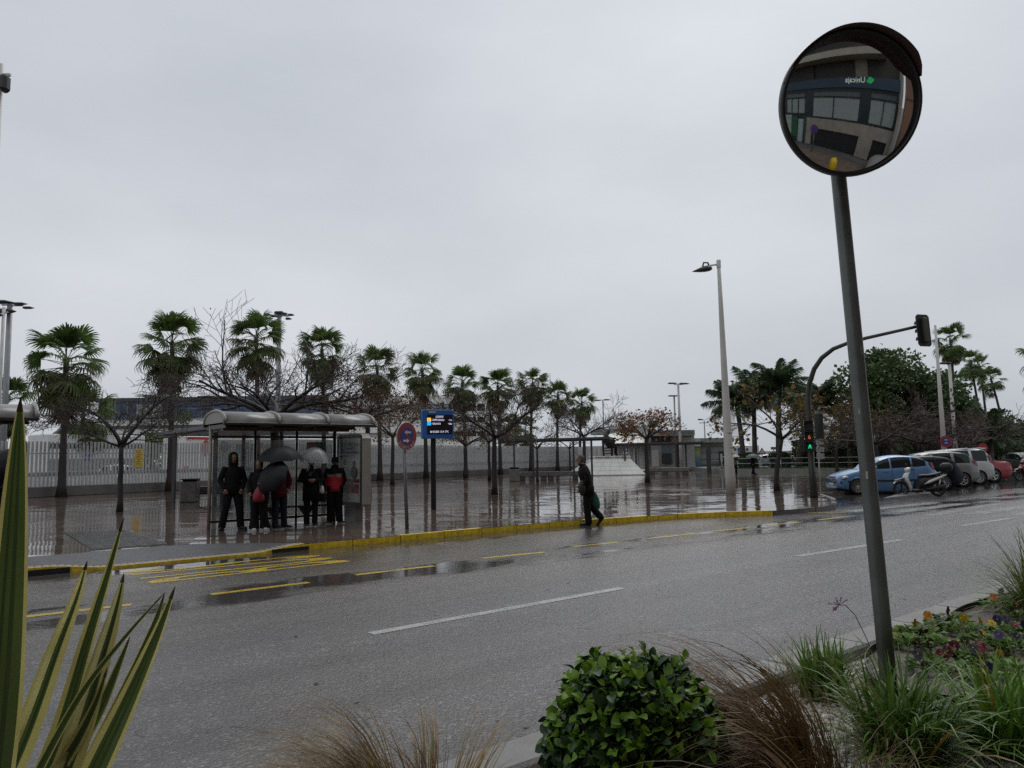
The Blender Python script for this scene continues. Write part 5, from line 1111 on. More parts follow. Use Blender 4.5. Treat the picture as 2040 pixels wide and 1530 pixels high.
for k in range(24):
    a = 6.28318 * k / 24; rr = .19 + .045 * math.cos(2 * a) - .03 * math.cos(a); out.append((math.cos(a) * rr * 1.25 * S, math.sin(a) * rr * S))
mb.prism(out, .10 * S, 0, gm); mb.bar(gm @ V((.2 * S, 0, .08 * S)), gm @ V((.78 * S, 0, .08 * S)), .07 * S, .05 * S); mb.bar(gm @ V((.76 * S, 0, .08 * S)), gm @ V((.92 * S, 0, .05 * S)), .10 * S, .04 * S); part('guitar', mb, M_BRONZE, o)
mb = MB()
for x in (-.34, .10):
    for y in (-.2, .2): mb.bar(B_(x, y, 0), B_(x - (.04 if x < 0 else 0), y, 1.0 if x < 0 else .44), .05 * S, .05 * S)
for z in (.14, .28): 
    for y in (-.2, .2): mb.bar(B_(-.34, y, z), B_(.10, y, z), .04 * S, .04 * S)
    for x in (-.34, .10): mb.bar(B_(x, -.2, z), B_(x, .2, z), .04 * S, .04 * S)
for z in (.60, .76, .92): mb.bar(B_(-.37, -.2, z), B_(-.37, .2, z), .04 * S, .06 * S)
mb.box(B_(-.12, 0, .42), (.50 * S, .46 * S, .05 * S)); part('chair', mb, M_BRONZE, o)
b = G(1246, 944); o = thing('crossing_sign', 'small blue pedestrian crossing sign with a white plate under it near the monument', 'road sign', (AT(1246, 905, 69).x, 69, PZ)); zc = AT(1246, 894, 69).z - PZ
mb = MB(); mb.tube([(0, .04, 0), (0, .04, zc + .3)], .035, 6); part('post', mb, M_LGREY, o); mb = MB(); mb.box((0, 0, zc), (.44, .03, .46)); part('blue_plate', mb, M_SBLUE, o)
mb = MB(); mb.add([(-.17, -.02, zc - .15), (.17, -.02, zc - .15), (0, -.02, zc + .17)], [(0, 1, 2)]); part('white_triangle', mb, MATS['sign_white'], o)
mb = MB(); mb.tube([(0, -.03, zc + .06), (0, -.03, zc - .04)], .03, 5); mb.bar((0, -.03, zc - .03), (.07, -.03, zc - .14), .035, .01); mb.bar((0, -.03, zc - .03), (-.07, -.03, zc - .14), .035, .01); part('walker_symbol', mb, M_BLACK, o)
mb = MB(); mb.box((0, 0, zc - .37), (.36, .03, .16)); part('small_plate', mb, MATS['sign_white'], o)

# ------------------------------------------------------------------ traffic light with mast arm
M_TL = MAT('olive_green_pole', (.040, .046, .036), .35, .1, .2, 4); M_TLD = MAT('signal_dark_green', (.020, .028, .022), .4, 0, .2, 4)
b = G(1622, 991); o = thing('traffic_light', 'olive green traffic light pole with long curved arm and lit pedestrian signal', 'traffic light', b)
def at_b(px, py, Y): return AT(px, py, Y) - b
pts = [at_b(1622, 991, b.y)]
for px, py, Y in ((1617, 930, 26.6), (1612, 840, 26.6), (1610, 790, 26.58), (1613, 762, 26.5), (1622, 735, 26.3), (1637, 713, 26.05), (1660, 695, 25.7), (1690, 683, 25.3), (1725, 673.5, 24.9), (1780, 661, 24.3), (1829, 650, 23.8)): pts.append(at_b(px, py, Y))
mb = MB(); mb.tube(pts, [.135, .11, .10, .095, .09, .085, .08, .072, .066, .060, .055, .05], 12); part('pole', mb, M_TL, o)
hc = at_b(1839, 658.5, 23.7); FM = face_mat(hc, (.30, -.95, .05)); FMb = FM
out = [(-.26 + .07, -.52), (.26 - .07, -.52), (.26, -.45), (.26, .45), (.19, .52), (-.19, .52), (-.26, .45), (-.26, -.45)]
mb = MB(); mb.prism(out, .03, 0, FM); part('backing_board', mb, M_BLACK, o)
mb = MB(); mb.box((.0, .0, .09), (.19, .80, .14), 0, 0, FM, .03); part('signal_body', mb, MAT('signal_olive', (.035, .038, .024), .4, 0, .2, 5), o)
for y in (.26, 0, -.26): mb = MB(); mb.lathe([(.10, -.02), (.11, -.22), (.105, -.22), (.09, -.02)], 14, 0, FM @ Matrix.Translation((0, y, 0)), True, R(-20), R(200)); part('visor', mb, M_BLACK, o)
# pedestrian signal, facing the crossing
pc = at_b(1612.5, 873, 26.25); FMp = face_mat(pc, (-.35, -.94, 0))
for k, y in enumerate((.42, .06, -.30)):
    mb = MB(); mb.box((0, y, 0), (.30, .33, .20), 0, 0, FMp, .02); h_ = part('signal_housing', mb, M_BLACK, o)
    mb = MB(); mb.box((0, y + .17, .17), (.29, .02, .18), 0, 0, FMp); mb.box((-.145, y + .05, .15), (.012, .24, .14), 0, 0, FMp); part('visor', mb, M_BLACK, h_)
mb = MB(); mb.box((-.20, .06, -.05), (.05, 1.1, .06), 0, 0, FMp); part('side_strip', mb, M_TL, o)
mb = MB(); vs_, fs_, a_ = text_shape('6'); mb.add([(-.04 + p[0] * .08, -.03 + p[1] * .14, .103) for p in vs_], fs_, 0, False, FMp); part('countdown_digit', mb, MAT('amber_led', (1.0, .22, .06), .4, 0, .02, 1, emit=.45), o)
mb = MB()
for seg in (((0, -.23, 0), (-.045, -.36, 0)), ((0, -.23, 0), (.045, -.36, 0)), ((0, -.22, 0), (0, -.29, 0)), ((-.05, -.30, 0), (.045, -.26, 0))): mb.bar(FMp @ (V(seg[0]) + V((0, 0, .104))), FMp @ (V(seg[1]) + V((0, 0, .104))), .035, .035)
part('green_walker', mb, MAT('green_led', (.03, .75, .42), .4, 0, .02, 1, emit=.45), o)
# side signal for the cars, seen edge on
sc2 = at_b(1632, 848, 26.6); FMs = face_mat(sc2, (.98, .2, 0)); mb = MB(); mb.box((0, 0, 0), (.26, .92, .22), 0, 0, FMs, .03); so_ = part('car_signal', mb, M_TLD, o)
for y in (.28, 0, -.28): mb = MB(); mb.lathe([(.10, .11), (.105, .34), (.10, .34), (.09, .11)], 12, 0, FMs @ Matrix.Translation((0, y + .02, 0)), True, R(0), R(180)); part('visor', mb, MAT('pale_visor', (.20, .22, .20), .3), so_)
p = V((AT(1632, 930, 40).x, 40, PZ)); o = thing('direction_sign', 'three stacked grey direction plates on a thin post beside the traffic light pole', 'road sign', p)
zt = AT(1632, 872, 40).z - PZ; mb = MB(); mb.tube([(0, 0, 0), (0, 0, zt + .15)], .04, 8); part('post', mb, M_LGREY, o)
for k in range(3): mb = MB(); mb.box((.08, -.05, zt - .22 - k * .38), (.40, .04, .31)); part('plate', mb, MAT('sign_back_grey', (.25, .26, .26), .4, .1, .1, 3), o)
def small_round(px, py, Y, r, lab, cols, bar=None):
    p_ = AT(px, py, Y); o_ = thing('road_sign', lab, 'road sign', (p_.x, Y, PZ)); z = p_.z - PZ; m_ = MB(); m_.tube([(0, .04, 0), (0, .04, z)], .03, 6); part('post', m_, M_POST, o_); F_ = face_mat((0, 0, z), (-.1, -1, 0))
    for k, (rr, mt) in enumerate(cols): m_ = MB(); disc(m_, 0, rr * r, .004 * k, 0, F_, 24); part('face', m_, mt, o_)
    if bar:
        m_ = MB()
        for (x, y, w_, h_) in bar: m_.box((x * r, y * r, .02), (w_ * r, h_ * r, .01), 0, 0, F_)
        part('symbol', m_, MATS['sign_white'], o_)
small_round(1884.5, 879.5, 40.5, .32, 'round red and dark blue sign in front of the white pole behind the cars', [(1, M_RED), (.66, M_SBLUE)], [(0, .25, .5, .12), (0, -.25, .5, .12)])
small_round(1957.5, 893, 44, .29, 'red no entry sign with white bar above the silver van', [(1, M_RED)], [(0, 0, 1.1, .26)])
p = AT(1518, 900, 72); o = thing('road_sign', 'white triangular warning sign on a thin post beyond the green umbrella walker', 'road sign', (p.x, 72, PZ)); z = p.z - PZ
mb = MB(); mb.tube([(0, .03, 0), (0, .03, z)], .03, 6); part('post', mb, M_POST, o); mb = MB(); mb.prism([(-.36, -.2), (.36, -.2), (0, .42)], .03, 0, face_mat((0, 0, z), (0, -1, 0))); part('red_border', mb, M_RED, o); mb = MB(); mb.prism([(-.24, -.13), (.24, -.13), (0, .28)], .036, 0, face_mat((0, 0, z), (0, -1, 0))); part('white_face', mb, MATS['sign_white'], o)
p = AT(1541, 893, 70); o = thing('road_sign', 'plain grey rectangular sign plate on a pale post left of the dark hedge block', 'road sign', (p.x, 70, PZ)); z = p.z - PZ
mb = MB(); mb.tube([(0, .03, 0), (0, .03, z)], .05, 6); part('post', mb, M_LGREY, o); mb = MB(); mb.box((0, 0, z), (.5, .03, .25)); part('plate', mb, MATS['sign_back_grey'], o)
p = AT(1474, 897, 70); o = thing('road_sign', 'small blue information sign left of the clipped hedge', 'road sign', (p.x, 70, PZ)); z = p.z - PZ
mb = MB(); mb.tube([(0, .03, 0), (0, .03, z)], .04, 6); part('post', mb, M_LGREY, o); mb = MB(); mb.box((0, 0, z), (.42, .03, .5)); part('plate', mb, MATS['faded_blue'], o)
# ------------------------------------------------------------------ people
M_SKIN = MAT('skin', (.23, .125, .085), .5, 0, .12, 20); M_SKINP = MAT('skin_pale', (.30, .175, .13), .5, 0, .12, 20); M_EYE = MAT('eye_dark', (.01, .008, .007), .3)
M_CBLK = MAT('black_cloth', (.0055, .0056, .0064), .85, 0, .5, 14, .5, 40, .2); M_CNAVY = MAT('black_navy_cloth', (.0065, .007, .0095), .85, 0, .4, 12, .5, 40, .2); M_JEAN = MAT('dark_jeans', (.016, .019, .027), .9, 0, .35, 16, .3, 80, .15)
M_MAROON = MAT('maroon_cloth', (.070, .010, .014), .85, 0, .3, 12, .2, 60, .15); M_REDJ = MAT('red_cloth_jacket', (.36, .012, .022), .6, 0, .2, 10, .2, 50); M_GRYJ = MAT('grey_cloth', (.16, .155, .15), .7, 0, .2, 10)
M_SHOEW = MAT('white_shoe', (.50, .49, .47), .5, 0, .1, 20); M_SHOEB = MAT('black_shoe', (.005, .005, .006), .5, 0, .3, 20); M_SOLE = MAT('shoe_sole', (.40, .39, .37), .5, 0, .1, 10); M_HAIRG = MAT('grey_hair', (.085, .075, .068), .7, 0, .4, 40, .4, 120); M_HAIRD = MAT('dark_hair', (.018, .013, .011), .6, 0, .4, 40, .4, 120)
def tubeM(mb, pts, rad, mi=0, n=10): mb.tube(pts, rad, n, mi)
def person(label, loc, rz, H, pose=None, skinm=M_SKIN, coat=M_CBLK, legs=M_CBLK, shoes=M_SHOEB, sole=None, hem=.47, bulk=1.0, legr=1.0, hair=M_HAIRD, head='hair', lean=0.0, look=(0, 0), group=None, accents=None, flare=1.0):
    J = dict(pel=(0, 0, .53), wst=(0, 0, .61), chs=(0, 0, .73), nkb=(0, .008, .815), nck=(0, 0, .85), hed=(0, -.012, .915),
             shL=(.098, .005, .786), elL=(.140, .02, .635), wrL=(.140, -.025, .485), shR=(-.098, .005, .786), elR=(-.140, .02, .635), wrR=(-.140, -.025, .485),
             hpL=(.052, 0, .51), knL=(.058, -.012, .285), anL=(.058, .012, .048), hpR=(-.052, 0, .51), knR=(-.058, -.012, .285), anR=(-.058, .012, .048), ftL=(0, -1, 0), ftR=(0, -1, 0))
    if pose: J.update(pose)
    P_ = {k: V(v) * (H if not k.startswith('ft') else 1) for k, v in J.items()}
    if lean:
        for k in ('wst', 'chs', 'nkb', 'nck', 'hed', 'shL', 'elL', 'wrL', 'shR', 'elR', 'wrR'): P_[k] = P_[k] + V((0, -lean * (P_[k].z - P_['pel'].z), 0))
    o = thing('person', label, 'person', loc, rz, group)
    nd = [(P_['pel'], .060 * H), (P_['wst'], .055 * H), (P_['chs'], .058 * H), (P_['nkb'], .034 * H), (P_['nck'], .031 * H), (P_['hed'] - V((0, .0, .02 * H)), .040 * H),
          (P_['shL'], .024 * H), (P_['elL'], .022 * H), (P_['wrL'], .017 * H), (P_['shR'], .024 * H), (P_['elR'], .022 * H), (P_['wrR'], .017 * H),
          (P_['hpL'], .055 * H), (P_['knL'], .036 * H), (P_['anL'], .022 * H), (P_['hpR'], .055 * H), (P_['knR'], .036 * H), (P_['anR'], .022 * H)]
    ed = [(0, 1), (1, 2), (2, 3), (3, 4), (4, 5), (2, 6), (6, 7), (7, 8), (2, 9), (9, 10), (10, 11), (0, 12), (12, 13), (13, 14), (0, 15), (15, 16), (16, 17)]
    vs_, fs_ = skin(nd, ed, 1, 0, 'body'); mb = MB(); mb.add(vs_, fs_, 0, True)
    hc = P_['hed']; HM = Matrix.Rotation(look[0], 4, 'Z') @ Matrix.Rotation(look[1], 4, 'X'); HT = Matrix.Translation(hc) @ HM
    prof = [(0, -.066), (.020, -.064), (.033, -.046), (.042, -.018), (.046, .010), (.046, .034), (.038, .052), (.022, .064), (.001, .068)]
    mb.lathe([(max(r, .001) * H, z * H) for r, z in prof], 14, 0, HT @ Matrix.Diagonal((.92, 1.14, 1, 1)))
    mb.ell((0, -.056 * H, -.004 * H), (.0075 * H, .011 * H, .014 * H), 8, 6, 0, None) if False else None
    def hl(p, r, mi, nu=8): mb.ell((0, 0, 0), [x * H for x in r], nu, 6, mi, None) if False else mb.lathe([(math.sin(math.pi * i / 6) + 1e-4, -math.cos(math.pi * i / 6)) for i in range(7)], nu, mi, HT @ Matrix.Translation(V(p) * H) @ Matrix.Diagonal((r[0] * H, r[1] * H, r[2] * H, 1)))
    hl((0, -.053, -.006), (.0075, .012, .013), 0); hl((0, -.047, -.034), (.013, .006, .004), 2)
    for s in (-1, 1): hl((s * .017, -.047, .006), (.006, .004, .004), 1); hl((s * .043, .002, -.004), (.006, .012, .018), 0)
    for sd in ('L', 'R'):                        # hands: palm, four fingers, thumb
        w_ = P_['wr' + sd]; d = (w_ - P_['el' + sd]).normalized(); x = d.cross(V((0, -1, 0)) if abs(d.y) < .8 else V((0, 0, 1))).normalized(); c = w_ + d * .028 * H; nn = d.cross(x)
        mb.tube([w_ - d * .005 * H, c, c + d * .022 * H], [.015 * H, .021 * H, .019 * H], 8)
        for k in range(4):
            q = c + d * .020 * H + x * ((k - 1.5) * .010 * H); l = (.030, .036, .034, .026)[k] * H; mb.tube([q, q + d * l * .5 + nn * .004 * H, q + d * l * .75 + nn * .014 * H], [.0062 * H, .0056 * H, .0045 * H], 5)
        s = 1 if sd == 'L' else -1; mb.tube([c - x * s * .015 * H, c - x * s * .028 * H + d * .014 * H + nn * .004 * H, c - x * s * .028 * H + d * .03 * H + nn * .010 * H], [.008 * H, .007 * H, .0055 * H], 5)
    part('body', mb, [skinm, M_EYE, MAT('lip', (.16, .06, .05), .5)], o)
    # trousers
    mb = MB()
    for sd in ('L', 'R'):
        h_, k_, a_ = P_['hp' + sd], P_['kn' + sd], P_['an' + sd]; top = h_ + V((0, 0, .05 * H))
        tubeM(mb, [top, h_, h_.lerp(k_, .5), k_, k_.lerp(a_, .5), a_ + V((0, 0, .005 * H)), a_ - V((0, 0, .016 * H))], [r * H * legr for r in (.066, .068, .058, .049, .046, .046 * flare, .047 * flare)], 0, 12)
    mb.loft([[(P_['pel'].x + .088 * H * bulk * math.cos(a) * k, P_['pel'].y + .066 * H * bulk * math.sin(a) * k, P_['pel'].z + z * H) for a in [6.28318 * i / 14 for i in range(14)]] for z, k in ((-.05, .8), (-.01, 1), (.06, 1), (.10, .95))])
    part('trousers', mb, legs, o)
    for sd in ('L', 'R'):                        # shoes
        a_ = P_['an' + sd]; f = P_['ft' + sd].normalized(); x = V((0, 0, 1)).cross(f).normalized(); mb = MB()
        for (mi, z0, z1, wm) in ((1, -.048, -.032, 1.06), (0, -.034, .012, 1.0)):
            rings = []
            for t, ww, hh_ in ((-.035, .6, .8), (-.02, .95, 1), (.03, 1, .95), (.07, 1.05, .62), (.105, .9, .5), (.125, .45, .4)):
                c = a_ + f * t * H; zz0 = z0 * H; zz1 = (z0 + (z1 - z0) * (hh_ if mi == 0 else 1)) * H; e = .031 * ww * wm * H
                up_ = x.cross(f) if f.z else V((0, 0, 1)); up_ = V((0, 0, 1)) if abs(f.z) < .01 else f.cross(x)
                rings.append([c - x * e + up_ * zz0, c + x * e + up_ * zz0, c + x * e * .9 + up_ * (zz0 + (zz1 - zz0) * .6), c + x * e * .45 + up_ * zz1, c - x * e * .45 + up_ * zz1, c - x * e * .9 + up_ * (zz0 + (zz1 - zz0) * .6)])
            mb.loft(rings, mi, True)
        part('shoe', mb, [shoes, sole or shoes], o)
    # coat or jacket: torso rings and sleeves
    mb = MB(); rings = []; ax = [(hem, P_['pel'] * (hem / .53) if False else V((P_['pel'].x, P_['pel'].y, hem * H))), (.53, P_['pel']), (.61, P_['wst']), (.68, P_['wst'].lerp(P_['chs'], .6)), (.74, P_['chs']), (.79, P_['chs'].lerp(P_['nkb'], .65)), (.82, P_['nkb'] + V((0, 0, .004 * H))), (.845, P_['nck'] - V((0, 0, .006 * H))), (.862, P_['nck'] + V((0, 0, .010 * H)))]
    for (z, c), (rx, ry) in zip(ax, ((.108, .086), (.104, .084), (.100, .078), (.106, .082), (.108, .083), (.088, .070), (.058, .052), (.045, .046), (.046, .048))):
        rings.append([c + V((rx * bulk * H * math.cos(a), ry * bulk * H * math.sin(a), .006 * H * math.sin(3 * a + z * 40))) for a in [6.28318 * i / 18 for i in range(18)]])
    mb.loft(rings, 0, True, True, True)
    for sd in ('L', 'R'):
        s_, e_, w_ = P_['sh' + sd], P_['el' + sd], P_['wr' + sd]; tubeM(mb, [s_.lerp(P_['chs'], .35), s_, s_.lerp(e_, .5), e_, e_.lerp(w_, .5), w_, w_ + (w_ - e_).normalized() * .012 * H], [r * H * bulk for r in (.042, .046, .040, .037, .032, .028, .025)], 0, 12)
    me_c = part('coat', mb, [coat] + ([a[1] for a in accents] if accents else []), o)
    if accents:
        for p in me_c.data.polygons:
            c = p.center
            for k, (fn, _) in enumerate(accents):
                if fn(c.x / H, c.y / H, c.z / H): p.material_index = k + 1
    # hair, hood or cap
    if head == 'hair':
        mb = MB(); mb.lathe([(.0475 * H, -.012 * H), (.0500 * H, .018 * H), (.0485 * H, .040 * H), (.040 * H, .058 * H), (.024 * H, .070 * H), (.001, .074 * H)], 16, 0, HT @ Matrix.Translation((0, .006 * H, 0)) @ Matrix.Rotation(R(-14), 4, 'X') @ Matrix.Diagonal((.95, 1.14, 1, 1)))
        mb.lathe([(.030 * H, -.046 * H), (.049 * H, -.03 * H), (.050 * H, .02 * H)], 14, 0, HT @ Matrix.Translation((0, .008 * H, 0)) @ Matrix.Diagonal((.95, 1.1, 1, 1)), True, R(10), R(170)); part('hair', mb, hair, o)
    elif head == 'hood':
        mb = MB(); mb.lathe([(.066 * H, -.085 * H), (.062 * H, -.05 * H), (.060 * H, 0), (.060 * H, .035 * H), (.050 * H, .065 * H), (.030 * H, .085 * H), (.001, .092 * H)], 18, 0, HT @ Matrix.Translation((0, .010 * H, 0)) @ Matrix.Diagonal((.98, 1.16, 1, 1)), True, R(-52), R(232))
        rim = [HT @ (V((.060 * math.cos(a) * .80, -.044, .072 * math.sin(a) - .005)) * H) for a in [R(-75 + 330 * i / 20 + 0) for i in range(21)]]
        part('hood', mb, hair, o)
    elif head == 'cap':
        mb = MB(); mb.lathe([(.050 * H, .010 * H), (.0505 * H, .030 * H), (.046 * H, .052 * H), (.030 * H, .068 * H), (.001, .073 * H)], 16, 0, HT @ Matrix.Diagonal((.98, 1.16, 1, 1))); mb.lathe([(.001, .016 * H), (.048 * H, .012 * H), (.078 * H, .004 * H), (.078 * H, .008 * H), (.048 * H, .018 * H)], 12, 0, HT @ Matrix.Translation((0, -.006 * H, 0)), True, R(-145), R(-35)); part('cap', mb, hair, o)
        mb = MB(); mb.lathe([(.045 * H, -.03 * H), (.049 * H, .012 * H)], 12, 0, HT @ Matrix.Translation((0, .004 * H, 0)) @ Matrix.Diagonal((.95, 1.12, 1, 1)), True, R(15), R(165)); part('hair', mb, M_HAIRG, o)
    return o
def umbrella(label, tip, axis, r, depth, mat, ribs=8, shaft=.72, group='open umbrellas at the bus stop', vent=None, holder=None):
    z = V(axis).normalized(); x = z.cross(V((0, 1, .2))).normalized(); y = z.cross(x)
    o = thing('umbrella', label, 'umbrella', tip, 0, group); M = Matrix(((x.x, y.x, z.x, 0), (x.y, y.y, z.y, 0), (x.z, y.z, z.z, 0), (0, 0, 0, 1))); mb = MB(); n = ribs * 4; rings = []
    for i in range(8):
        t = .02 + .98 * i / 7; ring = []
        for k in range(n):
            a = 6.28318 * k / n; ph = (k % 4) / 4; sag = math.sin(math.pi * ph); rr = r * math.sin(t * 1.38) / math.sin(1.38) * (1 - .07 * sag * t ** 2); zz = -depth * (1 - math.cos(t * 1.38)) / (1 - math.cos(1.38)) - .05 * r * sag * t * (1 - .6 * t) * 1.2
            ring.append((rr * math.cos(a), rr * math.sin(a), zz + (.06 * r * sag if i == 7 else 0)))
        rings.append(ring)
    mb.loft(rings, 0, True, True, False, M); part('canopy', mb, mat, o)
    for k in range(ribs):
        a = 6.28318 * k / ribs; pts = [M @ V((r * math.sin(t * 1.38) / math.sin(1.38) * math.cos(a) * .995, r * math.sin(t * 1.38) / math.sin(1.38) * math.sin(a) * .995, -depth * (1 - math.cos(t * 1.38)) / (1 - math.cos(1.38)) - .006)) for t in (.05, .35, .65, 1.0)]
        mb = MB(); mb.tube(pts, .004, 4); part('rib', mb, MAT('umbrella_rib', (.05, .05, .055), .3, .5), o)
    mb = MB(); mb.tube([M @ V((0, 0, .07)), M @ V((0, 0, -.05)), M @ V((0, 0, -shaft))], [.004, .006, .006], 6); part('shaft', mb, M_SHEL if mat == 0 else MATS['umbrella_rib'], o)
    mb = MB(); mb.tube([M @ V(p) for p in ((0, 0, -shaft + .02), (0, 0, -shaft - .1), (.02, 0, -shaft - .14), (.05, 0, -shaft - .14), (.065, 0, -shaft - .11))], .012, 6); part('handle', mb, M_BLACK, o)
    return o
GP = 'people waiting at the bus shelter'
def FT(px, py): return G(px, py, PZ)
cam_rz = lambda p: math.atan2(p.x, p.y) * -1.0     # turn to face the camera
p = FT(462, 1055.5); person('person in a black hooded jacket, hands in pockets, standing left in the shelter', p, cam_rz(p) + R(6), 1.77, dict(elL=(.152, .035, .64), wrL=(.105, -.055, .525), elR=(-.155, .035, .64), wrR=(-.105, -.055, .525), hpL=(.05, 0, .51), knL=(.085, -.015, .28), anL=(.105, .0, .048), hpR=(-.05, 0, .51), knR=(-.085, -.02, .285), anR=(-.125, -.02, .048), ftL=(.5, -1, 0), ftR=(-.25, -1, 0), hed=(-.0, -.014, .915)), M_SKIN, M_CBLK, M_CNAVY, M_SHOEB, None, .46, 1.0, 1.0, M_CBLK, 'hood', 0, (R(8), 0), GP)
p = FT(516, 1057); person('person in black with wide trousers and white trainers behind the low dark umbrella', p, cam_rz(p) - R(20), 1.60, dict(elL=(.15, -.02, .64), wrL=(.09, -.14, .66), elR=(-.14, .0, .64), wrR=(-.10, -.10, .54), anL=(.075, .03, .048), anR=(-.06, -.03, .048), ftL=(.5, -1, 0), ftR=(.4, -1, 0)), M_SKIN, M_CBLK, M_CBLK, M_SHOEW, M_SHOEW, .44, 1.1, 1.25, M_HAIRD, 'hair', .05, (0, 0), GP, None, 1.25)
p = FT(555, 1053.5); person('person in maroon jacket and dark jeans under the grey umbrella', p, cam_rz(p) + R(25), 1.66, dict(elL=(.165, .03, .655), wrL=(.12, -.02, .55), elR=(-.15, -.04, .67), wrR=(-.06, -.12, .80), anL=(.09, .02, .048), knL=(.06, -.02, .285), anR=(-.06, -.02, .048), ftL=(.75, -1, 0), ftR=(.7, -1, 0)), M_SKINP, M_MAROON, M_JEAN, M_SHOEB, M_SOLE, .43, 1.02, .92, M_HAIRD, 'hair', .02, (R(10), R(8)), GP)
p = FT(619, 1048); person('person in a long black coat looking at a phone under the clear umbrella', p, cam_rz(p) + R(4), 1.66, dict(elL=(.150, .01, .65), wrL=(.045, -.125, .655), elR=(-.155, .01, .65), wrR=(-.045, -.125, .655), anL=(.055, 0, .048), anR=(-.055, 0, .048)), M_SKINP, M_CBLK, M_CBLK, M_SHOEB, M_SOLE, .36, 1.12, .88, M_HAIRD, 'hair', .03, (0, R(20)), GP, [(lambda x, y, z: .80 < z < .875 and .03 < abs(x) < .075 and y < .02, M_SOLE)])
p = FT(666, 1042.5); person('person in a black cap and red black and grey sports jacket beside the poster panel', p, cam_rz(p) + R(5), 1.66, dict(elL=(.145, .04, .64), wrL=(.10, .07, .53), elR=(-.145, .03, .645), wrR=(-.135, -.02, .49), anL=(.075, 0, .048), anR=(-.06, 0, .048), ftL=(.5, -1, 0), ftR=(-.5, -1, 0)), M_SKINP, M_CBLK, M_CBLK, M_SHOEB, M_SOLE, .465, 1.08, 1.15, M_CBLK, 'cap', 0, (R(5), R(12)), GP,
    [(lambda x, y, z: z < .705 - .10 * abs(x) * 1.6 and abs(x) < .122 and z > .47, M_REDJ), (lambda x, y, z: .705 - .16 * abs(x) <= z < .745 - .16 * abs(x) and abs(x) < .112 and y < .03, M_GRYJ)])
U_GREY = MAT('grey_umbrella_cloth', (.016, .0165, .019), .6, 0, .25, 5, 0, 60, .22); U_DARK = MAT('dark_umbrella_cloth', (.009, .0095, .012), .6, 0, .25, 5, 0, 60, .22); U_CLEAR = GLASS('clear_umbrella', (.62, .64, .66), .06, .35, .34, .12); U_GRN = MAT('green_umbrella_cloth', (.05, .085, .075), .5, 0, .2, 5); U_TAN = MAT('cream_umbrella_cloth', (.38, .36, .31), .5, 0, .2, 5)
Yp = FT(555, 1053).y
umbrella('large grey umbrella held up in the middle of the waiting group', AT(557, 888, Yp - .25), (-.02, -.10, 1), .52, .33, U_GREY, 8, .62)
umbrella('small dark umbrella tilted low towards the street, hiding two people', AT(531, 941, Yp - .75), (-.42, -.72, .55), .43, .22, U_DARK, 8, .55)
p4 = FT(619, 1048); umbrella('clear dome umbrella with a pale panel beside the capped person', AT(629, 891, p4.y - .15), (.10, -.05, 1), .36, .36, U_CLEAR, 8, .55)
mb = MB(); c = AT(515, 985, FT(516, 1057).y - .22); mb.lathe([(.001, -.17), (.11, -.165), (.135, -.10), (.12, .0), (.07, .10), (.03, .17), (.012, .24), (.001, .25)], 14, 0, Matrix.Diagonal((1, .62, 1, 1)))
for i, v in enumerate(mb.v): mb.v[i] = (v[0] + .012 * math.sin(v[2] * 40 + v[1] * 30), v[1] + .01 * math.sin(v[2] * 33), v[2])
o = solo('shopping_bag', mb, MAT('red_plastic', (.24, .005, .02), .4, 0, .3, 10, .3, 25), 'red plastic bag hanging in front of the white trainers person', 'bag', None, c)
mb = MB(); mb.tube([(-.03, 0, .20), (-.02, 0, .28), (.02, 0, .28), (.03, 0, .20)], .008, 5); part('handle', mb, MATS['red_plastic'], o)
mb = MB(); c = AT(640, 990, p4.y - .05); mb.box((0, 0, 0), (.26, .14, .22), 0, 0, None, .05); o = solo('handbag', mb, M_CBLK, 'black handbag hanging between the phone user and the capped person', 'bag', None, c); mb = MB(); mb.tube([(-.10, 0, .10), (-.05, 0, .30), (.05, 0, .30), (.10, 0, .10)], .010, 5); part('strap', mb, M_CBLK, o)
mb = MB(); c = AT(642, 976, p4.y - .15); mb.lathe([(.001, -.09), (.05, -.08), (.05, .0), (.03, .09), (.001, .1)], 10); solo('paper_bag', mb, M_SOLE, 'small crumpled white bag held beside the red jacket', 'bag', None, c)
mb = MB(); c = AT(618.5, 944, p4.y - .235); mb.box((0, 0, 0), (.075, .012, .14), 0, 0, Matrix.Rotation(R(-40), 4, 'X'), .004); solo('phone', mb, M_BLACK, 'dark phone held in both hands by the long coat person', 'phone', None, c)

# walking man at the kerb
p = G(1170, 1046.5, 0.0)
person('person with grey hair and black jacket walking left at the yellow kerb', p, R(-90) + cam_rz(p), 1.74, dict(pel=(0, .02, .525), wst=(0, .0, .61), chs=(0, -.02, .73), nkb=(0, -.025, .815), nck=(0, -.045, .845), hed=(0, -.075, .912), shL=(.10, -.01, .79), elL=(.125, .02, .635), wrL=(.125, -.09, .515), shR=(-.10, -.01, .79), elR=(-.12, .03, .635), wrR=(-.12, .04, .48),
    hpL=(.048, .02, .51), knL=(.05, .0, .28), anL=(.05, .02, .048), hpR=(-.048, .02, .51), knR=(-.05, .045, .285), anR=(-.05, .185, .105), ftL=(0, -1, -.0), ftR=(0, -.62, -.78)), M_SKINP, MAT('brown_black_jacket', (.012, .009, .0075), .6, 0, .5, 12, .3, 50, .1), M_CBLK, M_SHOEB, None, .42, 1.08, 1.05, M_HAIRG, 'hair', .02, (0, R(4)))
mb = MB(); c = AT(1174, 0, p.y); c = AT(1186, 998, p.y + .22); mb.lathe([(.001, -.20), (.10, -.19), (.12, -.10), (.10, .04), (.05, .15), (.02, .22), (.001, .23)], 12, 0, Matrix.Diagonal((1, .5, 1, 1)))
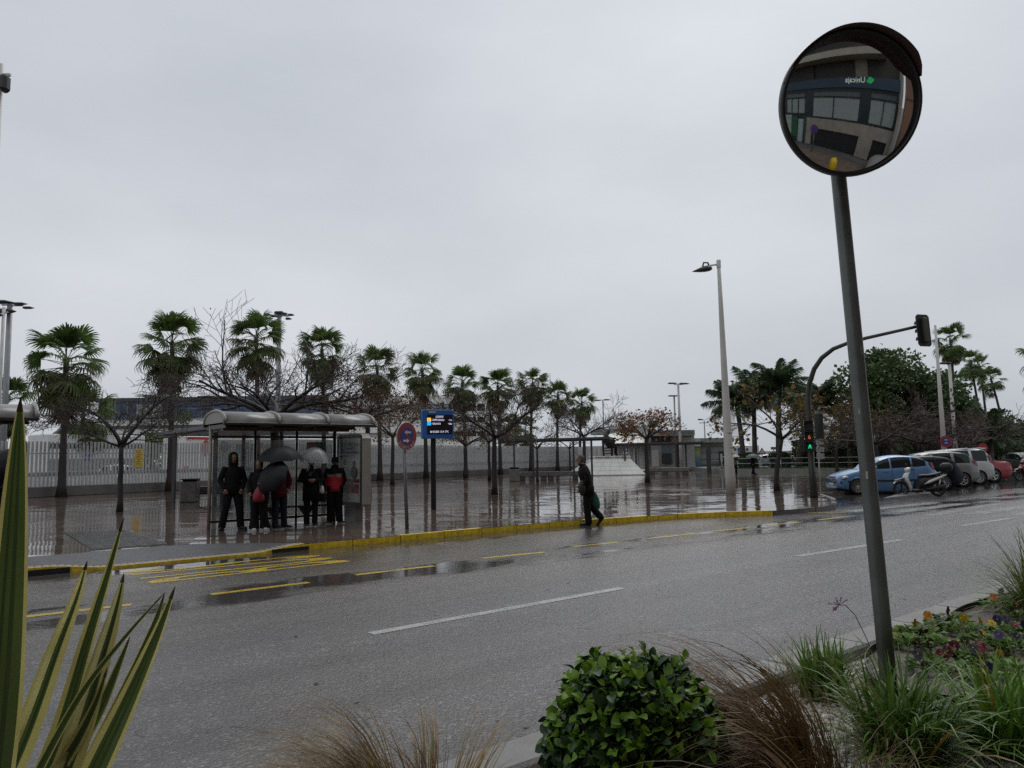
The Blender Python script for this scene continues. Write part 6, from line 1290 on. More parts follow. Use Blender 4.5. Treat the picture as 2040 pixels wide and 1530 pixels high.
solo('shopping_bag', mb, MAT('green_plastic', (.012, .12, .060), .35, 0, .25, 10, .3, 25), 'green carrier bag carried behind the walking man', 'bag', None, c)
mb = MB(); c = AT(1159.5, 972, p.y - .22); mb.ell((0, 0, 0), (.09, .06, .19), 10, 8); o = solo('shoulder_bag', mb, MAT('brown_leather', (.022, .019, .015), .5, 0, .3, 10), 'dark round bag at the hand of the walking man', 'bag', None, c)
# walkers far off with umbrellas
p = FT(1501, 945.5); person('person in black under a green umbrella far across the plaza', p, R(60), 1.66, dict(wrL=(.06, -.12, .75), elL=(.14, -.03, .66), anR=(-.05, -.06, .048), anL=(.05, .06, .06)), M_SKIN, M_CBLK, M_CBLK, M_SHOEB, None, .38, 1.1, 1.0, M_HAIRD, 'hair', 0, (0, 0), 'distant walkers with umbrellas')
umbrella('green umbrella over the distant walker in front of the hedge', AT(1500, 904, p.y - .1), (0, -.05, 1), .58, .30, U_GRN, 8, .7, 'umbrellas of the distant walkers')
p = FT(1464.5, 946.5); person('person in patterned jacket under a cream umbrella half hidden by the lamp post', p, R(-20), 1.66, dict(wrL=(.06, -.12, .75), elL=(.14, -.03, .66)), M_SKIN, MAT('spotted_jacket', (.02, .02, .02), .7, 0, .3, 6, col2=(.16, .14, .11)), M_CBLK, M_SHOEB, None, .45, 1.1, 1.0, M_HAIRD, 'hair', 0, (0, 0), 'distant walkers with umbrellas')
umbrella('cream umbrella sticking out on both sides of the white lamp post', AT(1457, 904.5, p.y - .1), (0, -.05, 1), .62, .22, U_TAN, 8, .7, 'umbrellas of the distant walkers')
# person cut by the left edge at the second shelter
p = AT(-14, 1010, 15.6); p.z = PZ; person('person in dark clothes cut off by the left picture edge', p, R(20), 1.68, dict(wrL=(.10, -.14, .66), elL=(.16, -.02, .64)), M_SKIN, M_CBLK, M_CBLK, M_SHOEB, None, .42, 1.05, 1.0, M_HAIRD, 'hair')
umbrella('black umbrella tilted sideways at the left picture edge', AT(-18, 925, 15.3), (-.25, -.80, .35), .46, .22, U_DARK, 8, .5)
# ------------------------------------------------------------------ vehicles (front of every vehicle points to local -x)
def interp(tab, x):
    if x <= tab[0][0]: return tab[0][1]
    for i in range(len(tab) - 1):
        (a, fa), (b, fb) = tab[i], tab[i + 1]
        if x <= b:
            m0 = (fb - fa) / (b - a); t = (x - a) / (b - a)
            ma = m0 if i == 0 else .5 * (m0 + (fa - tab[i - 1][1]) / (a - tab[i - 1][0])); mb_ = m0 if i == len(tab) - 2 else .5 * (m0 + (tab[i + 2][1] - fb) / (tab[i + 2][0] - b))
            h = b - a; return (2 * t ** 3 - 3 * t * t + 1) * fa + (t ** 3 - 2 * t * t + t) * h * ma + (-2 * t ** 3 + 3 * t * t) * fb + (t ** 3 - t * t) * h * mb_
    return tab[-1][1]
M_TYRE = MAT('tyre', (.014, .014, .015), .6, 0, .3, 10); M_RIM = MAT('alloy_rim', (.42, .43, .44), .3, .6, .1, 6); M_CGL = MAT('car_window', (.010, .016, .016), .06, 0, .3, 1.5, spec=.35); M_PLAST = MAT('black_plastic', (.016, .016, .018), .5, 0, .2, 8)
M_LAMP = MAT('headlight_glass', (.42, .43, .42), .12, .2, .2, 20); M_TAIL = MAT('tail_light_red', (.20, .010, .014), .15, 0, .2, 12); M_PLATE = MAT('plate_white', (.55, .55, .52), .4)
def CARP(name, col, metal=.35, coat=.6): return MAT(name, col, .4, metal, .06, 1.5, coat=coat)
def wheel(o, c, r, side, spokes, sw, width=.20, hub=.24, cap=False):
    y0 = side; M = Matrix.Translation(c) @ Matrix.Rotation(R(90), 4, 'X')
    mb = MB(); w2 = width / 2; mb.lathe([(r * .66, -w2 * .9), (r * .90, -w2), (r * .985, -w2 * .75), (r, 0), (r * .985, w2 * .75), (r * .90, w2), (r * .66, w2 * .9)], 32, 0, M); wo_ = part('wheel', mb, M_TYRE, o)
    s = -1 if side < 0 else 1; mb = MB(); yo = w2 * .86
    mb.lathe([(r * .60, yo - .06), (r * .68, yo - .01), (r * .69, yo), (r * .63, yo + .004), (r * .60, yo - .02)], 32, 0, M @ Matrix.Diagonal((1, 1, -s, 1)))
    for k in range(spokes):
        a = 6.28318 * k / spokes; d = V((math.cos(a), math.sin(a), 0)); Mz = M @ Matrix.Diagonal((1, 1, -s, 1)); mb.bar(Mz @ (d * r * .10 + V((0, 0, yo - .025))), Mz @ (d * r * .64 + V((0, 0, yo - .010))), r * sw, .03, 0, Mz.to_3x3() @ V((0, 0, 1)))
    mb.lathe([(.001, yo - .005), (r * .12, yo - .008), (r * .15, yo - .03)], 16, 0, M @ Matrix.Diagonal((1, 1, -s, 1)))
    part('rim', mb, M_RIM, wo_); mb = MB(); mb.lathe([(.001, yo - .07), (r * .62, yo - .06)], 24, 0, M @ Matrix.Diagonal((1, 1, -s, 1))); part('brake', mb, M_BLACK, wo_)
def car(label, rear_wheel, rz, paint_, L, W, xf, xr, rw, belt, roof, bot, side_win, shield, rear_win, doors, trim=True, spokes=(14, .07), group='cars parked nose in along the planter', lights=True, tail=None, head=None, rails=False, extra=None, mould=True, emit=None, name='parked_car'):
    """rear_wheel: where the near rear wheel stands; tables give heights along the length, x from the front bumper"""
    ca, sa = math.cos(rz), math.sin(rz); lx, ly = xr - L / 2, -W / 2 + .10; base = V((rear_wheel[0] - (lx * ca - ly * sa), rear_wheel[1] - (lx * sa + ly * ca), rear_wheel[2]))
    o = thing(name, label, 'car', base, rz, group); hw0 = W / 2
    def hw(x): return hw0 * (1 - .20 * max(0, 1 - x / .55) ** 2.2 - .16 * max(0, 1 - (L - x) / .5) ** 2.2)
    NX = 84; xs = [L * (.5 - .5 * math.cos(math.pi * (.06 + .88 * i / (NX - 1)))) for i in range(NX)]; k0, k1 = xs[0], xs[-1]; xs = [(x - k0) / (k1 - k0) * L for x in xs]
    NS = 12; rows = []
    for x in xs:
        w_ = hw(x); zb = interp(bot, x); zl = interp(belt, x); zr = max(zl, interp(roof, x)); h = zr - zl; k = min(1, h / .16); pts = [(w_ * .5, zb)]
        for j in range(NS + 1):
            t = j / NS; bul = .925 + .075 * math.sin(math.pi * min(1, .12 + t * .78)) - (.02 if t > .97 else 0) - (.035 * max(0, .12 - t) / .12); pts.append((w_ * bul, zb + (zl - zb) * t))
        w6 = pts[-1][0]; tum = .27 * h
        A = [(w6 * .93, zl + .012), (w6 * .80, zl + .022), (w6 * .45, zl + .032), (0, zl + .038)]; B = [(w6 - tum * .5 - .005, zl + h * .52), (w6 - tum - .01, zl + h * .88), (w6 - tum - .10, zl + h * .985), (0, zl + h + .02)]
        pts += [(a[0] * (1 - k) + b[0] * k, a[1] * (1 - k) + b[1] * k) for a, b in zip(A, B)]; rows.append(pts)
    nv_ = len(rows[0]); Ra = rw * 1.16; wc = ((xf, rw), (xr, rw))
    vid = {}; VV = []
    for i, x in enumerate(xs):
        for j in range(nv_):
            for s in (-1, 1):
                VV.append([x - L / 2, s * rows[i][j][0], rows[i][j][1]])
    def idx(i, j, s): return (i * nv_ + j) * 2 + (0 if s < 0 else 1)
    inside = {}
    for i, x in enumerate(xs):
        for j in range(NS + 2):
            for (cx_, cz_) in wc:
                d = math.hypot(x - cx_, rows[i][j][1] - cz_)
                if d < Ra: inside[(i, j)] = (cx_, cz_, d)
    groups = {}
    for i in range(NX - 1):
        xm = (xs[i] + xs[i + 1]) / 2
        for j in range(nv_ - 1):
            if j <= NS and all((a, b) in inside for a, b in ((i, j), (i + 1, j), (i, j + 1), (i + 1, j + 1))): continue
            for s in (-1, 1):
                f = [idx(i, j, s), idx(i + 1, j, s), idx(i + 1, j + 1, s), idx(i, j + 1, s)]
                if s > 0: f = f[::-1]
                g = 'body'
                if j in (NS + 1, NS + 2):
                    for n_, (a, b) in enumerate(side_win):
                        if a <= xm <= b: g = 'window%d%d' % (n_, s)
                if j in (NS + 3, NS + 2) and g == 'body':
                    if shield[0] <= xm <= shield[1] and j == NS + 3: g = 'windscreen'
                    if rear_win[0] <= xm <= rear_win[1] and j == NS + 3: g = 'rear_window'
                if 1 <= j <= NS:
                    for n_, (a, b) in enumerate(doors):
                        if a <= xm <= b and j >= 2: g = 'door%d%d' % (n_, s)
                groups.setdefault(g, []).append(f)
    for (i, j), (cx_, cz_, d) in inside.items():
        for s in (-1, 1):
            v = VV[idx(i, j, s)]; q = max(d, 1e-4); v[0] = cx_ - L / 2 + (xs[i] - cx_) / q * Ra; v[2] = cz_ + (rows[i][j][1] - cz_) / q * Ra
    mats = {'body': paint_, 'windscreen': M_CGL, 'rear_window': M_CGL}
    for g, fl in groups.items():
        mb = MB(); us = sorted({q for f in fl for q in f}); mp_ = {q: k for k, q in enumerate(us)}
        if g == 'body':
            ring0 = [idx(0, j, -1) for j in range(nv_)] + [idx(0, j, 1) for j in range(nv_ - 2, -1, -1)]; ring1 = [idx(NX - 1, j, -1) for j in range(nv_)] + [idx(NX - 1, j, 1) for j in range(nv_ - 2, -1, -1)]
            fl = fl + [ring0[::-1], ring1]; us = sorted({q for f in fl for q in f}); mp_ = {q: k for k, q in enumerate(us)}
        mb.add([VV[q] for q in us], [tuple(mp_[q] for q in f) for f in fl], 0, True)
        nm_ = 'body' if g == 'body' else ('window' if g.startswith('window') else ('door' if g.startswith('door') else g))
        po = part(nm_, mb, M_CGL if nm_ in ('window', 'windscreen', 'rear_window') else paint_, o)
        if nm_ == 'door':
            n_ = int(g[4]); s = int(g[5:]); a, b = doors[n_]; zl = interp(belt, (a + b) / 2); y = s * hw(b) * .985; m2 = MB(); m2.tube([(b - .30 - L / 2, y + s * .012, zl - .10), (b - .27 - L / 2, y + s * .035, zl - .095), (b - .14 - L / 2, y + s * .035, zl - .085), (b - .11 - L / 2, y + s * .012, zl - .08)], .013, 6); part('handle', m2, paint_, po)
            m2 = MB()
            for xx in (a, b):
                i = min(range(NX), key=lambda q: abs(xs[q] - xx)); m2.tube([(xs[i] - L / 2, s * (rows[i][j][0] + .002), rows[i][j][1]) for j in range(2, NS + 2)], .006, 4)
            part('door_gap', m2, M_BLACK, po)
    for (cx_, cz_) in wc:
        for s in (-1, 1):
            yv = s * (hw(cx_) - .30); mb = MB(); Mw = Matrix.Translation((cx_ - L / 2, yv, cz_)) @ Matrix.Rotation(R(90), 4, 'X'); mb.lathe([(.001, 0), (Ra * 1.0, 0), (Ra * 1.0, -s * .27)], 28, 0, Mw); part('wheel_well', mb, M_BLACK, o)
            wheel(o, V((cx_ - L / 2, s * (hw0 - .10), rw)), rw, s, spokes[0], spokes[1])
    mb = MB(); mb.box((0, 0, interp(bot, L / 2) + .02), (L * .86, W * .80, .10)); part('underbody', mb, M_BLACK, o)
    x0 = -L / 2
    for s in (-1, 1):                             # lamps, mirrors, mouldings
        hx, hy, hz, hrx, hrz = head or (.30, .60, .66, .24, .085)
        mb = MB(); mb.ell((x0 + hx, s * hw(hx) * .865, hz), (hrx, .12, hrz), 14, 8, 0, Matrix.Rotation(s * R(-32), 4, 'Z') @ Matrix.Rotation(R(-14), 4, 'Y')); part('headlight', mb, emit or M_LAMP, o)
        tx, tz, tw, th = tail or (L - .22, .92, .12, .38); mb = MB(); y = s * (hw(tx) * .965); mb.loft([[(x0 + tx + dx - tw * .5, y - s * .05, tz + dz), (x0 + tx + dx + tw * .5, y - s * .07, tz + dz), (x0 + tx + dx + tw * .5, y + s * .004 - s * .045 * 1, tz + dz), (x0 + tx + dx - tw * .5, y + s * .014, tz + dz)] for dx, dz in ((.03, -th / 2), (.02, 0), (-.05, th / 2))], 0, False); part('tail_light', mb, M_TAIL, o)
        mx = shield[0] + .42; mb = MB(); mb.ell((x0 + mx, s * (hw0 + .07), interp(belt, mx) + .07), (.055, .10, .065), 10, 8); part('door_mirror', mb, paint_, o)
        if mould: mb = MB(); mb.bar((x0 + doors[0][0], s * (hw0 * 1.0 + .004), .52), (x0 + doors[-1][1], s * (hw0 * 1.0 + .004), .54), .012, .07); part('side_moulding', mb, M_PLAST, o)
        if rails: mb = MB(); zr_ = interp(roof, L * .6); mb.tube([(x0 + L * .36, s * hw0 * .66, interp(roof, L * .36) + .0), (x0 + L * .40, s * hw0 * .66, interp(roof, L * .40) + .05), (x0 + L * .88, s * hw0 * .66, interp(roof, L * .88) + .05), (x0 + L * .92, s * hw0 * .66, interp(roof, L * .92) - .01)], .022, 6); part('roof_rail', mb, rails, o)
    mb = MB(); mb.box((x0 + .02, 0, .48), (.06, W * .60, .10), 0, 0, None, .02); mb.box((x0 + .05, 0, .68), (.06, W * .44, .05)); part('grille', mb, M_PLAST, o)
    mb = MB(); mb.box((x0 + .0, 0, .40), (.03, .50, .11)); part('number_plate', mb, M_PLATE, o)
    mb = MB(); mb.box((x0 + L + .005, 0, .60), (.03, .50, .11)); part('number_plate', mb, M_PLATE, o)
    if extra: extra(o, x0, hw)
    return o
ROW = lambda i: (16.04 + 2.25 * i, 29.7 + 2.42 * i, 0.0)
RZ = R(-4)
HB_belt = [(0, .62), (.15, .72), (.5, .84), (1.0, .95), (2.0, 1.0), (3.0, 1.05), (3.6, 1.04), (3.85, .84)]
HB_roof = [(0, .55), (.85, .88), (1.02, .97), (1.75, 1.38), (2.2, 1.49), (2.7, 1.50), (3.2, 1.42), (3.55, 1.22), (3.75, 1.0), (3.85, .84)]
HB_bot = [(0, .26), (.3, .19), (3.5, .20), (3.85, .32)]
def blue_extra(o, x0, hw):
    for s in (-1, 1):
        mb = MB(); mb.bar((x0 + .10, s * hw(.12) * .98, .47), (x0 + .48, s * (hw(.48) + .006), .50), .03, .09); part('bumper_strip', mb, M_PLAST, o)
car('light blue hatchback parked side on behind the mirror pole', ROW(0), RZ, CARP('light_blue_paint', (.105, .225, .40)), 3.85, 1.67, .74, 3.19, .300, HB_belt, HB_roof, HB_bot, [(1.22, 2.02), (2.12, 2.82), (2.90, 3.38)], (1.0, 1.72), (3.25, 3.62), [(1.10, 2.06), (2.08, 2.92)], True, (12, .09), head=(.34, .6, .69, .24, .075), tail=(3.66, 1.0, .12, .42), extra=blue_extra)
ES_belt = [(0, .60), (.2, .74), (.7, .86), (1.2, .95), (2.5, 1.0), (3.6, 1.03), (4.1, 1.0), (4.3, .85)]
ES_roof = [(0, .55), (1.0, .9), (1.25, .97), (2.0, 1.36), (2.5, 1.45), (3.3, 1.44), (3.8, 1.33), (4.15, 1.06), (4.3, .85)]
car('dark navy car between the blue hatchback and the grey estate, rear end showing', ROW(1), RZ, MAT('navy_paint', (.003, .005, .016), .3, 0, .06, 1.5, spec=.25), 4.30, 1.74, .85, 3.45, .31, ES_belt, ES_roof, [(0, .25), (.3, .19), (4.0, .20), (4.3, .34)], [(1.45, 2.25), (2.35, 3.15), (3.22, 3.75)], (1.25, 1.98), (3.82, 4.14), [(1.3, 2.3), (2.32, 3.2)], tail=(4.16, .92, .16, .16))
MP_belt = [(0, .66), (.2, .80), (.8, .93), (1.2, 1.0), (2.5, 1.04), (3.9, 1.08), (4.25, 1.02), (4.4, .85)]
MP_roof = [(0, .55), (.95, .95), (1.15, 1.02), (1.9, 1.50), (2.5, 1.61), (3.5, 1.60), (3.95, 1.48), (4.28, 1.08), (4.4, .85)]
car('grey silver estate car with dark roof rails between the navy car and the silver van', ROW(2), RZ, CARP('grey_silver_paint', (.17, .175, .168), .5), 4.40, 1.80, .88, 3.58, .325, MP_belt, MP_roof, [(0, .27), (.3, .22), (4.1, .23), (4.4, .36)], [(1.4, 2.25), (2.35, 3.2), (3.28, 3.98)], (1.15, 1.88), (3.98, 4.27), [(1.25, 2.3), (2.32, 3.26)], spokes=(6, .16), rails=M_PLAST, tail=(4.22, 1.0, .15, .40))
VN_belt = [(0, .70), (.2, .88), (.8, 1.02), (1.2, 1.08), (2.5, 1.10), (4.0, 1.12), (4.22, 1.08), (4.35, .9)]
VN_roof = [(0, .55), (.9, 1.04), (1.1, 1.12), (1.75, 1.58), (2.3, 1.70), (3.6, 1.72), (4.0, 1.67), (4.24, 1.30), (4.35, .9)]
van_o = car('silver white small van with roof bars, tallest of the parked row', ROW(3), RZ, CARP('silver_white_paint', (.36, .37, .365), .3), 4.35, 1.82, .88, 3.55, .33, VN_belt, VN_roof, [(0, .28), (.3, .22), (4.05, .23), (4.35, .36)], [(1.4, 2.3), (2.42, 3.22), (3.32, 4.02)], (1.1, 1.75), (4.02, 4.24), [(1.25, 2.34), (2.36, 3.28)], spokes=(12, .08), rails=MAT('silver_rail', (.5, .5, .5), .3, .7, .05, 3), tail=(4.2, 1.12, .12, .62))
RD_belt = [(0, .60), (.2, .72), (.8, .86), (1.4, .93), (2.6, .96), (3.6, .99), (4.3, 1.02), (4.62, .98), (4.74, .78)]
RD_roof = [(0, .55), (1.1, .86), (1.45, .95), (2.3, 1.36), (2.8, 1.43), (3.2, 1.40), (3.8, 1.20), (4.25, 1.045), (4.62, .98), (4.74, .78)]
def red_extra(o, x0, hw):
    for s in (-1, 1): mb = MB(); mb.tube([(x0 + 2.9, s * (hw(3) * .955 + .012), .985), (x0 + 3.5, s * (hw(3.5) * .955 + .012), 1.0), (x0 + 3.85, s * (hw(3.8) * .94 + .01), 1.06)], .014, 6); part('chrome_strip', mb, M_RIM, o)
car('red saloon car with sloping tail, last of the parked row', ROW(4), RZ, CARP('red_paint', (.25, .018, .022), .3), 4.74, 1.84, .95, 3.72, .345, RD_belt, RD_roof, [(0, .25), (.3, .19), (4.4, .2), (4.74, .34)], [(1.7, 2.5), (2.6, 3.3), (3.38, 3.85)], (1.45, 2.28), (3.4, 4.2), [(1.6, 2.55), (2.57, 3.4)], spokes=(5, .20), mould=False, tail=(4.50, .93, .34, .13), extra=red_extra)
# further cars
p = AT(262, 960, 50.5); car('white hatchback driving behind the slat fence on the left', (AT(206, 966, 49).x, 49, PZ), R(180) + FR - R(30), CARP('white_car_paint', (.55, .56, .56), .1), 3.95, 1.67, .76, 3.25, .30, HB_belt[:-1] + [(3.95, .84)], HB_roof[:-1] + [(3.95, .84)], [(0, .26), (.3, .19), (3.6, .20), (3.95, .32)], [(1.22, 2.02), (2.12, 2.82), (2.90, 3.38)], (1.0, 1.72), (3.25, 3.66), [(1.10, 2.06), (2.08, 2.92)], group='cars beyond the plaza', name='moving_car')
car('silver car beyond the planter behind the green umbrella walker', (AT(1515, 930, 74).x, 74, PZ), R(180), CARP('pale_silver_paint', (.40, .43, .46), .3), 4.30, 1.74, .85, 3.45, .31, ES_belt, ES_roof, [(0, .25), (.3, .19), (4.0, .20), (4.3, .34)], [(1.45, 2.25), (2.35, 3.15), (3.22, 3.75)], (1.25, 1.98), (3.82, 4.14), [(1.3, 2.3), (2.32, 3.2)], group='cars beyond the plaza', name='moving_car')
M_HLON = MAT('lit_headlight', (1, .97, .88), .3, 0, .02, 1, emit=3.0)
car('dark car with lit headlights cut off by the right picture edge', (AT(2052, 940, 53).x, 53, .0), R(84), CARP('dark_grey_paint', (.05, .05, .055), .4), 4.30, 1.74, .85, 3.45, .31, ES_belt, ES_roof, [(0, .25), (.3, .19), (4.0, .20), (4.3, .34)], [(1.45, 2.25), (2.35, 3.15), (3.22, 3.75)], (1.25, 1.98), (3.82, 4.14), [(1.3, 2.3), (2.32, 3.2)], group='cars beyond the plaza', emit=M_HLON, name='moving_car')

# ------------------------------------------------------------------ scooter
def scooter(label, loc, rz, shell, s=1.0, box=True):
    o = thing('scooter', label, 'scooter', loc, rz, 'scooters by the crossing'); WB = 1.27; r = .285
    for x, sp in ((-WB / 2, 5), (WB / 2, 5)):
        mb = MB(); M = Matrix.Translation((x, 0, r)) @ Matrix.Rotation(R(90), 4, 'X'); mb.lathe([(r * .70, -.035), (r * .88, -.05), (r * .98, -.035), (r, 0), (r * .98, .035), (r * .88, .05), (r * .70, .035), (r * .70, -.035)], 28, 0, M); w_ = part('wheel', mb, M_TYRE, o)
        mb = MB(); mb.lathe([(r * .64, -.03), (r * .72, -.036), (r * .72, .036), (r * .64, .03), (r * .64, -.03)], 24, 0, M); mb.lathe([(.001, -.05), (.05, -.05), (.05, .05), (.001, .05)], 12, 0, M)
        for k in range(sp): a = 6.28318 * k / sp; mb.bar(M @ V((math.cos(a) * .03, math.sin(a) * .03, 0)), M @ V((math.cos(a + .25) * r * .68, math.sin(a + .25) * r * .68, 0)), .035, .03)
        part('rim', mb, MAT('scooter_rim', (.10, .10, .105), .35, .5, .1, 6), w_)
    xF = -WB / 2
    mb = MB()
    for y in (-.065, .065): mb.tube([(xF, y, r), (xF + .06, y, .52), (xF + .12, y * .8, .72)], .022, 8)
    part('fork', mb, M_PLAST, o)
    mb = MB(); mb.loft([[(xF + .31 * math.cos(a) * 1.02, y, r + .30 * math.sin(a) * 1.06 + (.02 if abs(y) < .03 else -.015)) for y in (-.075, -.04, 0, .04, .075)] for a in [R(10 + 130 * i / 12) for i in range(13)]], 0, True, False); mb.loft([[(xF - .20, y, r + .32), (xF - .05, y * 1.1, r + .36), (xF + .10, y * 1.2, r + .40), (xF + .18, y, r + .30)] for y in (-.08, -.03, .03, .08)], 0, True, False, False); part('front_fender', mb, shell, o)
    # leg shield: lofted sections from the fender up to the handlebar
    secs = [(xF + .34, .20, .13, .05), (xF + .33, .34, .17, .06), (xF + .27, .52, .20, .08), (xF + .20, .68, .19, .10), (xF + .24, .82, .15, .10), (xF + .31, .90, .09, .07)]
    rings = [[(x + d * math.cos(a) * (1.0 if math.cos(a) < 0 else .55), w_ * math.sin(a), z + .0) for a in [6.28318 * k / 14 for k in range(14)]] for x, z, w_, d in secs]
    mb = MB(); mb.loft(rings, 0, True); part('leg_shield', mb, shell, o)
    mb = MB(); mb.ell((xF + .13, 0, .70), (.05, .12, .07), 12, 8, 0, Matrix.Rotation(R(20), 4, 'Y')); part('headlight', mb, M_LAMP, o)
    mb = MB(); mb.loft([[(x + d * math.cos(a), w_ * math.sin(a), z) for a in [6.28318 * k / 12 for k in range(12)]] for x, z, w_, d in ((xF + .30, .88, .07, .07), (xF + .27, .95, .12, .10), (xF + .28, 1.02, .11, .10), (xF + .33, 1.07, .05, .05))], 0, True); part('headset', mb, shell, o)
    mb = MB(); mb.tube([(xF + .42, -.34, 1.0), (xF + .36, -.2, 1.01), (xF + .33, 0, .98), (xF + .36, .2, 1.01), (xF + .42, .34, 1.0)], .017, 6); part('handlebar', mb, M_PLAST, o)
    for y in (-.27, .27): mb = MB(); mb.tube([(xF + .37, y * .8, 1.01), (xF + .34, y, 1.14)], .008, 5); mb.ell((xF + .335, y * 1.08, 1.17), (.02, .065, .045), 10, 6); part('mirror', mb, M_PLAST, o)
    mb = MB(); mb.loft([[(x, y * w_, z + (.0 if abs(y) > .9 else h_)) for y in (-1, -.7, 0, .7, 1)] + [(x, w_ * .8, z - .10), (x, -w_ * .8, z - .10)] for x, z, w_, h_ in ((xF + .34, .26, .13, .02), (xF + .50, .24, .15, .02), (xF + .70, .25, .15, .02), (xF + .78, .34, .13, .02))], 0, True); part('floorboard', mb, M_PLAST, o)
    # body under the seat, tail panels, seat
    mb = MB(); mb.loft([[(x, .5 * w_ * math.sin(a), z + h_ * math.cos(a)) for a in [6.28318 * k / 12 for k in range(12)]] for x, z, w_, h_ in ((xF + .62, .48, .26, .22), (xF + .80, .53, .34, .22), (xF + 1.05, .58, .34, .17), (xF + 1.3, .66, .28, .11), (xF + 1.52, .74, .16, .06))], 0, True); part('body', mb, M_PLAST, o)
    for sd in (-1, 1):
        mb = MB(); mb.loft([[(x, sd * (w_ + .01), z - h_), (x, sd * (w_ + .03), z), (x, sd * (w_ - .01), z + h_), (x, sd * (w_ - .04), z)] for x, z, w_, h_ in ((xF + .78, .46, .15, .02), (xF + .95, .54, .175, .06), (xF + 1.2, .64, .165, .06), (xF + 1.45, .74, .12, .045), (xF + 1.60, .81, .06, .015))], 0, True); part('side_panel', mb, shell, o)
    mb = MB(); mb.loft([[(x, w_ * math.sin(a), z + (h_ * math.cos(a) if math.cos(a) > 0 else .04 * math.cos(a))) for a in [6.28318 * k / 14 for k in range(14)]] for x, z, w_, h_ in ((xF + .62, .73, .07, .03), (xF + .72, .755, .13, .06), (xF + .95, .76, .155, .055), (xF + 1.15, .79, .15, .06), (xF + 1.4, .85, .13, .05), (xF + 1.52, .87, .07, .02))], 0, True); part('seat', mb, M_BLACK, o)
    mb = MB(); mb.tube([(xF + .75, .10, .28), (WB / 2 - .1, .13, .30), (WB / 2 + .1, .14, .34)], [.07, .08, .06], 8); mb.tube([(xF + .80, -.12, .26), (WB / 2 - .2, -.16, .30), (WB / 2 + .22, -.17, .40)], [.03, .055, .06], 8); mb.box((WB / 2 - .28, 0, .30), (.34, .20, .20), 0, 0, None, .04); part('engine', mb, M_PLAST, o)
    for sd in (-1, 1): mb = MB(); mb.tube([(WB / 2, sd * .12, .29), (WB / 2 + .06, sd * .13, .62)], .025, 8); part('shock_absorber', mb, M_RIM, o)
    mb = MB(); mb.loft([[(WB / 2 + .30 * math.cos(a), y, r + .31 * math.sin(a)) for y in (-.07, 0, .07)] for a in [R(20 + 80 * i / 6) for i in range(7)]], 0, True, False); part('rear_fender', mb, M_PLAST, o)
    mb = MB(); mb.ell((xF + 1.58, 0, .78), (.03, .08, .04), 10, 6); part('tail_light', mb, M_TAIL, o)
    mb = MB(); mb.tube([(-.05, .08, .22), (.0, .16, .05), (.05, .18, .01)], .014, 5); part('kickstand', mb, M_PLAST, o)
    mb = MB(); mb.bar((xF + 1.45, -.1, .84), (xF + 1.75, -.1, .92), .02, .02); mb.bar((xF + 1.45, .1, .84), (xF + 1.75, .1, .92), .02, .02); part('rack', mb, M_PLAST, o)
    if box: mb = MB(); mb.loft([[(xF + 1.62 + w_ * math.cos(a), w_ * 1.0 * math.sin(a), z) for a in [6.28318 * k / 16 for k in range(16)]] for z, w_ in ((.93, .14), (.96, .20), (1.08, .215), (1.17, .19), (1.22, .10), (1.225, .01))], 0, True); part('top_box', mb, M_BLACK, o)
    return o
p = (G(1797, 985, 0) + G(1858, 990, 0)) / 2; p = V((15.0, 27.95, 0)); sc1 = scooter('white scooter with black seat and top box parked in front of the blue hatchback', p, R(-9), MAT('scooter_white', (.62, .62, .60), .3, 0, .05, 2, coat=.6))
scooter('dark red scooter cut off by the right picture edge', V((AT(2050, 950, 40.5).x, 40.5, 0)), R(10), MAT('scooter_red', (.12, .012, .012), .3, 0, .05, 2, coat=.6), 1, False)
# low kerbed island by the scooter
isl = [G(1776, 993, .10), G(1800, 987.5, .10), G(1850, 984.5, .10), G(1866, 987, .10), G(1845, 991, .10), G(1800, 996, .10)]
mb = MB(); mb.prism([(p.x, p.y) for p in (G(1560 + 200, 998, 0), G(1793, 988, 0), G(1852, 983.5, 0), G(1870, 987, 0), G(1830, 990.5, 0), G(1796, 994, 0))], .10, 0, None); struct('traffic_island', mb, M_CONCD)
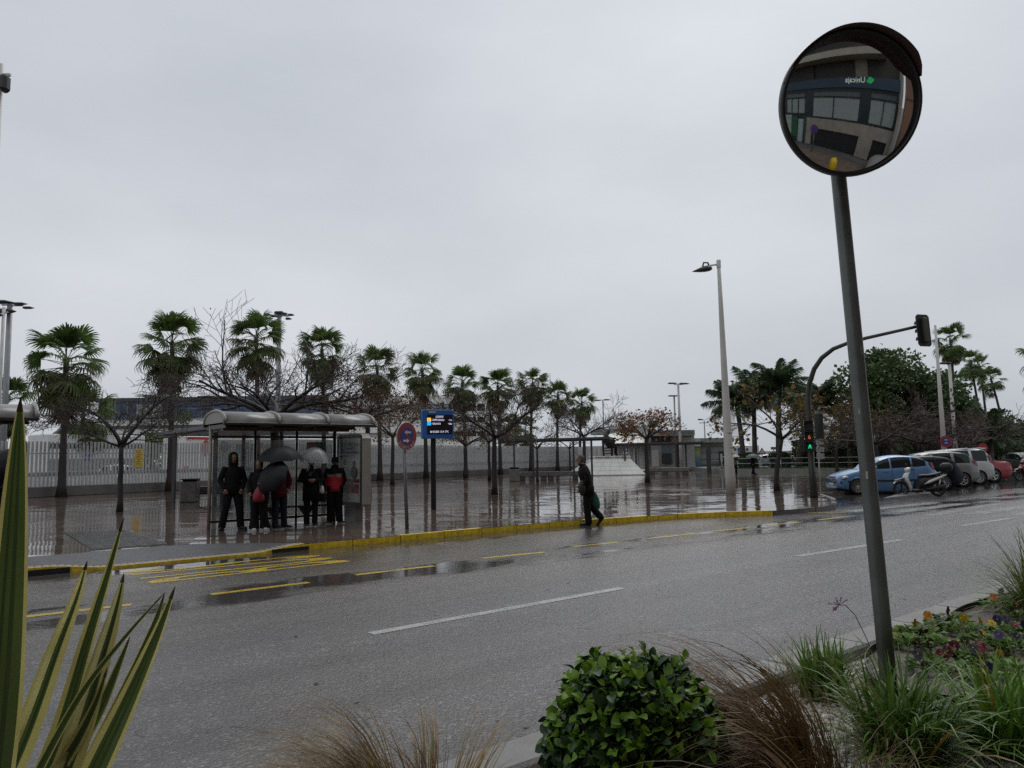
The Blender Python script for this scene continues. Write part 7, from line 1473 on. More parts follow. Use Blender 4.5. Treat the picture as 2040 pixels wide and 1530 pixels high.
# ------------------------------------------------------------------ foreground planting
L_PGR = LEAF('flax_green', (.085, .125, .034), .25, .35, .18, 4); L_PGD = LEAF('flax_dark_stripe', (.050, .082, .026), .3, .35, .15, 5); L_PYE = LEAF('flax_yellow', (.62, .56, .20), .22, .35, .2, 5)
o = thing('flax_plant', 'variegated flax plant with long yellow edged sword leaves at the left edge', 'plant', (-.95, 1.05, .06))
BASE = V((-.95, 1.05, .06))
def flax(pts, Wd, twist=0, mir=1, margin=.30, label=None):
    """pts: base, points along the leaf, tip"""
    P_ = [V(p) for p in pts]
    if pts[0] is BASE: q_ = P_[1] + (P_[1] - P_[2]) * 1.3; P_ = [BASE, BASE.lerp(q_, .6), q_] + P_[1:]
    n = 40; mb = MB(); rows = []
    def cr_(t):
        f = t * (len(P_) - 1); i = min(int(f), len(P_) - 2); u = f - i; p0 = P_[max(i - 1, 0)]; p1 = P_[i]; p2 = P_[i + 1]; p3 = P_[min(i + 2, len(P_) - 1)]
        return .5 * ((2 * p1) + (p2 - p0) * u + (2 * p0 - 5 * p1 + 4 * p2 - p3) * u * u + (3 * p1 - p0 - 3 * p2 + p3) * u ** 3)
    for i in range(n + 1):
        t = i / n; c = cr_(t); tg = (cr_(min(1, t + .01)) - cr_(max(0, t - .01))).normalized(); vw = (EYE - c).normalized(); s = tg.cross(vw).normalized(); nrm = s.cross(tg)
        ang = twist * (1 - t); s2 = s * math.cos(ang) + nrm * math.sin(ang); n2 = nrm * math.cos(ang) - s * math.sin(ang)
        w_ = Wd * .5 * min(1, .62 + t * 1.2) * (1 - max(0, (t - .45) / .55) ** 1.7) + .0004
        rows.append([c + s2 * w_ * k * mir - n2 * w_ * .30 * (1 - abs(k)) for k in (-1, -1 + margin, -.5 + margin * .4, -.2, .05, .3, 1 - margin * .7, 1)])
    vv = [p - BASE for r_ in rows for p in r_]; ff = []; mi = []
    for i in range(n):
        for k in range(7): ff.append((i * 8 + k, i * 8 + k + 1, (i + 1) * 8 + k + 1, (i + 1) * 8 + k)); mi.append(2 if i >= n - 2 else (1, 0, 3, 0, 3, 0, 1)[k])
    mb.add(vv, ff, 0, True); mb.m = mi; return part('leaf', mb, [L_PGR, L_PYE, MAT('dry_leaf_tip', (.09, .055, .03), .7, 0, .4, 30), L_PGD], o)
A = AT
flax([A(-150, 2500, 1.14), A(-80, 1950, 1.13), A(-25, 1620, 1.12), A(2, 1400, 1.10), A(20, 1150, 1.08), A(33, 930, 1.06), A(41, 792, 1.05)], .052, .12, 1, .30)
flax([BASE, A(-30, 1640, 1.20), A(48, 1470, 1.24), A(110, 1300, 1.28), A(152, 1190, 1.31), A(174, 1117, 1.33)], .040, -.10, 1, .85)
flax([BASE, A(60, 1610, 1.24), A(122, 1450, 1.28), A(172, 1280, 1.32), A(215, 1140, 1.36), A(247, 1030, 1.38)], .032, .35, 1, .5)
flax([BASE, A(90, 1640, 1.18), A(150, 1480, 1.20), A(196, 1330, 1.23), A(230, 1215, 1.26), A(247, 1142, 1.28)], .042, -.15, 1, .85)
flax([BASE, A(140, 1640, 1.22), A(196, 1520, 1.27), A(255, 1395, 1.32), A(312, 1265, 1.37), A(349, 1168, 1.40)], .046, .22, 1, .45)
flax([BASE, A(120, 1640, 1.30), A(205, 1470, 1.36), A(262, 1350, 1.40), A(305, 1250, 1.43), A(328, 1182, 1.45)], .026, .3, 1, .18)
flax([BASE, A(40, 1610, 1.12), A(95, 1500, 1.12), A(170, 1370, 1.14), A(255, 1262, 1.17), A(329, 1180, 1.20)], .012, .2, 1, .3)
flax([BASE, A(90, 1620, 1.28), A(150, 1500, 1.32), A(200, 1410, 1.36), A(236, 1325, 1.39), A(259, 1268, 1.41)], .026, -.2, 1, .3)
flax([BASE, A(30, 1640, 1.18), A(95, 1560, 1.19), A(150, 1480, 1.20), A(190, 1400, 1.22), A(214, 1330, 1.23)], .026, -.5, 1, .55)
flax([BASE, A(-90, 1640, 1.2), A(-60, 1500, 1.2), A(-75, 1300, 1.2), A(-90, 1150, 1.2)], .045, .3)

# clipped broad leaved shrub
L_YNG = LEAF('shrub_young_leaf', (.165, .295, .030), .35, .4, .28, 8); L_OLD = LEAF('shrub_old_leaf', (.028, .064, .016), .4, .4, .1, 8)
def leaf_mesh(name, mat, l, w_, fold, bend, seed):
    rg = random.Random(seed); mb = MB(); n = 5; rows = []
    for i in range(n + 1):
        t = i / n; ww = w_ * math.sin(math.pi * (t * .93 + .02)) ** .75 * (1.12 - .3 * abs(t - .6)) * .5; y = l * t; z = -bend * t * t * l
        rows.append([(-ww, y, z + fold * ww), (0, y, z), (ww, y, z + fold * ww)])
    mb.loft(rows, 0, True, False); mb.tube([(0, -l * .15, .0), (0, .01, 0)], .0018, 3, 0, False); return mb.mesh(name, [mat])
LY = [leaf_mesh('leaf', L_YNG, .050, .034, .30, .25 + .12 * i, i) for i in range(3)]; LO = [leaf_mesh('leaf', L_OLD, .056, .036, .35, .3 + .12 * i, 9 + i) for i in range(3)]
SC0 = AT(1262, 1500, 2.72); SR = V((.285, .27, .355)); SZ = .575; sb = V((SC0.x, 2.72, BZ))
o = thing('shrub', 'round clipped shrub of glossy green leaves by the kerb, centre foreground', 'shrub', sb)
rg = random.Random(12); cand = []
for i in range(5600):
    while True:
        q = V((rg.gauss(0, 1), rg.gauss(0, 1), rg.gauss(0, 1)))
        if q.length > .1: break
    q.normalize(); e = 2.7; k = (abs(q.x) ** e + abs(q.y) ** e + abs(q.z) ** e) ** (-1 / e); q = q * k
    if q.z < -.98: continue
    dpt = rg.uniform(.84, 1.02) + (rg.uniform(.02, .10) if rg.random() < .06 else 0); lump = 1 + .03 * math.sin(q.x * 7 + q.z * 5) + .03 * math.sin(q.y * 8 + q.x * 3) + .03 * math.sin(q.x * 19 + 2); c = V((q.x * SR.x, q.y * SR.y, q.z * SR.z)) * dpt * lump + V((0, 0, SZ - BZ)); cand.append((c, q, dpt))
cand.sort(key=lambda a: (a[0] + sb - EYE).length - (.25 if a[2] > .97 else 0)); rest = MB(); nn_ = 0
for c, q, dpt in cand:
    young = (q.z > .35 and rg.random() < .62 and dpt > .93) or (rg.random() < .12 and dpt > .95); d = (V((q.x, q.y, q.z * .6)).normalized() * .8 + V((rg.gauss(0, .5), rg.gauss(0, .5), rg.gauss(.25, .5)))).normalized(); nrm = (V((q.x, q.y, q.z)).normalized() + V((rg.gauss(0, .5), rg.gauss(0, .5), .5 + rg.gauss(0, .4)))).normalized()
    x = d.cross(nrm).normalized(); z = x.cross(d); M = Matrix(((x.x, d.x, z.x, c.x), (x.y, d.y, z.y, c.y), (x.z, d.z, z.z, c.z), (0, 0, 0, 1))) @ Matrix.Diagonal((1, 1, 1, 1)) @ Matrix.Scale(rg.uniform(.42, .95), 4)
    me = rg.choice(LY if young else LO)
    if nn_ < 300: l = link('leaf', me, o); l.matrix_local = M; nn_ += 1
    else: rest.add([v.co for v in me.vertices], [tuple(p.vertices) for p in me.polygons], 0 if young else 1, True, M)
part('rear_leaves', rest, [L_YNG, L_OLD], o, None, 'stuff')
mb = MB(); mb.loft([[(SR.x * .80 * k * math.copysign(abs(math.cos(a)) ** .62, math.cos(a)), SR.y * .80 * k * math.copysign(abs(math.sin(a)) ** .62, math.sin(a)), SZ - BZ + z) for a in [6.28318 * i / 20 for i in range(20)]] for z, k in ((-.36, .7), (-.2, 1), (.1, 1), (.24, .9), (.30, .5))], 0, True); part('shade_core', mb, MAT('shrub_inside', (.012, .016, .008), .95, 0, .7, 30, .5, 60), o)  # solid core, the shade inside the shrub put into its dark colour
rg = random.Random(5)
for k in range(10): mb = MB(); a = rg.uniform(0, 6.28); mb.tube([(0, 0, 0), (.08 * math.cos(a), .08 * math.sin(a), .2), (.2 * math.cos(a + .3), .2 * math.sin(a + .3), .55)], [.012, .009, .004], 5); part('stem', mb, M_BARK, o)

# grass clumps
L_CAREX = LEAF('brown_sedge', (.20, .122, .060), .5, .5, .12, 8); L_CAREX2 = LEAF('olive_sedge', (.165, .122, .048), .45, .5, .12, 8); L_AGA = LEAF('strap_leaf_green', (.108, .205, .030), .35, .35, .15, 6); L_AGAY = LEAF('strap_leaf_yellow', (.26, .17, .03), .35, .4, .2, 6); L_YGR = LEAF('yellow_green_blade', (.17, .18, .045), .35, .4, .25, 6)
def clump(label, base, n, L, w_, mats, seed, az=None, el=(35, 85), grav=1.0, r0=.06, segs=7, name='grass_clump', wts=None, locks=0, grp='grass clumps in the planting bed', wind=(0, 0, 0)):
    rg = random.Random(seed); mb = MB(); LK = []
    for i in range(locks): LK.append((rg.gauss(az[0], az[1] * 1.2) if rg.random() < az[2] else rg.uniform(0, 360), rg.uniform(*el), rg.uniform(*L), rg.uniform(0, r0), rg.uniform(0, 6.28), rg.uniform(.7, 1.3)))
    for i in range(n):
        a = rg.gauss(az[0], az[1]) if (az and rg.random() < az[2]) else rg.uniform(0, 360); e = R(rg.uniform(*el)); l = rg.uniform(*L); rr = r0 * rg.random() ** .5; l *= (.45 if i % 10 < 3 else 1); b = rg.uniform(0, 6.28); p = V((rr * math.cos(b), rr * math.sin(b), 0))
        if locks and i % 10 >= 3 and rg.random() < .9: k_ = rg.choice(LK); a = k_[0] + rg.gauss(0, 4); e = R(k_[1] + rg.gauss(0, 3)); l = k_[2] * rg.uniform(.75, 1.05); p = V((k_[3] * math.cos(k_[4]) + rg.gauss(0, .018), k_[3] * math.sin(k_[4]) + rg.gauss(0, .018), 0)); g = grav * k_[5] * rg.uniform(.92, 1.08)
        else: g = grav * rg.uniform(.6, 1.3)
        d = V((math.cos(R(a)) * math.cos(e), math.sin(R(a)) * math.cos(e), math.sin(e))); row = []; mi = 0 if not wts else (1 if rg.random() < wts else 0); ww = w_ * rg.uniform(.7, 1.25); v0 = len(mb.v); vs_ = []; sd3 = d.cross(V((0, 0, 1)));
        if sd3.length < .05: sd3 = V((1, 0, 0))
        sd3.normalize(); tw = rg.uniform(-.9, .9)
        for k in range(segs + 1):
            t = k / segs; w2 = ww * .5 * (1 - t ** 2.2) * min(1, .6 + t * 2) + .0002; s_ = sd3 * math.cos(tw * t) + V((0, 0, 1)) * math.sin(tw * t) * .6; vs_ += [p - s_ * w2, p + s_ * w2]
            p = p + d * (l / segs); d = (d + V((wind[0], wind[1], wind[2] - g * .9)) * (.05 + .44 * t) * (7 / segs) * .85); d.normalize()
            if p.z < .01: p.z = .01; d.z = max(d.z, 0); d.normalize() if d.length > .01 else None
        mb.add(vs_, [(2 * k, 2 * k + 1, 2 * k + 3, 2 * k + 2) for k in range(segs)], mi, True)
    return tag(link(name, mb.mesh(name, mats), None, base), label, 'grass clump', grp)
b = AT(1598, 1560, 3.0); clump('large brown sedge clump swept to the left, right of the round shrub', (b.x, 3.0, BZ), 6200, (.80, 1.26), .0085, [L_CAREX, L_CAREX2], 2, (178, 22, .92), (60, 82), 1.35, .20, 12, 'grass_clump', .30, 70, 'grass clumps in the planting bed', (-.85, 0, 0))
b = AT(1480, 1640, 2.45); clump('lower brown sedge clump trailing along the bottom edge right of the shrub', (b.x + .30, 2.35, BZ), 5200, (.70, 1.12), .0078, [L_CAREX2, L_CAREX], 3, (180, 26, .92), (46, 76), 1.7, .19, 11, 'grass_clump', .5, 60, 'grass clumps in the planting bed', (-.6, 0, 0))
b = AT(815, 1700, 2.75); clump('olive brown sedge clump at the bottom edge left of centre', (b.x, 2.75, BZ), 2200, (.74, 1.02), .0055, [L_CAREX2, L_CAREX], 4, (175, 34, .8), (58, 82), 1.7, .07, 11, 'grass_clump', .4, 26, 'grass clumps in the planting bed', (-.35, 0, 0))
b = G(1640, 1392, BZ); clump('short green strap leaved clump between the sedge and the mirror pole', b, 380, (.28, .50), .018, [L_AGA, L_AGAY], 5, None, (34, 84), .8, .14, 6, 'grass_clump', .04)
b = G(1800, 1510, BZ); clump('biggest green strap leaved clump in front of the mirror pole', b, 480, (.42, .70), .021, [L_AGA, L_AGAY], 6, None, (20, 78), 1.25, .16, 6, 'grass_clump', .07)
b = G(2010, 1500, BZ); clump('green strap leaved clump at the lower right corner', b, 460, (.40, .68), .020, [L_AGA, L_AGAY], 7, None, (20, 78), 1.2, .16, 6, 'grass_clump', .04)
b = G(2085, 1228, BZ + .1); clump('yellow green grass clump hanging over the kerb at the right edge', b, 900, (.50, .95), .012, [L_YGR, L_AGA], 8, None, (15, 85), 1.0, .16, 7, 'grass_clump', .35)
b = AT(1630, 1560, 2.7); clump('dense brown sedge clump between the big sedge and the green strap leaves', (b.x, 2.7, BZ), 3800, (.62, 1.0), .0085, [L_CAREX, L_CAREX2], 19, (180, 30, .88), (52, 80), 1.6, .18, 10, 'grass_clump', .35, 50, 'grass clumps in the planting bed', (-.5, 0, 0))
b = G(1560, 1420, BZ); clump('thin wispy dry grass tuft behind the brown sedge', b, 60, (.30, .55), .0028, [L_CAREX2], 9, None, (60, 88), .25, .10, 6)
# pebbles
rg = random.Random(21); mb = MB(); ico = [(0, 0, 1), (.89, 0, .45), (.28, .85, .45), (-.72, .53, .45), (-.72, -.53, .45), (.28, -.85, .45), (.72, .53, -.45), (-.28, .85, -.45), (-.89, 0, -.45), (-.28, -.85, -.45), (.72, -.53, -.45), (0, 0, -1)]
icf = [(0, 1, 2), (0, 2, 3), (0, 3, 4), (0, 4, 5), (0, 5, 1), (1, 6, 2), (2, 7, 3), (3, 8, 4), (4, 9, 5), (5, 10, 1), (6, 7, 2), (7, 8, 3), (8, 9, 4), (9, 10, 5), (10, 6, 1), (11, 7, 6), (11, 8, 7), (11, 9, 8), (11, 10, 9), (11, 6, 10)]
n_ = 0
while n_ < 7500:
    u, v = rg.uniform(1.0, 6.4), rg.uniform(.45, NV - .32); p = UV(u, v, BZ); 
    px, py = proj(p)
    if px < 1000 or px > 2060 or py > 1600: continue
    s = rg.uniform(.010, .021); Mx = Matrix.Translation(p + V((0, 0, s * .3))) @ Matrix.Rotation(rg.uniform(0, 6), 4, 'Z') @ Matrix.Rotation(rg.uniform(-.5, .5), 4, 'X') @ Matrix.Diagonal((s * rg.uniform(.9, 1.5), s, s * rg.uniform(.5, .8), 1)); mb.add(ico, icf, rg.choice((0, 0, 0, 1, 2)), True, Mx); n_ += 1
tag(link('gravel', mb.mesh('gravel', [MAT('pebble_pale', (.50, .47, .42), .5, 0, .2, 20), MAT('pebble_tan', (.36, .32, .26), .5, 0, .2, 20), MAT('pebble_white', (.62, .60, .57), .45, 0, .15, 20)])), 'pale rounded gravel covering the planting bed', None, None, 'stuff')

# corten steel ring with pansies
ZR = .25
ring = [(1724, 1302), (1728, 1328), (1745, 1352), (1785, 1367), (1850, 1380), (1950, 1389), (2060, 1392), (2200, 1385), (2330, 1320), (2330, 1240), (2200, 1180), (2090, 1170), (2040, 1174), (1990, 1184), (1950, 1195), (1918, 1206), (1898, 1218), (1884, 1233), (1862, 1247), (1825, 1258), (1775, 1270), (1740, 1283)]
rp = [G(x, y, ZR) for x, y in ring]; pts = []
for i in range(len(rp)):
    p0, p1, p2, p3 = rp[i - 1], rp[i], rp[(i + 1) % len(rp)], rp[(i + 2) % len(rp)]
    for k in range(4):
        u = k / 4; pts.append(.5 * ((2 * p1) + (p2 - p0) * u + (2 * p0 - 5 * p1 + 4 * p2 - p3) * u * u + (3 * p1 - p0 - 3 * p2 + p3) * u ** 3))
cen = sum(pts, V((0, 0, 0))) / len(pts); o = thing('flower_bed_ring', 'rusty steel edging ring holding the pansy bed beside the mirror pole', 'planter', (cen.x, cen.y, BZ))
loc = [p - V((cen.x, cen.y, BZ)) for p in pts]; mb = MB(); n = len(loc); rings = []
for i in range(n):
    d = (loc[(i + 1) % n] - loc[i - 1]).normalized(); nn = V((-d.y, d.x, 0)) * .004; rings.append([loc[i] - nn - V((0, 0, .19)), loc[i] + nn - V((0, 0, .19)), loc[i] + nn, loc[i] - nn])
rings.append(rings[0]); mb.loft(rings, 0, False, True, False); part('steel_edge', mb, MAT('corten_steel', (.026, .014, .009), .5, .2, .5, 5, .3, 40), o)
mb = MB(); mb.add([p - V((0, 0, .05)) for p in loc], [tuple(range(n))]); part('soil', mb, MAT('wet_soil', (.050, .030, .020), .55, 0, .5, 12, 1.0, 35), o)
SZ0 = ZR - .05
L_PAN = LEAF('pansy_leaf', (.11, .21, .035), .35, .35, .25, 12); L_PAN2 = LEAF('pansy_leaf_yellow', (.17, .20, .04), .35, .4, .25, 12)
FC = dict(orange=(.45, .13, .025), yellow=(.55, .38, .03), red=(.12, .012, .022), magenta=(.16, .02, .052), violet=(.030, .018, .085), dark=(.014, .008, .016), amber=(.55, .24, .03), lilac=(.22, .22, .34), pink=(.34, .07, .12))
def pansy(px, py, cols, seed, label, r=.14, nl=46):
    rg = random.Random(seed); b_ = G(px, py, SZ0); o_ = thing('pansy', label, 'flower', b_, 0, 'pansies in the rusty ring'); mb = MB()
    for i in range(int(nl * 1.7)):
        a = rg.uniform(0, 6.28); rr = r * rg.random() ** .6; c = V((rr * math.cos(a), rr * math.sin(a), rg.uniform(.012, .075) * (1.2 - rr / r * .6))); d = V((math.cos(a) * rg.uniform(.4, 1), math.sin(a) * rg.uniform(.4, 1), rg.uniform(.1, .7))).normalized(); s = d.cross(V((0, 0, 1))).normalized(); l = rg.uniform(.045, .08)
        mb.add([c, c + d * l * .5 + s * l * .30 + V((0, 0, .006)), c + d * l - V((0, 0, l * .15)), c + d * l * .5 - s * l * .30 + V((0, 0, .006))], [(0, 1, 2), (0, 2, 3)], 0 if rg.random() < .8 else 1)
    part('foliage', mb, [L_PAN, L_PAN2], o_)
    for (cn, dx, dy, hz) in cols:
        c = V((dx, dy, hz)); mb = MB(); mb.tube([(dx * .5, dy * .5, .02), (dx * .9, dy * .9 + .004, hz * .7), c + V((0, .012, 0))], .0022, 4, 1); nz = (V((rg.uniform(-.8, .8), -.7, rg.uniform(-.2, .9)))).normalized(); x = V((0, 0, 1)).cross(nz).normalized(); y = nz.cross(x)
        for k, (an, pr) in enumerate(((60, .022), (120, .022), (0, .021), (180, .021), (270, .026))):
            pc = c + (x * math.cos(R(an)) + y * math.sin(R(an))) * pr * .72 + nz * .002 * k; m_ = [pc + (x * math.cos(6.283 * j / 8) + y * math.sin(6.283 * j / 8)) * pr + nz * .005 * math.sin(j * 2 + k) for j in range(8)]; mb.add([pc - nz * .004] + m_, [(0, 1 + j, 1 + (j + 1) % 8) for j in range(8)], 0, True)
        mb.ell(c + nz * .010, (.006, .006, .006), 6, 5, 2); part('bloom', mb, [MAT('petal_' + cn, FC[cn], .6, 0, .3, 60), L_PAN, MAT('petal_eye', (.5, .3, .02), .6)], o_)
pansy(1990, 1215, [('orange', -.05, -.02, .12), ('dark', .16, .0, .10)], 1, 'pansy with a single orange bloom near the far rim of the ring')
pansy(1850, 1253, [('amber', .0, .0, .11)], 2, 'pansy with one amber bloom close to the kerb gravel', .07, 16)
pansy(1925, 1262, [('yellow', .10, -.03, .10), ('yellow', .17, -.06, .09), ('yellow', .02, .05, .11)], 3, 'pansy with bright yellow blooms in the ring centre', .17, 80)
pansy(2030, 1240, [('red', -.02, .0, .13), ('red', .06, .02, .12)], 4, 'pansy with dark red blooms at the right edge')
pansy(1965, 1290, [('yellow', .02, .05, .09)], 5, 'low leafy pansy below the yellow ones', .15, 70)
pansy(2020, 1300, [('violet', -.06, .06, .11), ('violet', .05, .04, .10), ('lilac', -.10, .22, .10)], 6, 'pansy with deep violet blooms near the right edge', .13, 60)
pansy(1885, 1325, [('magenta', -.04, -.02, .08), ('dark', -.12, .10, .12), ('dark', -.08, .06, .11), ('magenta', .03, .02, .09)], 7, 'pansy with magenta blooms and dark buds near the front rim', .12, 50)
pansy(1928, 1318, [('magenta', -.06, .04, .10), ('pink', .05, -.03, .09), ('pink', .09, .0, .10), ('dark', .02, .06, .12)], 8, 'pansy with pink red drooping blooms front centre of the ring', .10, 40)
pansy(1815, 1290, [('dark', .02, -.06, .05)], 9, 'green and yellow leaved pansy just right of the mirror pole', .14, 70)
pansy(1870, 1288, [('dark', -.12, .02, .09)], 10, 'low green pansy without open blooms in the ring middle', .12, 50)
pansy(2025, 1345, [('amber', .02, .2, .08)], 11, 'broad green pansy at the front right of the ring', .16, 70)
pansy(1925, 1355, [('dark', -.2, .1, .06)], 12, 'dark green pansy by the front rim of the ring', .12, 46)
pansy(1795, 1268, [('dark', .0, .0, .05)], 13, 'small pansy peeking over the far rim beside the pole', .08, 26)
pansy(2038, 1205, [('violet', -.10, .16, .10)], 14, 'leafy pansy under the yellow green grass at the right edge', .13, 50)
for k, (px, py, cs, lb) in enumerate(((2000, 1262, ('violet', 'lilac'), 'pansy with violet and lilac blooms between the red and yellow ones'), (1955, 1325, ('dark', 'magenta'), 'pansy with one magenta bloom right of the pink ones'), (1845, 1338, ('dark',), 'leafy pansy at the front left of the ring'), (1985, 1365, ('violet',), 'pansy with a violet bloom near the front rim'), (1900, 1243, ('red',), 'small pansy with a red bloom near the far rim'), (1835, 1270, ('yellow',), 'small pansy with a yellow bloom behind the pole'), (2035, 1275, ('magenta', 'violet'), 'pansy with mixed purple blooms cut by the right edge'))):
    pansy(px, py, [(c, .09 * (j - .5), .02 * j, .11) for j, c in enumerate(cs)], 40 + k, lb, .13, 44)
rg = random.Random(6)
for k, (a, b_) in enumerate((((1925, 1258), (1952, 1240)), ((1962, 1318), (1998, 1300)), ((1893, 1278), (1918, 1270)))):
    pa, pb = G(*a, SZ0 + .012), G(*b_, SZ0 + .03); mb = MB(); mb.tube([V((0, 0, 0)), pb - pa], [.011, .010], 7); solo('wooden_stake', mb, MAT('wet_stick', (.11, .065, .04), .5, 0, .3, 20), ('stick lying in the soil beside the yellow pansies', 'stick lying in the soil right of the pink blooms', 'short stick lying behind the low green pansy')[k], 'stick', 'sticks in the pansy bed', pa)
# society garlic flower on a bent stem
b = G(1742, 1310, BZ); tip = AT(1672, 1205, b.y); o = thing('garlic_flower', 'single purple flower on a thin bent stem left of the mirror pole', 'flower', b)
mb = MB(); t_ = tip - b; mb.tube([(0, 0, 0), (t_.x * .22, 0, t_.z * .38), (t_.x * .52, 0, t_.z * .80), (t_.x * .80, 0, t_.z * .99), t_], .0035, 5); part('stem', mb, MAT('stem_dark', (.03, .035, .02), .5), o)
for k in range(9):
    a = R(150 + 25 * (k - 4)); d = V((math.cos(a), (k % 3 - 1) * .5, math.sin(a) * .8)); mb = MB(); e = t_ + d * rg.uniform(.05, .085); mb.tube([t_, t_.lerp(e, .6), e], [.0015, .003, .006], 5); part('floret', mb, MAT('lilac_petal', (.20, .055, .19), .5), o)

# leaves and twigs washed onto the road
mb = MB(); rg = random.Random(31)
for i in range(150):
    p = UV(rg.uniform(-4, 22), rg.choice((rg.uniform(3.4, 7.5), rg.uniform(12.6, 13.4), rg.uniform(3.4, 4.2))), .006); a = rg.uniform(0, 6.28); l = rg.uniform(.02, .07); d = V((math.cos(a), math.sin(a), 0)); s_ = V((-d.y, d.x, 0)) * l * rg.uniform(.12, .4)
    mb.add([p, p + d * l * .5 + s_ + V((0, 0, .006)), p + d * l, p + d * l * .5 - s_ + V((0, 0, .004))], [(0, 1, 2), (0, 2, 3)])
tag(link('fallen_leaves', mb.mesh('fallen_leaves', [MAT('wet_dead_leaf', (.028, .018, .011), .4, 0, .5, 30)])), 'small dark wet leaves and twigs scattered on the road', None, None, 'stuff')
# ------------------------------------------------------------------ traffic mirror on its pole
MY = 4.25; MC = AT(1694, 206, MY); MN = V((0.02, -.972, -.235)).normalized(); RM = .408; RC = 1.75
pb = AT(1779, 1440, MY + .26); pb.z = BZ; pt_ = AT(1671, 355, MY + .30)
o = thing('traffic_mirror', 'round convex traffic mirror with dark red visor on a tall grey pole', 'traffic mirror', pb)
mb = MB(); q = pt_ - pb; mb.tube([(0, 0, 0), q * .25, q * .5, q * .75, q, q * 1.06], [.0465, .0465, .046, .0455, .045, .045], 20); part('pole', mb, MAT('painted_steel_pole', (.115, .125, .116), .36, .25, .30, 3, .06, 25), o)
FM = face_mat(MC - pb, MN); mb = MB(); prof = []
sag = RC - math.sqrt(RC * RC - RM * RM)
for i in range(25):
    r = RM * .985 * i / 24 + 1e-4; prof.append((r, sag - (RC - math.sqrt(RC * RC - r * r))))
mm = bpy.data.materials.new('mirror_surface'); mm.use_nodes = True; b_ = mm.node_tree.nodes['Principled BSDF']; b_.inputs['Base Color'].default_value = (.60, .61, .61, 1); b_.inputs['Metallic'].default_value = 1; b_.inputs['Roughness'].default_value = .03
t = mm.node_tree; tcn = N(t, 'ShaderNodeTexCoord'); nz_ = noise(t, mapping(t, tcn.outputs['Object'], 0, (3, 3, .6)), 9, 5, .7); t.links.new(mrange(t, nz_, .42, .75, .015, .07), b_.inputs['Roughness'])
mb.lathe(prof[::-1], 96, 0, FM); part('mirror_glass', mb, mm, o)
M_VIS = MAT('dark_red_visor', (.040, .014, .013), .35, 0, .2, 5); mb = MB()
mb.lathe([(RM * .975, -.012), (RM * .975, .022), (RM, .034), (RM * 1.03, .022), (RM * 1.035, -.02), (RM * .9, -.09), (.10, -.13), (.001, -.13)], 72, 0, FM)
part('rim', mb, MAT('rim_black', (.012, .010, .011), .4, 0, .2, 5), o)
mb = MB(); K = 40; A0, A1 = R(20), R(165)
outer = []; inner = []
for k in range(K + 1):
    t = k / K; a = A0 + (A1 - A0) * t; dpt = .105 * min(1, math.sin(math.pi * min(1, max(0, .10 + .9 * t))) * 1.6 + .02) * (1.0 if t < .6 else 1 - .7 * ((t - .6) / .4) ** 1.4)
    dpt = max(dpt, .02) * (1 if t > .05 else .75 + 5 * t); r = RM * 1.035
    c_, s_ = math.cos(a), math.sin(a); outer.append([(r * c_, r * s_, -.015), (r * 1.0 * c_, r * s_, dpt), ((r - .006) * c_, (r - .006) * s_, dpt), ((r - .006) * c_, (r - .006) * s_, .0)])
mb.loft(outer, 0, True, True, True, FM); part('visor', mb, M_VIS, o)
for px_, py_, w_, h_, mt in ((1727, 946, .014, .045, MAT('pale_scrape', (.4, .41, .4), .5)), (1752, 1073, .010, .012, MAT('red_spot', (.4, .03, .03), .5)), (1712, 820, .008, .03, MATS['pale_scrape']), (1716, 700, .02, .06, MAT('old_sticker', (.16, .17, .165), .6))):
    c_ = AT(px_, py_, MY + .28) - pb; ax_ = q * ((c_.z) / q.z); d_ = (EYE - pb - ax_); d_.z = 0; d_.normalize(); sd_ = V((-d_.y, d_.x, 0)); off_ = max(-.035, min(.035, (c_ - ax_).dot(sd_))); n_p = d_ * math.sqrt(.0462 ** 2 - off_ ** 2) + sd_ * off_; n_u = n_p.normalized(); t_u = V((-n_u.y, n_u.x, 0)); cc = ax_ + n_p * 1.03
    mb = MB(); mb.add([cc - t_u * w_ / 2 - V((0, 0, h_ / 2)), cc + t_u * w_ / 2 - V((0, 0, h_ / 2)), cc + t_u * w_ / 2 + V((0, 0, h_ / 2)), cc - t_u * w_ / 2 + V((0, 0, h_ / 2))], [(0, 1, 2, 3)]); part('scuff_mark', mb, mt, o)
mb = MB(); mb.tube([q * 1.0 + V((0, 0, -.02)), MC - pb - MN * .12], .03, 8); part('bracket', mb, M_POST, o)


# ------------------------------------------------------------------ the bank building behind the photographer (seen in the mirror)
DW = 6.4; WO = -VD * DW; 
def W_(s, z, off=0.0): return V((WO.x + UD.x * s + VD.x * off, WO.y + UD.y * s + VD.y * off, z))
bk = thing('bank_building', 'dark fronted bank building with blue sign band behind the camera, seen in the mirror', 'building', W_(0, .10), RD)
def fb(name, s0, s1, z0, z1, off, dp, mat, par=None):
    mb = MB(); mb.box(((s0 + s1) / 2, off - dp / 2, (z0 + z1) / 2 - .10), (s1 - s0, dp, z1 - z0)); return part(name, mb, mat, par or bk)
M_TEAL = MAT('dark_teal_cladding', (.016, .026, .030), .25, 0, .2, 1); M_BRN = MAT('brown_render', (.050, .043, .036), .6, 0, .2, 1); M_BLIND = MAT('window_blind', (.27, .31, .30), .25, 0, .06, 3); M_BEI = MAT('beige_stone', (.27, .24, .20), .55, 0, .15, 2); M_BAND = MAT('navy_band', (.022, .050, .085), .35, 0, .08, 1)
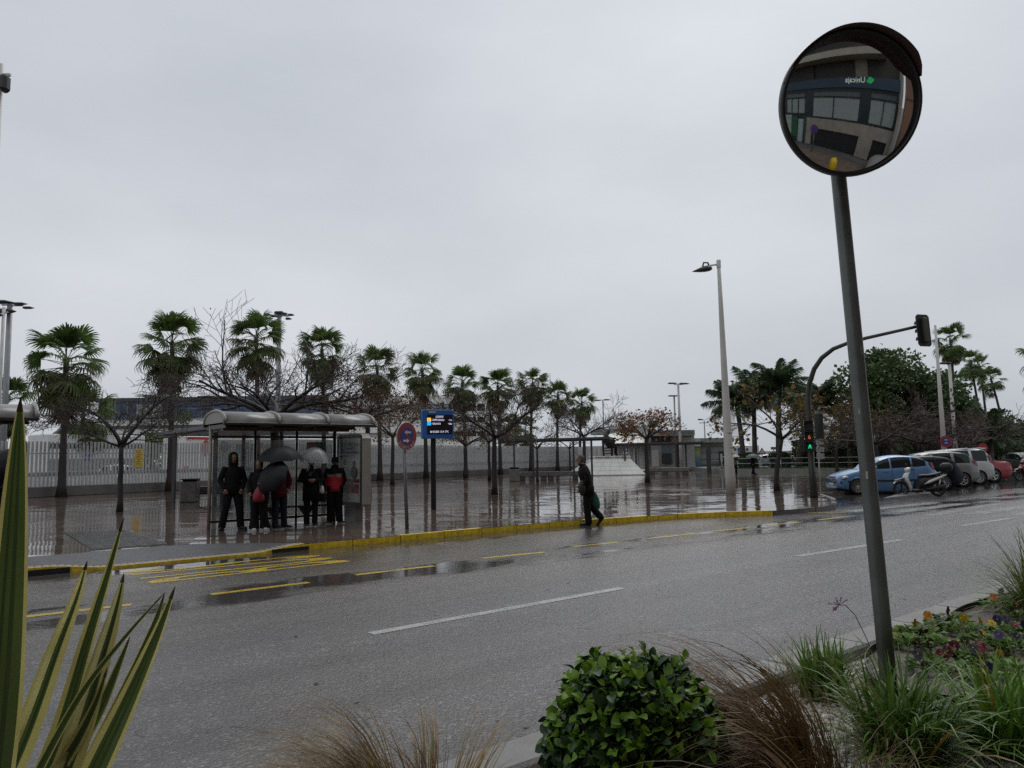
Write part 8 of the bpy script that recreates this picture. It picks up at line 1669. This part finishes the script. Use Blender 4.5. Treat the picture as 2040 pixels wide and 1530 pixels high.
fb('ground_floor_wall', -26, 5.5, 0, 4.5, 0, .5, M_TEAL); fb('upper_wall', -26, 5.5, 5.1, 16, 0, .5, M_BRN); fb('sign_band', -12, 5.52, 4.46, 5.15, .30, .28, M_BAND)
fb('balcony', -26, 4.6, 6.35, 6.80, 1.3, 1.3, MAT('balcony_cream', (.34, .32, .26), .6, 0, .1, 2)); fb('balcony', -26, 4.6, 9.4, 9.8, 1.3, 1.3, MATS['balcony_cream']); fb('balcony', -26, 4.6, 12.5, 12.9, 1.3, 1.3, MATS['balcony_cream'])
for k in range(24): fb('baluster', -3.4 + k * .16, -3.36 + k * .16, 6.8, 7.05, 1.28, .04, M_BLACK)
fb('pier', 2.35, 3.2, 5.15, 6.35, .12, .12, M_BEI); fb('pier', -1.6, -.9, 5.15, 6.35, .12, .12, M_BRN); fb('corner_pipe', 5.50, 5.72, 0, 16, .35, .3, M_BEI)
for a, b, zs, ms in ((-3.75, -1.86, (2.5, 3.72), (-3.2, -2.5)), (-1.0, 2.65, (2.32, 3.76), (.72,)), (3.48, 5.3, (2.35, 3.8), (4.42,))):
    w_ = fb('window', a, b, zs[0], zs[1], .03, .06, M_BLIND); fb('frame', a - .05, b + .05, zs[1], zs[1] + .09, .07, .08, M_BLACK, w_); fb('frame', a - .05, b + .05, zs[0] - .08, zs[0], .07, .08, M_BLACK, w_)
    for m in ms: fb('mullion', m - .035, m + .035, zs[0], zs[1], .07, .08, M_BLACK, w_)
    fb('fanlight', a, b, zs[1] + .12, zs[1] + .42, .03, .05, MAT('fanlight', (.10, .12, .12), .2), w_)
fb('stone_sill', -1.5, 5.5, 1.40, 2.18, .16, .16, M_BEI); fb('stone_pier', 3.0, 4.1, 0, 1.40, .16, .16, M_BEI); fb('stone_pier', 5.2, 5.5, 0, 1.40, .16, .16, M_BEI); fb('stone_pier', -1.5, -1.0, 0, 1.40, .16, .16, M_BEI)
fb('dark_opening', -1.0, 3.0, .1, 1.38, .02, .04, M_BLACK); fb('dark_opening', 4.1, 5.2, .1, 1.38, .02, .04, M_BLACK)
fb('door_panel', -3.9, -3.2, 0, 2.3, .10, .10, MAT('pale_panel', (.32, .35, .34), .4)); fb('cash_machine', -3.1, -2.5, .4, 2.2, .12, .12, MAT('green_machine', (.02, .09, .05), .4)); fb('door_panel', -2.4, -1.9, 0, 2.0, .10, .10, MATS['pale_panel']); fb('door', -1.85, -1.5, 0, 2.2, .06, .06, MAT('teal_door', (.02, .06, .07), .3))
mb = MB(); text_on(mb, 'Unicaja', V((3.02, .305, 4.58)), (-1, 0, 0), (0, 0, 1), 1.38, .46, 0, .004); part('sign_lettering', mb, MAT('sign_letter_white', (.62, .70, .64), .4, 0, .02, 1, emit=.55), bk)
mb = MB()
for k, (a0, a1, r0, r1) in enumerate(((100, 138, .06, .40), (60, 96, .06, .44), (20, 56, .06, .38))):
    n = 6; pts_ = [(math.cos(R(a0 + (a1 - a0) * i / n)) * r1, math.sin(R(a0 + (a1 - a0) * i / n)) * r1) for i in range(n + 1)] + [(math.cos(R(a1)) * r0, math.sin(R(a1)) * r0), (math.cos(R(a0)) * r0, math.sin(R(a0)) * r0)]
    mb.add([(3.42 - x * .8, .31, 4.62 + y) for x, y in pts_], [tuple(range(len(pts_)))])
part('sign_emblem', mb, MAT('sign_green', (.02, .40, .10), .4, 0, .05, 1, emit=.5), bk)
nb = thing('orange_building', 'terracotta rendered building beside the bank, seen at the edge of the mirror', 'building', W_(5.75, .10), RD)
mb = MB(); mb.box((14.2, .1, 8), (28, .6, 16)); part('wall', mb, MAT('terracotta_render', (.21, .105, .065), .6, 0, .12, 1), nb); mb = MB(); mb.box((3.2, .42, .9), (5.6, .05, 1.8)); part('shopfront', mb, M_DARK, nb)
for z in (4.1, 6.4): mb = MB(); mb.box((14.2, .41, z), (28, .03, .06)); part('groove', mb, M_BRN, nb)
for z in (1.1, 1.5): mb = MB(); mb.box((.6, .46, z), (.5, .04, .3)); part('poster', mb, M_LGREY, nb)
copytree(van_o, UV(6.5, -4.0, .10), RD, 'white van standing on the pavement behind the camera, seen low in the mirror')

yb = UV(2.6, -2.9, .10); mb = MB(); mb.lathe([(.001, 0), (.2, 0), (.2, .7), (.18, .82), (.12, .92), (.001, .95)], 20); solo('yellow_post_box', mb, MAT('post_yellow', (.55, .36, .01), .35), 'yellow domed post box seen at the bottom of the mirror', 'post box', None, yb)
sp_ = UV(.2, -4.69, .10); ps = thing('parking_sign', 'round blue and red sign on a post before the bank, seen in the mirror', 'road sign', sp_); mb = MB(); mb.tube([(0, 0, 0), (0, 0, 1.65)], .035, 8); part('post', mb, M_POST, ps); FMx = face_mat(V((0, 0, 1.65)) + VD * .06, VD); mb = MB(); disc(mb, 0, .30, 0, 0, FMx, 24); part('red_rim', mb, MAT('violet_red', (.16, .03, .10), .4), ps); mb = MB(); disc(mb, 0, .25, .004, 0, FMx, 24); part('blue_face', mb, MAT('violet_blue', (.06, .04, .20), .4), ps)
